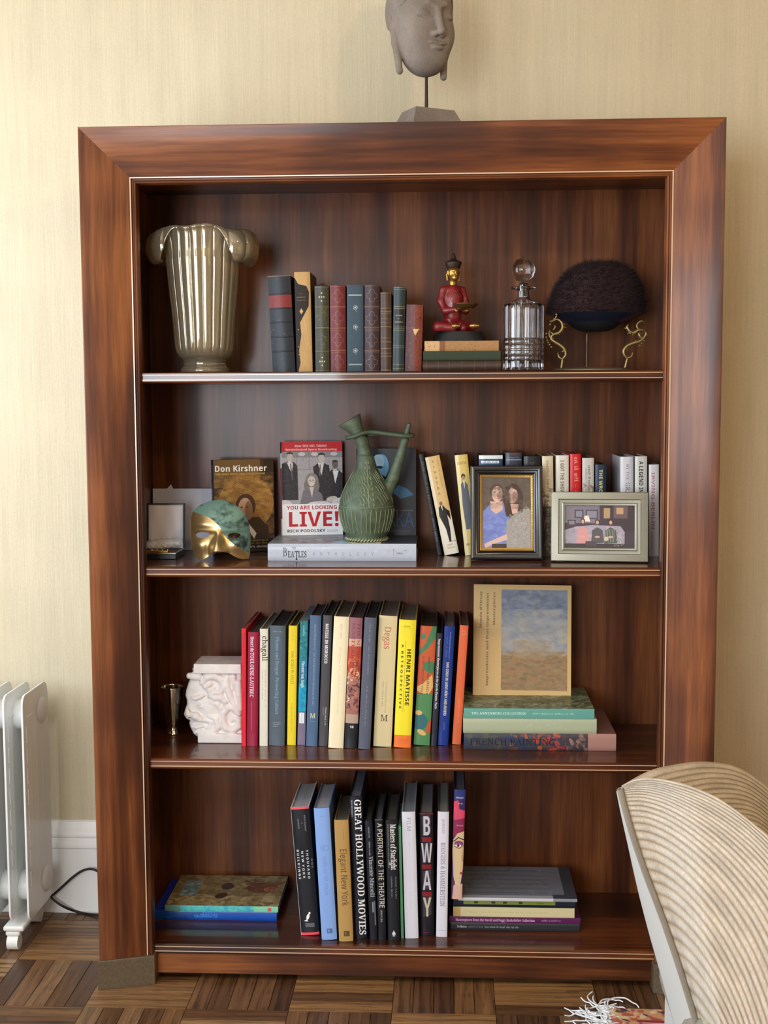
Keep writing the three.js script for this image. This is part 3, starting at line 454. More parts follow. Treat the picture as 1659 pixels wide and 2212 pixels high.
// ---------------------------------------------------------------- top shelf: old bindings
{
  const s = newSheet(), Y = SH[0], G = 'old books standing on the top shelf', Z = -0.14;
  const B = (label, bl, br, tl, d, o) => stood(label, G, [bl, 802], br, tl, Y, { sheet: s, d, z: Z, kind: 'leather', pages: '#a89270', ...o });
  const gold = '#b89a62', rule = (c, w, col, ...ys) => { for (const y of ys) L(c, col, 0.5, 0, y, w, y); };
  const quatre = (c, x, y, r, col) => { c.strokeStyle = col; c.lineWidth = 0.55; for (const [a, b] of [[0, -1], [1, 0], [0, 1], [-1, 0]]) { c.beginPath(); c.arc(x + a * r * 0.62, y + b * r * 0.8, r * 0.55, Math.atan2(b, a) - 1.9, Math.atan2(b, a) + 1.9); c.stroke(); } };
  B('thick blue-black leather book with raised bands and a worn red label', 588.5, 638, [577.5, 597], 0.16, { col: '#171c26', bands: [0.22, 0.37, 0.52, 0.665, 0.81], spine: (c, w, h) => { R(c, '#1a212d', 0, 0, w, h); specks(c, w, h, 160, ['#3a4454', '#0e1218', '#56606c'], 1.2); R(c, '#7e2626', 0, h * 0.19, w, h * 0.14); specks(c, w, 0.1, 0, ['#000']); c.save(); c.translate(0, h * 0.19); specks(c, w, h * 0.14, 40, ['#9a3a36', '#5c1a1c'], 1); c.restore(); R(c, '#9a7a4c', 0, 0, w, 1.6); daubs(c, 0, h - 5, w, 5, 20, ['#6a5238', '#2a241e'], 2); } });
  B('worn tan book with torn remains of a dark leather spine', 641, 675.6, [635, 588], 0.15, { col: '#5e4a34', pages: '#b89a6c', kind: 'cloth', spine: (c, w, h) => { R(c, '#c09a64', 0, 0, w, h); for (let i = 0; i < 130; i++) L(c, i % 2 ? '#b08a56' : '#cdaa76', 0.35, rnd() * w, rnd() * h, rnd() * w, rnd() * h); P(c, '#2b2421', 0, h * 0.05, w * 0.25, h * 0.12, w * 0.75, h * 0.14, w * 0.9, h * 0.2, w * 0.86, h * 0.34, w * 0.55, h * 0.43, w * 0.3, h * 0.5, w * 0.36, h * 0.62, w * 0.2, h * 0.78, w * 0.26, h * 0.9, w * 0.1, h, 0, h); ht(c, '~he', w * 0.3, h * 0.22, w * 0.2, 2, 'r', '#d9bd84'); ht(c, '~COMPLETE', w * 0.12, h * 0.255, w * 0.56, 2.4, 'r', '#d9bd84'); ht(c, '~POETICAL', w * 0.12, h * 0.285, w * 0.56, 2.2, 'r', '#d9bd84'); P(c, '#c9a468', w * 0.4, h * 0.36, w * 0.52, h * 0.39, w * 0.4, h * 0.42, w * 0.28, h * 0.39); for (const q of [0.57, 0.74, 0.82]) E(c, '#b08f5a', w * 0.18, h * q, 1.2, 1.6); } });
  B('olive green leather book tooled with gilt dots and scrolls', 681, 712, [679, 617.5], 0.14, { col: '#39392a', bands: [0.24, 0.51, 0.76], bandCol: '#5d5636', spine: (c, w, h) => { R(c, '#3b3c2c', 0, 0, w, h); specks(c, w, h, 90, ['#4f4d38', '#2a2a1e'], 0.8); rule(c, w, gold, 4, h * 0.235, h * 0.25, h * 0.48, h * 0.495, h * 0.75, h * 0.765, h - 5); for (const k of [0.13, 0.87]) for (const [a, b] of [[0, -0.045], [0.16, 0], [-0.16, 0], [0, 0.045], [0, 0]]) E(c, '#dcc690', w * (0.5 + a), h * (k + b), 1.5, 1.9); for (const k of [0.36, 0.63]) for (let i = 0; i < 26; i++) { c.strokeStyle = '#8c7e50'; c.lineWidth = 0.4; c.beginPath(); c.arc(w * (0.15 + 0.7 * rnd()), h * (k + 0.18 * (rnd() - 0.5)), 1.2 + 1.5 * rnd(), rnd() * 6, rnd() * 6 + 4); c.stroke(); } } });
  B('red leather book tooled with four quatrefoils', 714, 748, [712, 616.5], 0.14, { col: '#5e1c20', bands: [0.255, 0.51, 0.755], bandCol: '#8c5040', spine: (c, w, h) => { R(c, '#682024', 0, 0, w, h); specks(c, w, h, 80, ['#7c2c2c', '#4a1418'], 0.9); rule(c, w, '#a8704e', 3, h * 0.24, h * 0.26, h * 0.495, h * 0.515, h * 0.745, h * 0.765, h - 4); for (const k of [0.125, 0.375, 0.625, 0.875]) quatre(c, w / 2, h * k, w * 0.3, '#b47a54'); } });
  B('blue-grey cloth book with three pale flowers on its spine', 749, 785, [748.5, 615.5], 0.14, { kind: 'cloth', col: '#36444e', spine: (c, w, h) => { R(c, '#3d4d59', 0, 0, w, h); specks(c, w, h, 120, ['#48596a', '#303d48'], 0.7); R(c, '#8ea0a0', w * 0.1, h * 0.11, w * 0.8, 3.4); R(c, '#8ea0a0', w * 0.1, h * 0.9, w * 0.8, 3.4); for (const k of [0.26, 0.48, 0.75]) { for (let i = 0; i < 5; i++) { c.strokeStyle = '#c2cccb'; c.lineWidth = 0.7; c.beginPath(); c.arc(w * 0.52 + Math.cos(i * 1.257) * 3.1, h * k + Math.sin(i * 1.257) * 3.4, 2.2, 0, 6.3); c.stroke(); } E(c, '#c2cccb', w * 0.52, h * k, 1.2); L(c, '#aab6b6', 0.6, w * 0.52, h * k + 6, w * 0.6, h * k + 10); } } });
  B('dark purple-brown leather book tooled with quatrefoils, right of the flowered spine', 786, 820, [785.5, 615.5], 0.14, { col: '#2e1c22', bands: [0.25, 0.515, 0.755], bandCol: '#6a4a3c', spine: (c, w, h) => { R(c, '#342028', 0, 0, w, h); specks(c, w, h, 80, ['#44282e', '#22141a'], 0.9); rule(c, w, '#a8825a', 3, h * 0.24, h * 0.26, h * 0.505, h * 0.525, h * 0.745, h * 0.765, h - 4); for (const k of [0.125, 0.38, 0.63, 0.88]) quatre(c, w / 2, h * k, w * 0.3, '#b08a60'); } });
  B('slim brown leather book with gilt rules, between the purple and dark green ones', 821.4, 845.5, [821, 631.5], 0.13, { col: '#3d2a1e', bands: [0.2, 0.38, 0.57, 0.76], bandCol: '#7a5c3c', spine: (c, w, h) => { R(c, '#452f22', 0, 0, w, h); specks(c, w, h, 60, ['#553b2b', '#2e1f16'], 0.8); rule(c, w, '#c0a070', 2, h * 0.2, h * 0.235, h * 0.26, h * 0.33, h * 0.38, h * 0.57, h * 0.7, h * 0.76, h - 6, h - 4); } });
  B('dark green leather book with a black title label and double gilt rules', 847, 872.5, [850, 619.3], 0.13, { col: '#1f2c2c', bands: [], spine: (c, w, h) => { R(c, '#25363a', 0, 0, w, h); specks(c, w, h, 60, ['#304448', '#182226'], 0.8); rule(c, w, '#c8b070', 3, 7, h * 0.235, h * 0.255, h * 0.46, h * 0.485, h * 0.51, h * 0.69, h * 0.715, h - 18, h - 8); R(c, '#14161a', w * 0.06, h * 0.27, w * 0.88, h * 0.19); ht(c, '~TREATY', w * 0.2, h * 0.345, w * 0.6, 2.8, 'rb', '#e8d8a4'); ht(c, '~OF', w * 0.42, h * 0.38, w * 0.16, 2, 'rb', '#e8d8a4'); ht(c, '~GHENT', w * 0.15, h * 0.42, w * 0.7, 2.8, 'rb', '#e8d8a4'); ht(c, '1', w * 0.46, h * 0.92, w * 0.08, 3, 'r', '#c8b070'); } });
  B('small worn red leather book leaning beside the dark green one', 873.6, 910, [877.5, 659], 0.11, { col: '#5a2420', spine: (c, w, h) => { R(c, '#7c3a2e', 0, 0, w, h); P(c, '#4e1d20', 0, 0, w * 0.44, 0, w * 0.5, h, 0, h); specks(c, w, h, 200, ['#96543e', '#5c2420', '#a86a4c', '#3c1616'], 1.2); P(c, '#d8b878', w * 0.42, h * 0.36, w * 0.8, h * 0.36, w * 0.56, h * 0.46); rule(c, w, '#9a6a4c', h * 0.34, h * 0.36); } });
  const S1 = 'old books lying in a stack on the top shelf', zz = -0.14;
  const t1 = at(915, 779, zz).y - Y, t2 = at(915, 758.6, zz).y - Y, t3 = at(915, 737, zz).y - Y;
  laid('dark brown book with faint gilt rules at the bottom of the small stack', S1, 913, 1082, 800, zz, Y, t1, { sheet: s, d: 0.13, kind: 'leather', col: '#3a271e', pages: '#8a7454', spine: (c, w, h) => { R(c, '#3f2b21', 0, 0, w, h); specks(c, w, h, 60, ['#4f382b', '#2a1b14'], 1); for (const k of [0.05, 0.2, 0.34, 0.5, 0.66, 0.8, 0.95]) L(c, '#8a6c4a', 0.5, 0, h * k, w, h * k); } });
  laid('plain green cloth book in the middle of the small stack', S1, 914, 1081.5, 770, zz, Y + t1, t2 - t1, { sheet: s, d: 0.13, kind: 'cloth', col: '#2c3626', pages: '#8a7c5c', spine: (c, w, h) => { R(c, '#323d2b', 0, 0, w, h); specks(c, w, h, 40, ['#3d4a34', '#262e20'], 1); } });
  laid('small tan book on top of the stack, under the seated figure', S1, 917, 1077.5, 750, zz, Y + t2, t3 - t2, { sheet: s, d: 0.12, kind: 'cloth', col: '#9a7148', pages: '#a88a5c', spine: (c, w, h) => { R(c, '#a67b4e', 0, 0, w, h); R(c, '#cfa878', 0, 0, w, h * 0.2); R(c, '#86583a', 0, h * 0.21, w, h * 0.07); specks(c, w, h, 140, ['#bb9060', '#86603c', '#6c4a30'], 1.1); } });
  M.stackTop = Y + t3;
}
// ---------------------------------------------------------------- second shelf
{
  const s = newSheet(), Y = SH[1], G = 'books on the second shelf';
  const B = (label, bl, br, tl, d, o) => stood(label, G, bl, br, tl, Y, { sheet: s, d, ...o });
  const suit = (c, x, y, k, skin, cloth, shirt) => { P(c, cloth, x - 9 * k, y + 40 * k, x - 10 * k, y + 14 * k, x - 5 * k, y + 9 * k, x + 5 * k, y + 9 * k, x + 10 * k, y + 14 * k, x + 9 * k, y + 40 * k); P(c, shirt, x - 2.6 * k, y + 8 * k, x + 2.6 * k, y + 8 * k, x, y + 22 * k); L(c, '#333', 0.9 * k, x, y + 10 * k, x, y + 20 * k); E(c, skin, x, y + 2 * k, 4.2 * k, 5.6 * k); P(c, '#262224', x - 4.4 * k, y, x - 4 * k, y - 4 * k, x, y - 5.4 * k, x + 4 * k, y - 4 * k, x + 4.4 * k, y, x + 3 * k, y - 2.4 * k, x - 3 * k, y - 2.4 * k); };
  // facing the room, cover to the front, hinge edge of the cover at pixel (u, v) of level y
  const faced = (label, u, v, y, w, h, t, psi, tilt, o) => { const p = on(u, v, y), a = -Math.PI / 2 + psi, g = book(label, G, { ...o, w: t, h, d: w, sheet: s }); g.rotation.order = 'YZX'; g.rotation.y = a; g.rotation.z = tilt; g.position.set(p.x - (t / 2) * Math.cos(a), y + 0.0003 + (t / 2) * Math.sin(Math.abs(tilt)), p.z + (t / 2) * Math.sin(a)); return g; };
  faced('brown book behind the mask with a portrait inside a gold disc', 463, 1196, Y, 0.155, 0.234, 0.034, 0.34, 0.03, {
    col: '#17130f', pages: '#cfc6b4', spine: (c, w, h) => { R(c, '#101216', 0, 0, w, h); vt(c, 'DON KIRSHNER', w * 0.36, 12, 130, 9, 'sb', '#dfe4ea'); R(c, '#33425a', w * 0.66, 0, w, h * 0.5); },
    front: (c, w, h) => {
      R(c, '#3d2a14', 0, 0, w, h); R(c, '#70522c', 0, 0, w * 0.78, h * 0.3); R(c, '#2a1c10', w * 0.84, 0, w, h);
      for (let r = 70; r > 16; r -= 2) E(c, `rgb(${142 + 22 * Math.sin(r * 1.7)},${98 + 17 * Math.sin(r * 1.7)},${44 + 9 * Math.sin(r * 1.7)})`, w * 0.54, h * 0.47, r, r);
      soft(c, 0, h * 0.14, w, h * 0.72, 500, ['#c08c40', '#5a3c1c', '#8c6430', '#d8b068'], 12); P(c, '#3a2616', w * 0.34, h * 0.92, w * 0.38, h * 0.7, w * 0.5, h * 0.64, w * 0.74, h * 0.62, w * 0.9, h * 0.74, w * 0.92, h * 0.92); E(c, '#4a2e1a', w * 0.53, h * 0.5, 25, 30); E(c, '#c9a184', w * 0.52, h * 0.535, 18, 28); E(c, '#8f6a50', w * 0.58, h * 0.55, 10, 24); for (const e of [0.465, 0.555]) E(c, '#38241a', w * e, h * 0.515, 3.4, 1.6); L(c, '#7a4c38', 1.4, w * 0.48, h * 0.605, w * 0.56, h * 0.605); L(c, '#a87c60', 1.6, w * 0.51, h * 0.525, w * 0.505, h * 0.57);
      P(c, '#dcd2c4', w * 0.46, h * 0.72, w * 0.58, h * 0.7, w * 0.7, h * 0.8, w * 0.66, h * 0.86, w * 0.56, h * 0.76); R(c, '#1f150c', 0, h * 0.86, w, h);
      ht(c, 'Don Kirshner', w * 0.03, h * 0.13, w * 0.86, 15, 'sb', '#f4f0e6'); ht(c, 'THE MAN WITH THE GOLDEN EAR', w * 0.04, h * 0.165, w * 0.82, 4.4, 'sb', '#c8a040'); ht(c, '~How he changed the face of', w * 0.52, h * 0.885, w * 0.36, 4, 's', '#b89a50'); ht(c, '~ROCK AND ROLL', w * 0.55, h * 0.915, w * 0.32, 4, 'sb', '#b89a50'); ht(c, '~Rich Podolsky', w * 0.56, h * 0.955, w * 0.32, 5, 's', '#e0dccf');
    } });
  const zB = on(579, 1212, Y).z, yB = at(578, 1175, zB).y;
  laid('large silver-grey book lying flat under the green jug', G, 578.5, 899, 1200, zB, Y, yB - Y, { sheet: s, d: 0.245, col: '#a9adb6', pages: '#e2e0da',
    spine: (c, w, h) => { R(c, '#b3b8c4', 0, 0, w, h); daubs(c, 0, 0, w, h, 20, ['#bcc1cc', '#a9aebb'], 9); c.save(); c.translate(w * 0.27, 36); c.rotate(Math.PI / 2); lettering(c, 'B', 11, 20, fonts.r, '#16181c'); c.restore(); vt(c, 'EA', w * 0.39, 48, 16, 14, 'rb', '#16181c'); vt(c, 'T', w * 0.33, 64.5, 9, 21, 'rb', '#16181c'); vt(c, 'LES', w * 0.39, 73, 21, 14, 'rb', '#16181c'); vt(c, 'THE', w * 0.76, 58, 11, 5, 'rb', '#5c4048'); [...'ANTHOLOGY'].forEach((ch, i) => vt(c, ch, w * 0.42, 108 + i * 17.5, 6, 8, 's', '#7d838e')); vt(c, '~chronicle', w * 0.46, 308, 15, 3, 'r', '#5c626c'); L(c, '#5c626c', 0.6, w * 0.3, 302, w * 0.7, 300, w * 0.55, 306); vt(c, '~BOOKS', w * 0.62, 326, 6, 3, 'r', '#8a9099'); },
    front: (c, w, h) => { R(c, '#8f96a2', 0, 0, w, h); daubs(c, 0, 0, w, h, 60, ['#a8aeb8', '#6c7078', '#4a4e56', '#b8bcc4'], 22); P(c, '#9cc8e6', 0, 148, 60, 166, 60, 196, 0, 184); R(c, '#dcd8c4', 0, 190, 40, 80); daubs(c, 0, 186, 46, 90, 40, ['#c8b880', '#7a9a70', '#d8c8b0', '#506070'], 6); R(c, '#3a3f4c', 0, 270, w, h); } });
  faced('white and red book on the silver-grey one, black-and-white group photograph on its cover', 608.5, 1158, yB, 0.156, 0.236, 0.03, 0.2, 0.02, {
    col: '#e9e9ee', pages: '#dcd6c8', spine: (c, w, h) => { R(c, '#f0f0f4', 0, 0, w, h); R(c, '#2a2a36', 0, 0, w, h * 0.12); R(c, '#c41f2e', 0, h * 0.28, w, h * 0.54); vt(c, 'YOU ARE LOOKING LIVE!', w * 0.5, h * 0.3, h * 0.5, 8, 'sb', '#f2e0e0'); },
    front: (c, w, h) => {
      R(c, '#f2f2f6', 0, 0, w, h); R(c, '#c4202c', 0, 0, w, h * 0.105); ht(c, 'How THE NFL TODAY', w * 0.23, h * 0.055, w * 0.52, 5.4, 'rb', '#f2dede'); ht(c, 'Revolutionized Sports Broadcasting', w * 0.08, h * 0.092, w * 0.83, 5.2, 'rb', '#f2dede');
      c.save(); c.beginPath(); c.rect(0, h * 0.105, w, h * 0.56); c.clip(); R(c, '#a9a5aa', 0, 0, w, h); R(c, '#8d898f', 0, h * 0.105, w, h * 0.06); for (const x of [0.25, 0.46, 0.66]) R(c, '#77737a', w * x, h * 0.105, 1, h * 0.2); for (const y of [0.16, 0.29]) R(c, '#77737a', 0, h * y, w, 1); for (const x of [0.34, 0.55, 0.86]) E(c, '#c9c5c8', w * x, h * 0.13, 9, 5);
      suit(c, w * 0.15, h * 0.145, 1.75, '#bdb3b0', '#2a2830', '#d8d6d8'); P(c, '#2a2830', 0, h * 0.24, w * 0.06, h * 0.22, w * 0.27, h * 0.26, w * 0.28, h * 0.62, w * 0.02, h * 0.62); P(c, '#d8d6d8', w * 0.1, h * 0.22, w * 0.2, h * 0.22, w * 0.18, h * 0.34); L(c, '#5a5658', 3, w * 0.16, h * 0.24, w * 0.19, h * 0.4);
      suit(c, w * 0.66, h * 0.16, 1.9, '#c0b6b2', '#2c2a32', '#d8d6d8'); P(c, '#2c2a32', w * 0.52, h * 0.27, w * 0.6, h * 0.23, w * 0.78, h * 0.25, w * 0.86, h * 0.62, w * 0.6, h * 0.64); P(c, '#dddbdd', w * 0.6, h * 0.225, w * 0.7, h * 0.225, w * 0.66, h * 0.36); L(c, '#6a6668', 3, w * 0.64, h * 0.25, w * 0.63, h * 0.36);
      suit(c, w * 0.88, h * 0.235, 1.7, '#6a5c56', '#2a2830', '#dcdadc'); P(c, '#2a2830', w * 0.78, h * 0.36, w * 0.86, h * 0.31, w * 1.02, h * 0.34, w * 1.02, h * 0.62, w * 0.8, h * 0.6); P(c, '#e0dee0', w * 0.84, h * 0.31, w * 0.94, h * 0.31, w * 0.88, h * 0.45);
      E(c, '#8a827e', w * 0.5, h * 0.42, 17, 21); E(c, '#cfc5c0', w * 0.495, h * 0.42, 9.5, 13); E(c, '#7d756f', w * 0.41, h * 0.47, 6, 13); E(c, '#7d756f', w * 0.585, h * 0.47, 6, 13); P(c, '#77737a', w * 0.3, h * 0.68, w * 0.36, h * 0.52, w * 0.46, h * 0.49, w * 0.56, h * 0.5, w * 0.66, h * 0.56, w * 0.7, h * 0.68); P(c, '#cfc8c6', w * 0.46, h * 0.485, w * 0.53, h * 0.485, w * 0.5, h * 0.6); for (const e of [0.47, 0.52]) E(c, '#5a5250', w * e, h * 0.41, 1.8, 1); L(c, '#f0ecec', 1.3, w * 0.475, h * 0.45, w * 0.515, h * 0.45); E(c, '#c4bab6', w * 0.82, h * 0.61, 14, 6, -0.2); E(c, '#d6d2d4', w * 0.06, h * 0.66, 18, 10); E(c, '#d6d2d4', w * 0.62, h * 0.67, 30, 8); E(c, '#d6d2d4', w * 0.95, h * 0.66, 20, 14); c.restore();
      soft(c, 0, h * 0.105, w, h * 0.56, 900, ['#8a868c', '#4a484e', '#c4c0c4', '#6a666c'], 2.2); R(c, '#f2f2f6', 0, h * 0.665, w, h); R(c, '#c4202c', 0, h * 0.0, w, h * 0.0); ht(c, 'YOU ARE LOOKING', w * 0.09, h * 0.722, w * 0.82, 9.4, 'sb', '#b81f30'); ht(c, 'LIVE!', w * 0.09, h * 0.905, w * 0.86, 37, 'sb', '#c01c2a'); ht(c, 'RICH PODOLSKY', w * 0.09, h * 0.966, w * 0.62, 7, 'sb', '#26243a'); ht(c, 'foreword by', w * 0.74, h * 0.953, w * 0.18, 2.6, 's', '#8a8a96'); ht(c, 'JIM NANTZ', w * 0.74, h * 0.968, w * 0.18, 2.8, 's', '#8a8a96');
    } });
  faced('black book with a blue-lit face on its cover, standing behind the green jug', 770.5, 1157.5, yB, 0.15, 0.219, 0.028, 0.02, 0.02, {
    col: '#12141c', pages: '#4a4440', front: (c, w, h) => { R(c, '#171b28', 0, 0, w, h); R(c, '#1c2434', 0, 0, w, 30); E(c, '#6fb0dc', w * 0.4, h * 0.22, 21, 34, 0.15); E(c, '#a8d0ea', w * 0.37, h * 0.15, 15, 18); P(c, '#171b28', w * 0.55, 0, w * 0.62, h * 0.5, w, h * 0.5, w, 0); P(c, '#6fb0dc', w * 0.3, h * 0.22, w * 0.24, h * 0.32, w * 0.32, h * 0.33); E(c, '#1b2a46', w * 0.39, h * 0.215, 8, 3.6); E(c, '#16223a', w * 0.4, h * 0.335, 13, 7); E(c, '#c0dcee', w * 0.37, h * 0.35, 7, 3); E(c, '#6fb0dc', w * 0.42, h * 0.42, 8, 6); P(c, '#2f6c9c', w * 0.7, h * 0.42, w * 0.85, h * 0.46, w * 0.96, h * 0.53, w * 0.74, h * 0.58, w * 0.6, h * 0.5); E(c, '#6fa8c8', w * 0.2, h * 0.06, 4, 6); ht(c, '~NEIL', w * 0.05, h * 0.72, w * 0.35, 6, 's', '#98a0ac'); ht(c, 'ROCK ‘N’ ROLL SURVIVOR', w * 0.42, h * 0.72, w * 0.52, 3.6, 's', '#98a0ac'); ht(c, 'SEDAKA', w * 0.04, h * 0.9, w * 0.92, 37, 's', '#1f4a8c'); R(c, '#3c3a44', w * 0.4, h * 0.94, w * 0.5, 3); } });

  // leaning books, then those behind the two photographs
  B('black book with white lettering leaning left against the blue-lit one', [945, 1199], 955.5, [904.5, 982], 0.15, { z: -0.233, col: '#0f1117', pages: '#5c564c', spine: (c, w, h) => { R(c, '#12141c', 0, 0, w, h); vt(c, '~icky nelson and more words', w * 0.5, 20, 130, 3.6, 'sb', '#9a9eaa'); vt(c, '~IDOL FOR A GENERATION', w * 0.5, 160, 60, 4, 's', '#8890a0'); } });
  B('leaning cream and gold book with a man in a dark suit on its spine', [960.5, 1202], 993, [918, 989], 0.15, { z: -0.232, col: '#0d0c0c', pages: '#8c8474', spine: (c, w, h) => { R(c, '#e0be80', 0, 0, w, h); R(c, '#f0e2c2', 0, 0, w * 0.22, h); R(c, '#f2ead8', 0, h * 0.62, w, h); daubs(c, 0, h * 0.58, w, 20, 20, ['#eddcb4', '#e6cc98'], 6); stack(c, 'SINATRA', w * 0.47, 16, 13.4, 6.4, 'r', '#5c4526'); vt(c, 'THE CHAIRMAN', w * 0.78, 10, 70, 3.4, 'r', '#b08c50'); E(c, '#8a6a50', w * 0.45, h * 0.48, 4, 5); P(c, '#151214', w * 0.18, h * 0.6, w * 0.24, h * 0.52, w * 0.4, h * 0.5, w * 0.56, h * 0.5, w * 0.72, h * 0.54, w * 0.92, h * 0.57, w * 0.9, h * 0.66, w * 0.72, h * 0.6, w * 0.74, h * 0.74, w * 0.66, h * 0.87, w * 0.52, h * 0.87, w * 0.46, h * 0.74, w * 0.3, h * 0.66); P(c, '#f4f0e8', w * 0.42, h * 0.5, w * 0.52, h * 0.5, w * 0.47, h * 0.56); L(c, '#3a2c20', 0.8, w * 0.5, h * 0.875, w * 0.95, h * 0.87); ht(c, 'JAMES', w * 0.34, h * 0.91, w * 0.4, 4, 'r', '#7c6440'); ht(c, 'KAPLAN', w * 0.3, h * 0.94, w * 0.5, 4, 'r', '#7c6440'); } });
  B('yellow book with a grey-suited man on its spine, beside the black picture frame', [1005, 1201.6], 1033, [982, 984], 0.15, { z: -0.228, col: '#14130f', pages: '#8c8474', spine: (c, w, h) => { R(c, '#d8be6a', 0, 0, w, h); R(c, '#ead8a0', 0, 0, w * 0.3, h); ht(c, 'SINATRA', w * 0.14, 24, w * 0.72, 7, 'r', '#7a6230'); E(c, '#3a2e26', w * 0.5, h * 0.215, 5, 6.5); E(c, '#b08c6c', w * 0.5, h * 0.23, 4, 5); P(c, '#5c5f66', w * 0.22, h * 0.5, w * 0.26, h * 0.29, w * 0.42, h * 0.265, w * 0.6, h * 0.265, w * 0.78, h * 0.3, w * 0.84, h * 0.5, w * 0.76, h * 0.74, w * 0.3, h * 0.74); P(c, '#e6e2dc', w * 0.44, h * 0.262, w * 0.58, h * 0.262, w * 0.51, h * 0.34); ht(c, '~THE VOICE', w * 0.2, h * 0.9, w * 0.6, 5, 'r', '#7a6230'); } });
  const zb = -0.215, V = (label, u0, u1, v, o) => B(label, [u0, 1200], u1, [o.tu ?? u0, v], o.d ?? 0.15, { z: zb, ...o });
  V('blue and white book rising behind the left half of the black picture frame', 1034.5, 1086, 984, { col: '#20344c', pages: '#8a8478', spine: (c, w, h) => { R(c, '#2c4764', 0, 0, w, h); R(c, '#e6eaee', 0, 0, w, 9); R(c, '#dfe6ea', w * 0.1, 13.5, w * 0.75, 6); ht(c, '~THE SONG IS YOU', w * 0.16, 18.5, w * 0.62, 3.6, 'rb', '#3a5470'); } });
  V('dark navy book with a pale rule, behind the middle of the black picture frame', 1092, 1127.5, 978, { col: '#1d2230', pages: '#7a7468', spine: (c, w, h) => { R(c, '#2c3246', 0, 0, w, h); R(c, '#54343a', w * 0.3, 0, w * 0.6, 7); R(c, '#c8ccd4', w * 0.05, 17, w * 0.9, 1.4); ht(c, '~CROSBY', w * 0.1, 14.5, w * 0.8, 4, 'r', '#8a90a8'); } });
  V('black book behind the right edge of the black picture frame', 1131.5, 1168, 986, { col: '#15151a', pages: '#48443e', spine: (c, w, h) => { R(c, '#191a20', 0, 0, w, h); vt(c, '~GERSHWIN', w * 0.5, 14, 70, 8, 'r', '#5a5a62'); } });
  V('beige book standing between the two picture frames', 1174, 1198, 985.5, { tu: 1171, col: '#b8a988', pages: '#7c7466', spine: (c, w, h) => { R(c, '#dccfb0', 0, 0, w, h); R(c, '#6a5f52', 0, h * 0.5, w, h); daubs(c, 0, h * 0.32, w, h * 0.65, 90, ['#8a7c68', '#4e453c', '#a8987c', '#c4b494'], 6); vt(c, '~American Popular Song', w * 0.5, 10, 100, 5.4, 'r', '#8a6a48'); vt(c, '~ALEC WILDER', w * 0.5, h * 0.52, 80, 4.4, 'r', '#d4c8b0'); } });
  V('cream book with condensed grey capitals above the silver frame, left of the red one', 1201, 1229, 984, { col: '#cfcabc', pages: '#7c7466', spine: (c, w, h) => { R(c, '#e2ddd0', 0, 0, w, h); vt(c, 'I GOT THE SHOW RIGHT HERE', w * 0.5, 12, 142, 9, 'sb', '#6c665c'); } });
  V('bright red book standing behind the silver frame', 1231.5, 1255.5, 981, { col: '#b81c20', pages: '#5c2c28', spine: (c, w, h) => { R(c, '#cf2226', 0, 0, w, h); vt(c, '~BE MY BABY', w * 0.55, 8, 60, 9, 'sb', '#f09a90'); vt(c, '~A MEMOIR BY', w * 0.5, 74, 50, 4, 's', '#f09a90'); } });
  V('pale grey book with a small photograph on its spine, behind the silver frame', 1258, 1283.5, 989.5, { col: '#b2aea8', pages: '#7c7466', spine: (c, w, h) => { R(c, '#cdc9c2', 0, 0, w, h); vt(c, '~Dusty Springfield', w * 0.6, 18, 70, 5.4, 'r', '#605a54'); vt(c, '~Dancing with Demons', w * 0.34, 26, 66, 4, 'r', '#8a847c'); daubs(c, 0, 62, w, 40, 30, ['#8c7c70', '#a8988a', '#5c504a'], 5); } });
  V('navy book with pale yellow capitals, shortest of those behind the silver frame', 1286, 1310, 1004, { col: '#1c2c40', pages: '#5c564c', spine: (c, w, h) => { R(c, '#22364e', 0, 0, w, h); vt(c, 'THE WRONG MAN', w * 0.5, 12, 110, 8, 'sb', '#ded488'); } });
  V('white book with grey serif lettering behind the right part of the silver frame', 1340.5, 1369, 987, { col: '#c8c6ca', pages: '#6c665e', spine: (c, w, h) => { R(c, '#dcdade', 0, 0, w, h); vt(c, 'BY THE', w * 0.55, 18, 40, 6, 'r', '#77747a'); vt(c, 'GRACE', w * 0.55, 62, 50, 10, 'r', '#606068'); } });
  V('cream book with heavy black capitals near the right end of the second shelf', 1372, 1398.5, 986, { col: '#c4c0b4', pages: '#6c665e', spine: (c, w, h) => { R(c, '#e0dcd0', 0, 0, w, h); vt(c, 'A LEGEND IN THEIR TIME', w * 0.5, 12, 150, 10, 'sb', '#1a1a1a'); daubs(c, w * 0.1, 98, w * 0.6, 20, 14, ['#a8484c', '#c88c88'], 3); } });
  V('white book with pink capitals, last book on the second shelf', 1402.5, 1424, 1004, { col: '#c8c0bc', pages: '#6c5a44', spine: (c, w, h) => { R(c, '#e2dcda', 0, 0, w, h); vt(c, 'IRVING BERLIN', w * 0.42, 18, 140, 8, 's', '#b46a6c'); vt(c, '~AMERICAN TROUBADOUR', w * 0.3, 165, 40, 3.4, 's', '#b8a4a4'); } });

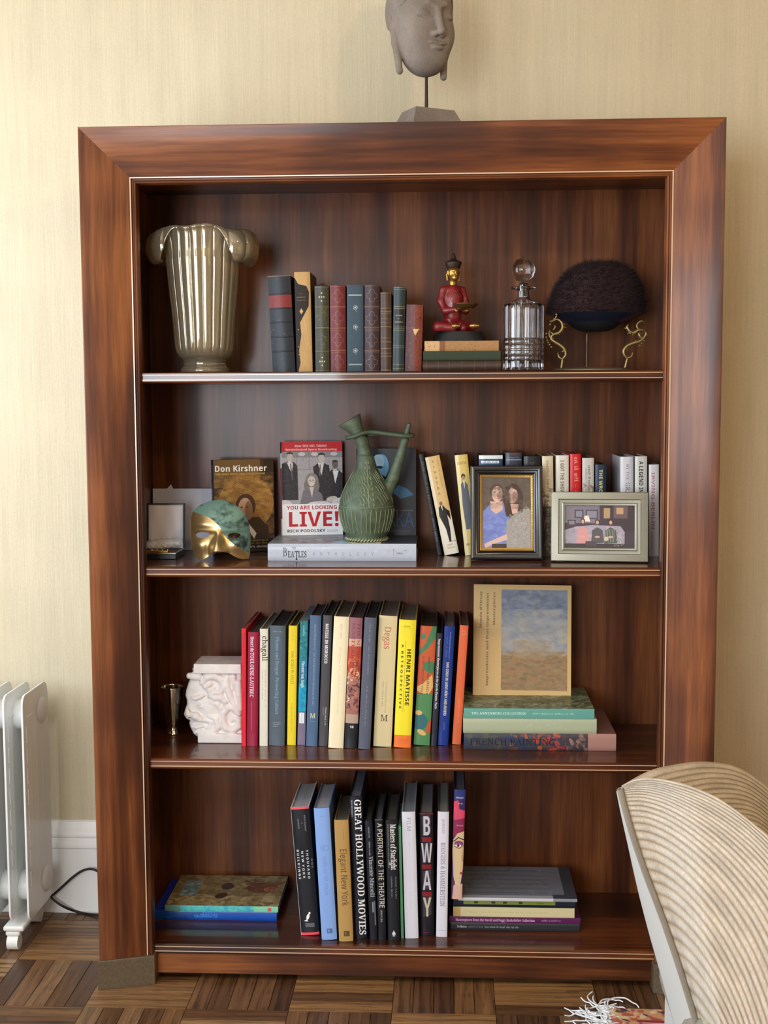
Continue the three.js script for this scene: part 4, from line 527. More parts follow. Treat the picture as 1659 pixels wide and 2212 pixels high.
  // two framed photographs on easels
  const frame = (label, W, H, members, mat, parts) => {
    const g = thing('photo_frame', label, 'picture frame', [0, 0, 0]);
    const ring = (a0, a1, prof, m, name, lab) => { const q = new Soup(); for (let k = 0; k < prof.length - 1; k++) { const [d0, z0] = prof[k], [d1, z1] = prof[k + 1], P4 = (d, z) => [[-W / 2 + d, d, z], [W / 2 - d, d, z], [W / 2 - d, H - d, z], [-W / 2 + d, H - d, z]], A = P4(d0, z0), Bq = P4(d1, z1); for (let i = 0; i < 4; i++) { const j = (i + 1) % 4; q.quad(A[i], A[j], Bq[j], Bq[i], [[0, 0], [1, 0], [1, 1], [0, 1]]); } } return part(name, crease(q.geo(), 0.5), m, g, lab); };
    for (const [prof, m, name, lab] of members) ring(0, 0, prof, m, name, lab);
    parts(g);
    part('backing', box(-W / 2 + 0.004, W / 2 - 0.004, 0.004, H - 0.004, -0.012, -0.004), M.black, g);
    const leg = box(-0.025, 0.025, 0, H * 0.66, -0.003, 0, 0); leg.rotateX(0.34).translate(0, 0.017, -0.0135 - H * 0.215); part('easel_leg', leg, M.black, g);
    return g;
  };
  const blackWood = phys({ color: rgb(20, 18, 22), roughness: 0.35, clearcoat: 0.6, clearcoatRoughness: 0.2 }), gilt = std({ color: rgb(176, 142, 78), roughness: 0.35, metalness: 0.8 });
  const glass = phys({ color: 0xffffff, transmission: 1, thickness: 0, roughness: 0.02, ior: 1.45 });
  const photo = (g, x0, x1, y0, y1, z, draw) => { const f = patch((x1 - x0) * 1000, (y1 - y0) * 1000, draw, s), q = new Soup(); q.quad([x0, y0, z], [x1, y0, z], [x1, y1, z], [x0, y1, z], [f(0, 0), f(1, 0), f(1, 1), f(0, 1)]); part('photograph', q.geo(), s.matt, g); part('glass', box(x0 - 0.001, x1 + 0.001, y0 - 0.001, y1 + 0.001, z + 0.001, z + 0.0025), glass, g); };
  {
    const W = 0.1715, H = 0.225, g = frame('black wooden picture frame with a gold beaded edge, photograph of two smiling women', W, H, [
      [[[0, -0.012], [0, 0.004], [0.002, 0.0075], [0.006, 0.009], [0.011, 0.0075], [0.0125, 0.004], [0.016, 0.0028], [0.0185, 0.0045], [0.0205, 0.003], [0.0215, -0.001]], blackWood, 'moulding'],
      [[[0.0213, 0.0012], [0.0225, 0.0022], [0.0278, 0.001], [0.0285, -0.003]], gilt, 'gilt_slip', 'gilt inner slip']], 0, (g) => {
      const bead = new THREE.SphereGeometry(0.00155, 6, 5), list = [], n = 34, m = 46, a = 0.0248;
      for (let i = 0; i <= n; i++) for (const y of [a, H - a]) list.push(bead.clone().translate(-W / 2 + a + (i / n) * (W - 2 * a), y, 0.002));
      for (let i = 1; i < m; i++) for (const x of [-W / 2 + a, W / 2 - a]) list.push(bead.clone().translate(x, a + (i / m) * (H - 2 * a), 0.002));
      const b = part('beading', list, gilt, g, 'gold beaded edge'); b.userData.kind = 'stuff';
      photo(g, -W / 2 + 0.028, W / 2 - 0.028, 0.028, H - 0.028, -0.0025, (c, w, h) => {
        R(c, '#5e534e', 0, 0, w, h); daubs(c, 0, 0, w, h * 0.5, 40, ['#665a54', '#564c48'], 14);
        E(c, '#4a3630', w * 0.3, h * 0.2, 17, 18); P(c, '#7c8fd0', 0, h, w * 0.02, h * 0.48, w * 0.16, h * 0.38, w * 0.44, h * 0.36, w * 0.56, h * 0.5, w * 0.52, h); P(c, '#e0b8a8', w * 0.16, h * 0.34, w * 0.42, h * 0.34, w * 0.42, h * 0.46, w * 0.28, h * 0.52, w * 0.18, h * 0.46); E(c, '#e8c0b0', w * 0.31, h * 0.235, 13, 19);
        E(c, '#3a2420', w * 0.64, h * 0.24, 19, 26); P(c, '#3a2420', w * 0.42, h * 0.26, w * 0.5, h * 0.56, w * 0.6, h * 0.54, w * 0.84, h * 0.52, w * 0.84, h * 0.24); P(c, '#a5a09c', w * 0.48, h, w * 0.5, h * 0.62, w * 0.66, h * 0.52, w * 0.9, h * 0.4, w, h * 0.46, w, h); P(c, '#e2b8a8', w * 0.58, h * 0.38, w * 0.76, h * 0.38, w * 0.72, h * 0.5, w * 0.62, h * 0.52); E(c, '#e6bcac', w * 0.62, h * 0.255, 13, 20); P(c, '#3a2420', w * 0.47, h * 0.14, w * 0.62, h * 0.09, w * 0.8, h * 0.16, w * 0.76, h * 0.2, w * 0.6, h * 0.14, w * 0.5, h * 0.24);
        for (const [x, y] of [[0.26, 0.215], [0.37, 0.215], [0.56, 0.235], [0.68, 0.235]]) E(c, '#4c342e', w * x, h * y, 1.9, 1); for (const x of [0.56, 0.68]) { c.strokeStyle = '#3a3030'; c.lineWidth = 0.6; c.beginPath(); c.ellipse(w * x, h * 0.238, 5, 3.6, 0, 0, 6.3); c.stroke(); } for (const [x, y] of [[0.315, 0.29], [0.62, 0.31]]) { E(c, '#c87070', w * x, h * y, 5.4, 2.4); E(c, '#f6f0ec', w * x, h * y - 0.4, 4.2, 1.2); }
        for (const [x, y] of [[0.31, 0.255], [0.62, 0.275]]) { L(c, '#c89484', 0.9, w * x, h * (y - 0.03), w * (x + 0.012), h * y, w * (x - 0.008), h * y); for (const q of [-1, 1]) { c.globalAlpha = 0.3; E(c, '#d88880', w * (x + q * 0.07), h * (y + 0.01), 4, 3); c.globalAlpha = 1; L(c, '#5c4038', 0.8, w * (x + q * 0.035), h * (y - 0.055), w * (x + q * 0.085), h * (y - 0.058)); } c.globalAlpha = 0.22; E(c, '#7c5044', w * (x + 0.06), h * y, 7, 16); E(c, '#fff4ec', w * (x - 0.04), h * (y - 0.07), 5, 5); c.globalAlpha = 1; }
        for (let i = 0; i < 40; i++) { const q = rnd(); L(c, ['#2c1a18', '#4c302a', '#5a3c32'][i % 3], 0.5, w * (0.47 + 0.1 * q), h * (0.16 + 0.1 * rnd()), w * (0.46 + 0.12 * q), h * (0.4 + 0.15 * rnd())); L(c, ['#2c1a18', '#4c302a'][i % 2], 0.5, w * (0.74 + 0.09 * q), h * 0.2, w * (0.74 + 0.1 * q), h * (0.36 + 0.16 * rnd())); L(c, '#5c443a', 0.5, w * (0.2 + 0.22 * q), h * (0.12 + 0.03 * rnd()), w * (0.19 + 0.24 * q), h * (0.15 + 0.03 * rnd())); }
        soft(c, 0, h * 0.5, w * 0.5, h * 0.5, 160, ['#5c6cb0', '#90a0e0', '#6c7cc0'], 10); soft(c, 0, 0, w, h * 0.45, 120, ['#4c423e', '#74665e'], 12);
        daubs(c, w * 0.56, h * 0.5, w * 0.44, h * 0.5, 160, ['#b4b0ac', '#918c8a', '#c0bcb8'], 3); daubs(c, w * 0.02, h * 0.5, w * 0.44, h * 0.36, 24, ['#7486c8', '#8698d8'], 8); P(c, '#e2bcae', w * 0.04, h * 0.94, w * 0.3, h * 0.86, w * 0.5, h * 0.8, w * 0.52, h * 0.88, w * 0.24, h * 0.94, w * 0.06, h); R(c, '#3a3034', w * 0.2, h * 0.94, w * 0.3, h);
      });
    });
    const p = on(1014.5, 1211.7, Y), q = on(1174, 1209.6, Y); g.position.set((p.x + q.x) / 2, Y + 0.0022, (p.z + q.z) / 2 + 0.004); g.rotation.set(-0.15, 0.02, 0);
  }
  {
    const W = 0.226, H = 0.164, pewter = std({ color: rgb(158, 155, 144), roughness: 0.34, metalness: 0.75, map: tex(256, 256, (u, v) => { const n = fbm(u, v, 24, 24, 4, 44); const q = 200 + 55 * n; return [q, q, q * 0.97]; }, true, 8, 8) });
    const g = frame('hammered silver picture frame, photograph of three women on a sofa', W, H, [
      [[[0, -0.012], [0, 0.004], [0.0015, 0.006], [0.017, 0.0066], [0.018, 0.005], [0.0185, 0.0008], [0.0255, 0.0003]], pewter, 'moulding'],
      [[[0.0255, 0.0003], [0.026, 0.0045], [0.0275, 0.0055], [0.0315, 0.005], [0.0325, -0.002]], pewter, 'inner_rim', 'polished inner rim']], 0, (g) => {
      photo(g, -W / 2 + 0.0322, W / 2 - 0.0322, 0.0322, H - 0.0322, -0.0015, (c, w, h) => {
        R(c, '#453848', 0, 0, w, h); R(c, '#7f7888', 0, 0, w * 0.5, h * 0.42); R(c, '#3a2e3c', w * 0.62, 0, w, h * 0.6); R(c, '#6c5a60', w * 0.7, 0, w * 0.2, h * 0.3); R(c, '#b89a70', w * 0.56, h * 0.06, w * 0.09, h * 0.24); R(c, '#c8a078', w * 0.74, h * 0.05, w * 0.1, h * 0.15); for (const [x, y, a, b] of [[0.14, 0.1, 0.13, 0.2], [0.3, 0.1, 0.18, 0.22], [0.04, 0.34, 0.12, 0.14]]) { R(c, '#4c4656', w * x, h * y, w * a, h * b); R(c, '#8a8898', w * (x + 0.02), h * (y + 0.03), w * (a - 0.04), h * (b - 0.06)); }
        P(c, '#f2e8d4', w * 0.26, h * 0.38, w * 0.29, h * 0.24, w * 0.34, h * 0.24, w * 0.37, h * 0.38); P(c, '#a8a0b0', 0, h * 0.8, 0, h * 0.58, w * 0.16, h * 0.5, w * 0.4, h * 0.46, w * 0.8, h * 0.48, w * 0.86, h * 0.62, w * 0.86, h * 0.96, w * 0.1, h * 0.94); daubs(c, 0, h * 0.5, w * 0.86, h * 0.45, 70, ['#bab2bc', '#9890a4', '#c8c0bc'], 6);
        const who = (x, dress, hair, y) => { E(c, hair, w * x, h * (y - 0.13), 5.4, 6.4); E(c, '#d8a898', w * x, h * (y - 0.12), 3.6, 4.8); P(c, dress, w * (x - 0.09), h * 0.9, w * (x - 0.075), h * (y + 0.06), w * x, h * (y - 0.01), w * (x + 0.075), h * (y + 0.06), w * (x + 0.1), h * 0.88); E(c, '#d8a898', w * x, h * 0.74, 6, 2.6); };
        who(0.26, '#d89c9c', '#3a2420', 0.5); who(0.47, '#56565e', '#2a1a1a', 0.52); who(0.66, '#4a5650', '#4a2420', 0.52); for (let i = 0; i < 6; i++) L(c, '#c8c8c0', 0.8, w * (0.6 + i * 0.022), h * 0.56, w * (0.585 + i * 0.024), h * 0.86); E(c, '#e0c8b0', w * 0.6, h * 0.78, 5, 5); R(c, '#3c3440', 0, h * 0.9, w, h); daubs(c, w * 0.7, h * 0.6, w * 0.16, h * 0.36, 30, ['#d8d0c0', '#8a8488'], 3); R(c, '#4c4450', w * 0.3, h * 0.84, w * 0.16, h * 0.12);
      });
    });
    const p = on(1191, 1211.7, Y), q = on(1399, 1217.3, Y); g.position.set((p.x + q.x) / 2, Y + 0.002, (p.z + q.z) / 2 + 0.004); g.rotation.order = 'YXZ'; g.rotation.set(-0.13, -0.09, 0);
  }
  // letter at the back, open presentation case in front of it
  {
    const z = -0.342, a = at(332, 1184, z), b = at(470, 1184, z), t = at(400, 1055, z), H = t.y - Y - 0.001, W = b.x - a.x;
    const g = thing('envelope', 'large pale blue-grey envelope propped against the back panel behind the mask', 'envelope', [(a.x + b.x) / 2, Y + 0.0005, z]);
    const f = patch(W * 1000, H * 1000, (c, w, h) => { R(c, '#c3c5d6', 0, 0, w, h); daubs(c, 0, 0, w, h, 24, ['#c9cbdb', '#bcbed0'], 16); for (let i = 0; i < 3; i++) ht(c, ['~epartment of Music', '~ffice of the Director', '~420 Broadway'][i], w * 0.06, 8 + i * 3.6, w * (0.46 - 0.08 * i), 2, 's', '#8f93ac'); L(c, '#a8abc0', 0.5, 0, h - 10, w, h - 9.4); }, s), q = new Soup(), k = patch(3, 3, solid('#c3c5d6'), s)(0.5, 0.5);
    q.quad([-W / 2, 0, 0.0012], [W / 2, 0, 0.0012], [W / 2, H, 0.0012], [-W / 2, H, 0.0012], [f(0, 0), f(1, 0), f(1, 1), f(0, 1)]);
    q.quad([W / 2, 0, -0.0012], [-W / 2, 0, -0.0012], [-W / 2, H, -0.0012], [W / 2, H, -0.0012], [k, k, k, k]);
    const c4 = [[-W / 2, 0], [W / 2, 0], [W / 2, H], [-W / 2, H]]; c4.forEach((e, i) => { const n = c4[(i + 1) % 4]; q.quad([e[0], e[1], 0.0012], [e[0], e[1], -0.0012], [n[0], n[1], -0.0012], [n[0], n[1], 0.0012], [k, k, k, k]); });
    part('body', q.geo(), s.matt, g);
    const u = at(366, 1054, z).x - (a.x + b.x) / 2;
    part('flap_tip', new Soup().tri([u - 0.008, H - 0.001, 0.001], [u + 0.009, H - 0.001, 0.001], [u + 0.003, H + 0.011, -0.001], [k, k, k]).tri([u - 0.008, H - 0.001, 0], [u + 0.003, H + 0.011, -0.002], [u + 0.009, H - 0.001, 0], [k, k, k]).geo(), s.matt, g);
    g.rotation.x = -0.07; g.position.z += 0.006;
  }
  {
    const zf = on(370, 1208.5, Y).z, X1 = at(380, 1208, zf).x, X0 = -0.643, D = 0.1, g = thing('presentation_case', 'small open black case with a white satin lined lid, left of the mask', 'case', [(X0 + X1) / 2, Y + 0.0003, zf]), w = (X1 - X0) / 2;
    const leather = std({ color: rgb(18, 17, 20), roughness: 0.45 }), satin = phys({ color: rgb(232, 230, 240), roughness: 0.5, sheen: 0.5, sheenRoughness: 0.4, sheenColor: new THREE.Color(1, 1, 1) }), gold = std({ color: rgb(200, 160, 80), roughness: 0.3, metalness: 0.9 });
    part('base', [box(-w, w, 0, 0.014, -D, 0, 0.0015)], leather, g); part('base_rim', [box(-w, w, 0.0135, 0.0155, -0.004, 0.0004, 0.0006), box(w - 0.004, w + 0.0003, 0.0135, 0.0155, -D, 0, 0.0006)], gold, g, 'thin gold rim');
    const lid = new THREE.Group(); lid.name = numbered('lid'); g.add(lid); lid.position.set(0, 0.016, -D + 0.004); lid.rotation.x = -0.1;
    const H = 0.112; part('lid_shell', [box(-w, w, 0, H, -0.013, -0.009), box(-w, -w + 0.0025, 0, H, -0.011, 0), box(w - 0.0028, w, 0, H, -0.011, 0), box(-w, w, H - 0.0025, H, -0.011, 0)], leather, lid);
    part('satin_lining', grid((p, q) => [mix(-w + 0.003, w - 0.003, p), mix(0.0, H - 0.003, q), -0.006 + 0.0045 * (1 - Math.pow(Math.abs(2 * p - 1), 6)) * (1 - Math.pow(Math.abs(2 * q - 1), 6)) + 0.0006 * Math.sin(p * 14 + q * 5)], 24, 24), satin, lid, 'puffed white satin lining');
    part('medal_bar', [box(-w + 0.006, w - 0.022, 0.0145, 0.019, -0.03, -0.012, 0.001), ...[0, 1, 2, 3].map((i) => new THREE.SphereGeometry(0.0034, 10, 8).translate(-w + 0.03 + i * 0.013, 0.02, -0.02))], gold, g, 'small gold bar with studs');
    part('plastic_bag', grid((p, q) => { const x = mix(-w + 0.004, w + 0.004, p), a = q * 6.283, r = 0.008 + 0.004 * Math.sin(p * 3.1) + 0.0012 * Math.sin(p * 40 + q * 30); return [x, 0.03 + 0.006 * p + r * Math.sin(a), -0.045 + 1.6 * r * Math.cos(a)]; }, 40, 24), phys({ color: 0xffffff, transmission: 0.75, thickness: 0, roughness: 0.12, ior: 1.4 }), g, 'crumpled clear plastic bag');
  }
  M.beatlesTop = yB; M.beatlesZ = zB;
}
// ---------------------------------------------------------------- bottom shelf
{
  const s = newSheet(), Y = SH[3], G = 'books upright on the bottom shelf';
  const B = (label, bl, br, tl, d, o) => stood(label, G, bl, br, tl, Y, { sheet: s, d, ...o });
  B('thick black book with pink headbands and a small white bird on its spine', [650.4, 2021], 690.5, [627.4, 1745], 0.2, { col: '#14171c', edge: '#e8e4e4', pages: '#c4c2c8', headband: '#e84a5a', spine: (c, w, h) => { R(c, '#171a20', 0, 0, w, h); R(c, '#ee5a68', 0, 0, w, 5.5); R(c, '#ee5060', 0, h - 7, w, 8); R(c, '#dcdada', 0, 0, 1, h); vt(c, 'BROCKMANN', w * 0.72, 20, 40, 3.2, 's', '#a8adb4'); vt(c, '&', w * 0.55, 38, 3, 3, 's', '#a8adb4'); vt(c, 'HARRIS', w * 0.36, 28, 26, 3.2, 's', '#a8adb4'); vt(c, 'O N E', w * 0.92, 128, 24, 4, 'sb', '#8a8e98'); vt(c, 'T H O U S A N D', w * 0.7, 106, 72, 5, 'sb', '#e4e6ea'); vt(c, 'N E W  Y O R K', w * 0.44, 108, 68, 5, 'sb', '#e4e6ea'); vt(c, 'B U I L D I N G S', w * 0.2, 104, 74, 5, 'sb', '#e4e6ea'); E(c, '#f6f6f8', w * 0.46, h - 46, 3.6, 8, 0.35); E(c, '#f6f6f8', w * 0.56, h - 55, 2.6, 3); P(c, '#f6f6f8', w * 0.4, h - 40, w * 0.22, h - 36, w * 0.46, h - 34); for (let i = 0; i < 4; i++) R(c, '#8a8e94', w * 0.28, h - 30 + i * 2.6, w * 0.5, 1.4); } });
  B('light blue book with faint lettering, next to the black one with pink headbands', [695, 2030.5], 728.5, [677.5, 1746.5], 0.2, { col: '#6c88bc', pages: '#b4b2bc', spine: (c, w, h) => { R(c, '#86a8e2', 0, 0, w, h); ht(c, '~OSBORNE', w * 0.35, 22, w * 0.4, 2.6, 's', '#6a8cc4'); c.strokeStyle = '#6486bc'; c.lineWidth = 0.8; for (const [x, r] of [[0.44, 4.5], [0.62, 6]]) { c.beginPath(); c.ellipse(w * x, 98, r, r * 1.1, 0, 0, 6.3); c.stroke(); } vt(c, 'YEARS OF THE OSCAR', w * 0.52, 118, 96, 8, 's', '#6a8cc6'); R(c, '#56709c', w * 0.38, h - 28, w * 0.36, 12); R(c, '#86a8e2', w * 0.46, h - 25, w * 0.08, 6); } });
  B('tan book with thin art nouveau lettering', [732.5, 2034], 763.5, [721.5, 1772], 0.2, { col: '#8c6d3c', pages: '#5c544c', spine: (c, w, h) => { R(c, '#b48f54', 0, 0, w, h); vt(c, 'Elegant New York', w * 0.55, 70, 140, 15, 's', '#4a3818'); vt(c, '~A MONACELLI', w * 0.62, 24, 24, 3, 's', '#8c6c38'); R(c, '#5c4622', w * 0.36, h - 26, w * 0.4, 13); R(c, '#8a6a3a', w * 0.44, h - 23, w * 0.1, 7); } });
  B('tall black book with big white capitals, tallest of the row', [767.5, 2028], 793.8, [755, 1721], 0.25, { col: '#12141c', pages: '#6c7080', spine: (c, w, h) => { R(c, '#151722', 0, 0, w, h); vt(c, 'GREAT HOLLYWOOD MOVIES', w * 0.64, 7, h - 16, 15.5, 'rb', '#f6f6f8'); vt(c, 'TED SENNETT', w * 0.16, 8, 42, 3, 'rb', '#b8bcc8'); vt(c, '~Abrams', w * 0.14, h - 58, 48, 2.6, 'r', '#98a0b0'); } });
  B('slim black book with small white script, right of the tall black one', [799.3, 2031], 816, [787.5, 1773], 0.2, { col: '#0f1116', pages: '#3d3a3a', spine: (c, w, h) => { R(c, '#131520', 0, 0, w, h); vt(c, 'Vincente Minnelli', w * 0.6, 88, 100, 9, 'r', '#d4d6da'); vt(c, '~EMANUEL LEVY', w * 0.5, 16, 26, 3.4, 's', '#b0b4ba'); vt(c, '~HOLLYWOOD’S DARK DREAMER', w * 0.5, 52, 34, 3, 's', '#b0b4ba'); R(c, '#8a8e96', w * 0.5, 200, w * 0.18, 26); R(c, '#6a6e76', w * 0.74, 198, w * 0.16, 60); } });
  B('narrow black book with cream condensed capitals', [817.5, 2031.5], 834.8, [809.5, 1771], 0.21, { col: '#0e0f14', pages: '#5a5c64', spine: (c, w, h) => { R(c, '#12131a', 0, 0, w, h); R(c, '#a8a8b0', 0, 0, w, 1.2); vt(c, 'A PORTRAIT OF THE THEATRE', w * 0.58, 9, 208, 11.5, 's', '#e6e0cc'); vt(c, '~FREDERIC ZOLLO', w * 0.5, 222, 30, 4, 's', '#b8b4a4'); } });
  B('black book with pale gothic lettering and a small white maple leaf', [838.5, 2031.8], 864.3, [832.5, 1772], 0.21, { col: '#101218', pages: '#4a4642', spine: (c, w, h) => { R(c, '#14161d', 0, 0, w, h); vt(c, 'Masters of Starlight', w * 0.62, 10, 112, 13, 'rb', '#eceae2'); vt(c, 'PHOTOGRAPHERS IN HOLLYWOOD', w * 0.2, 10, 108, 2.8, 's', '#a8a8a8'); vt(c, 'DAVID FAHEY', w * 0.76, 138, 56, 3, 's', '#a8a8a8'); vt(c, 'LINDA RICH', w * 0.4, 138, 52, 3, 's', '#a8a8a8'); E(c, '#dcdcdc', w * 0.5, h - 18, 4, 3.4); P(c, '#dcdcdc', w * 0.34, h - 14, w * 0.66, h - 14, w * 0.5, h - 26); R(c, '#dcdcdc', w * 0.4, h - 13, w * 0.2, 2.6); } });
  B('very thin green book squeezed left of the plain white one', [866.2, 2027.5], 872.6, [860.2, 1785], 0.17, { kind: 'paper', col: '#4c8a64', pages: '#8ca898', spine: (c, w, h) => { R(c, '#5a9a70', 0, 0, w, h); } });
  B('broad white book with thin grey capitals at its top', [875.3, 2027.5], 904.5, [867.7, 1754], 0.24, { col: '#a8a8b0', pages: '#8c9098', spine: (c, w, h) => { R(c, '#dadae4', 0, 0, w, h); vt(c, 'FILM', w * 0.5, 14, 34, 9, 's', '#9a9aa8'); vt(c, '~AN INTERNATIONAL HISTORY OF THE MEDIUM', w * 0.5, 54, 190, 3, 's', '#c2c2cc'); } });
  B('black book with large upright white letters split by red bars', [909, 2021], 938.5, [906.4, 1756.5], 0.24, { col: '#15131d', pages: '#807c80', spine: (c, w, h) => { R(c, '#171422', 0, 0, w, h); R(c, '#8c1f2a', 0, 0, w, 3.5); const q = [['B', 55], ['W', 122], ['A', 190], ['Y', 256]]; q.forEach(([ch, y], i) => { c.save(); c.font = 'bold 100px ' + SANS; const m = c.measureText(ch).width; c.restore(); const len = w * (i === 1 ? 0.8 : 0.62); ht(c, ch, w / 2 - len / 2, y, len, 47, 'sb', i < 3 ? '#d8d4dc' : '#d6cca8'); for (let k = 0; k < 18; k++) L(c, '#a09ca8', 0.5, w * 0.2, y - k * 2.6, w * 0.8, y - k * 2.6 - 6); R(c, '#171422', w * 0.0, 0, 0, 0); if (i < 3) R(c, '#8a2028', w * 0.16, y + 5, w * 0.68, 11); }); R(c, '#8c1f2a', w * 0.2, h - 9, w * 0.4, 1.4); } });
  B('white book with long grey serif capitals, last upright on the bottom shelf', [941.5, 2024.3], 965.8, [945.2, 1753.5], 0.24, { col: '#48485a', pages: '#8f9088', spine: (c, w, h) => { R(c, '#dcdae4', 0, 0, w, h); vt(c, 'MORDDEN', w * 0.52, 18, 36, 6, 'r', '#8f8f9c'); vt(c, 'RODGERS & HAMMERSTEIN', w * 0.52, 76, 158, 10, 'r', '#6c6c7a'); L(c, '#aaa8b4', 0.7, 0, h - 17, w, h - 17); } });

  // the low stack on the right
  const S = 'flat books in the stack on the bottom shelf, right', z = on(980, 2010, Y).z, T = (v) => at(1110, v, z).y, lv = [Y, T(1994.5), T(1981.5), T(1960.5), T(1940.5), T(1934)];
  const F = (label, u0, u1, k, o) => laid(label, S, u0, u1, 2000 - k * 14, o.z ?? z, lv[k], lv[k + 1] - lv[k] - 0.0004, { sheet: s, d: 0.21, ...o });
  F('dark grey book at the very bottom of the right-hand stack', 973, 1252, 0, { col: '#26282c', pages: '#55524c', spine: (c, w, h) => { R(c, '#2c2e33', 0, 0, w, h); vt(c, 'Tribeca', w * 0.5, 16, 24, 5, 'rb', '#c8ccd0'); vt(c, '~PLACES OF POWER', w * 0.5, 44, 36, 3.6, 's', '#8a8e94'); vt(c, '~The Museum of Modern Art, New York', w * 0.5, 84, 82, 4, 'r', '#b0b4b8'); } });
  F('slim purple book with white lettering, second from the bottom of the right-hand stack', 970, 1254, 1, { col: '#4a1a44', pages: '#6a5a64', kind: 'paper', spine: (c, w, h) => { R(c, '#5a1d52', 0, 0, w, h); vt(c, 'Masterpieces from the David and Peggy Rockefeller Collection', w * 0.48, 16, 192, 6, 'rb', '#d8b8d0'); vt(c, '~Museum of Modern Art', w * 0.5, 224, 46, 4, 'r', '#b890b0'); } });
  F('thick cream book in the middle of the right-hand stack', 979, 1241, 2, { col: '#b0a078', pages: '#a89c80', kind: 'paper', spine: (c, w, h) => { R(c, '#d8cda0', 0, 0, w, h); R(c, '#c4a868', 0, 0, w, 18); vt(c, '~A HISTORY OF THE MUSICAL THEATRE IN NEW YORK AND LONDON', w * 0.5, 30, 200, 3, 's', '#b4a878'); } });
  F('navy book with a long yellow-green label in the right-hand stack', 980, 1243, 3, { col: '#161c28', pages: '#6a6c70', spine: (c, w, h) => { R(c, '#1c2636', 0, 0, w, h); R(c, '#8c9a48', w * 0.3, 24, w * 0.44, 222); for (const y of [50, 92, 120, 158]) R(c, '#3c4420', w * 0.4, y, w * 0.22, 9); vt(c, '~LIFE', w * 0.5, 200, 20, 4, 'sb', '#4c5428'); } });
  const mag = laid('grey magazine lying on top of the right-hand stack', S, 990, 1247, 1936, on(1100, 1937, lv[5]).z + 0.01, lv[4], lv[5] - lv[4], { sheet: s, d: 0.205, kind: 'paper', matt: true, col: '#4a4c56', pages: '#b8b8bc', spine: (c, w, h) => { R(c, '#8a8c92', 0, 0, w, h); R(c, '#c8c8cc', 0, 0, w, h * 0.8); }, front: (c, w, h) => { R(c, '#6f717c', 0, 0, w, h); R(c, '#9a9ca4', 0, 0, 18, h * 0.84); R(c, '#3a3b44', 0, h * 0.8, w, h); R(c, '#6f717c', 26, h * 0.8, w, h * 0.1); for (let i = 0; i < 12; i++) R(c, i % 2 ? '#74767f' : '#666872', 30 + i * 14, 0, 9, h * 0.78); daubs(c, 20, 0, w - 20, h * 0.8, 60, ['#62646e', '#7a7c86'], 12); } });
  // picture-spined book that stands on the stack
  stood('picture spine of a woman’s face in pink and violet, standing on the right-hand stack', G, [973.5, 1925], 998, [981, 1706], lv[5], { sheet: s, z: z + 0.03, d: 0.18, col: '#241a34', pages: '#6c6a78', spine: (c, w, h) => { R(c, '#3a2a5c', 0, 0, w, h); R(c, '#2c3a78', 0, 0, w, 26); ht(c, '~LEGENDS', w * 0.16, 22, w * 0.72, 4, 'sb', '#d8d8ec'); P(c, '#d84a6c', 0, 30, w * 0.4, 26, w * 0.5, 48, w, 52, w, 80, 0, 82); ht(c, '~OF THE', w * 0.4, 36, w * 0.4, 3, 'sb', '#e4d8e8'); P(c, '#8c2a50', 0, 76, w, 70, w, 100, 0, 118); ht(c, '~MOVIES', w * 0.3, 90, w * 0.6, 3, 'sb', '#e8c8d4'); P(c, '#d8bc94', w, 102, w * 0.4, 108, w * 0.05, 124, 0, 150, w * 0.16, 214, w * 0.4, 244, w * 0.8, 236, w, 190); L(c, '#2a1a24', 2.2, w * 0.1, 128, w * 0.5, 118, w, 124); E(c, '#8c4a7a', w * 0.55, 133, w * 0.4, 7); E(c, '#f0e4dc', w * 0.5, 138, w * 0.28, 3); E(c, '#2a2030', w * 0.5, 138, 3, 3); L(c, '#2a1a24', 1.4, w * 0.16, 140, w * 0.6, 145, w * 0.95, 138); P(c, '#b89a7a', w * 0.86, 150, w, 178, w * 0.84, 176); E(c, '#a83a4c', w * 0.86, 206, 4, 3); R(c, '#5a2a50', 0, 226, w * 0.3, 20); P(c, '#d8b0a0', w * 0.2, 236, w, 232, w, h, w * 0.1, h); } });

  // the two flat books on the left
  const SL = 'two flat books at the left end of the bottom shelf', zl = on(466, 1988.5, Y).z, q1 = at(466, 1968.5, zl).y, q2 = at(478, 1957, zl + 0.0).y;
  laid('glossy bright blue book lying flat at the left end of the bottom shelf', SL, 333, 597.5, 1980, zl, Y, q1 - Y, { sheet: s, d: 0.205, col: '#123ca0', pages: '#c8ccd4', spine: (c, w, h) => { R(c, '#1250b8', 0, 0, w, h); R(c, '#0c3c8a', 0, 0, w, 70); daubs(c, 0, 0, w, 120, 30, ['#104a94', '#0c3a80'], 12); vt(c, '~IMPRESSIONISTS', w * 0.5, 100, 60, 9, 'sb', '#3c88dc'); }, front: solid('#1638b4') });
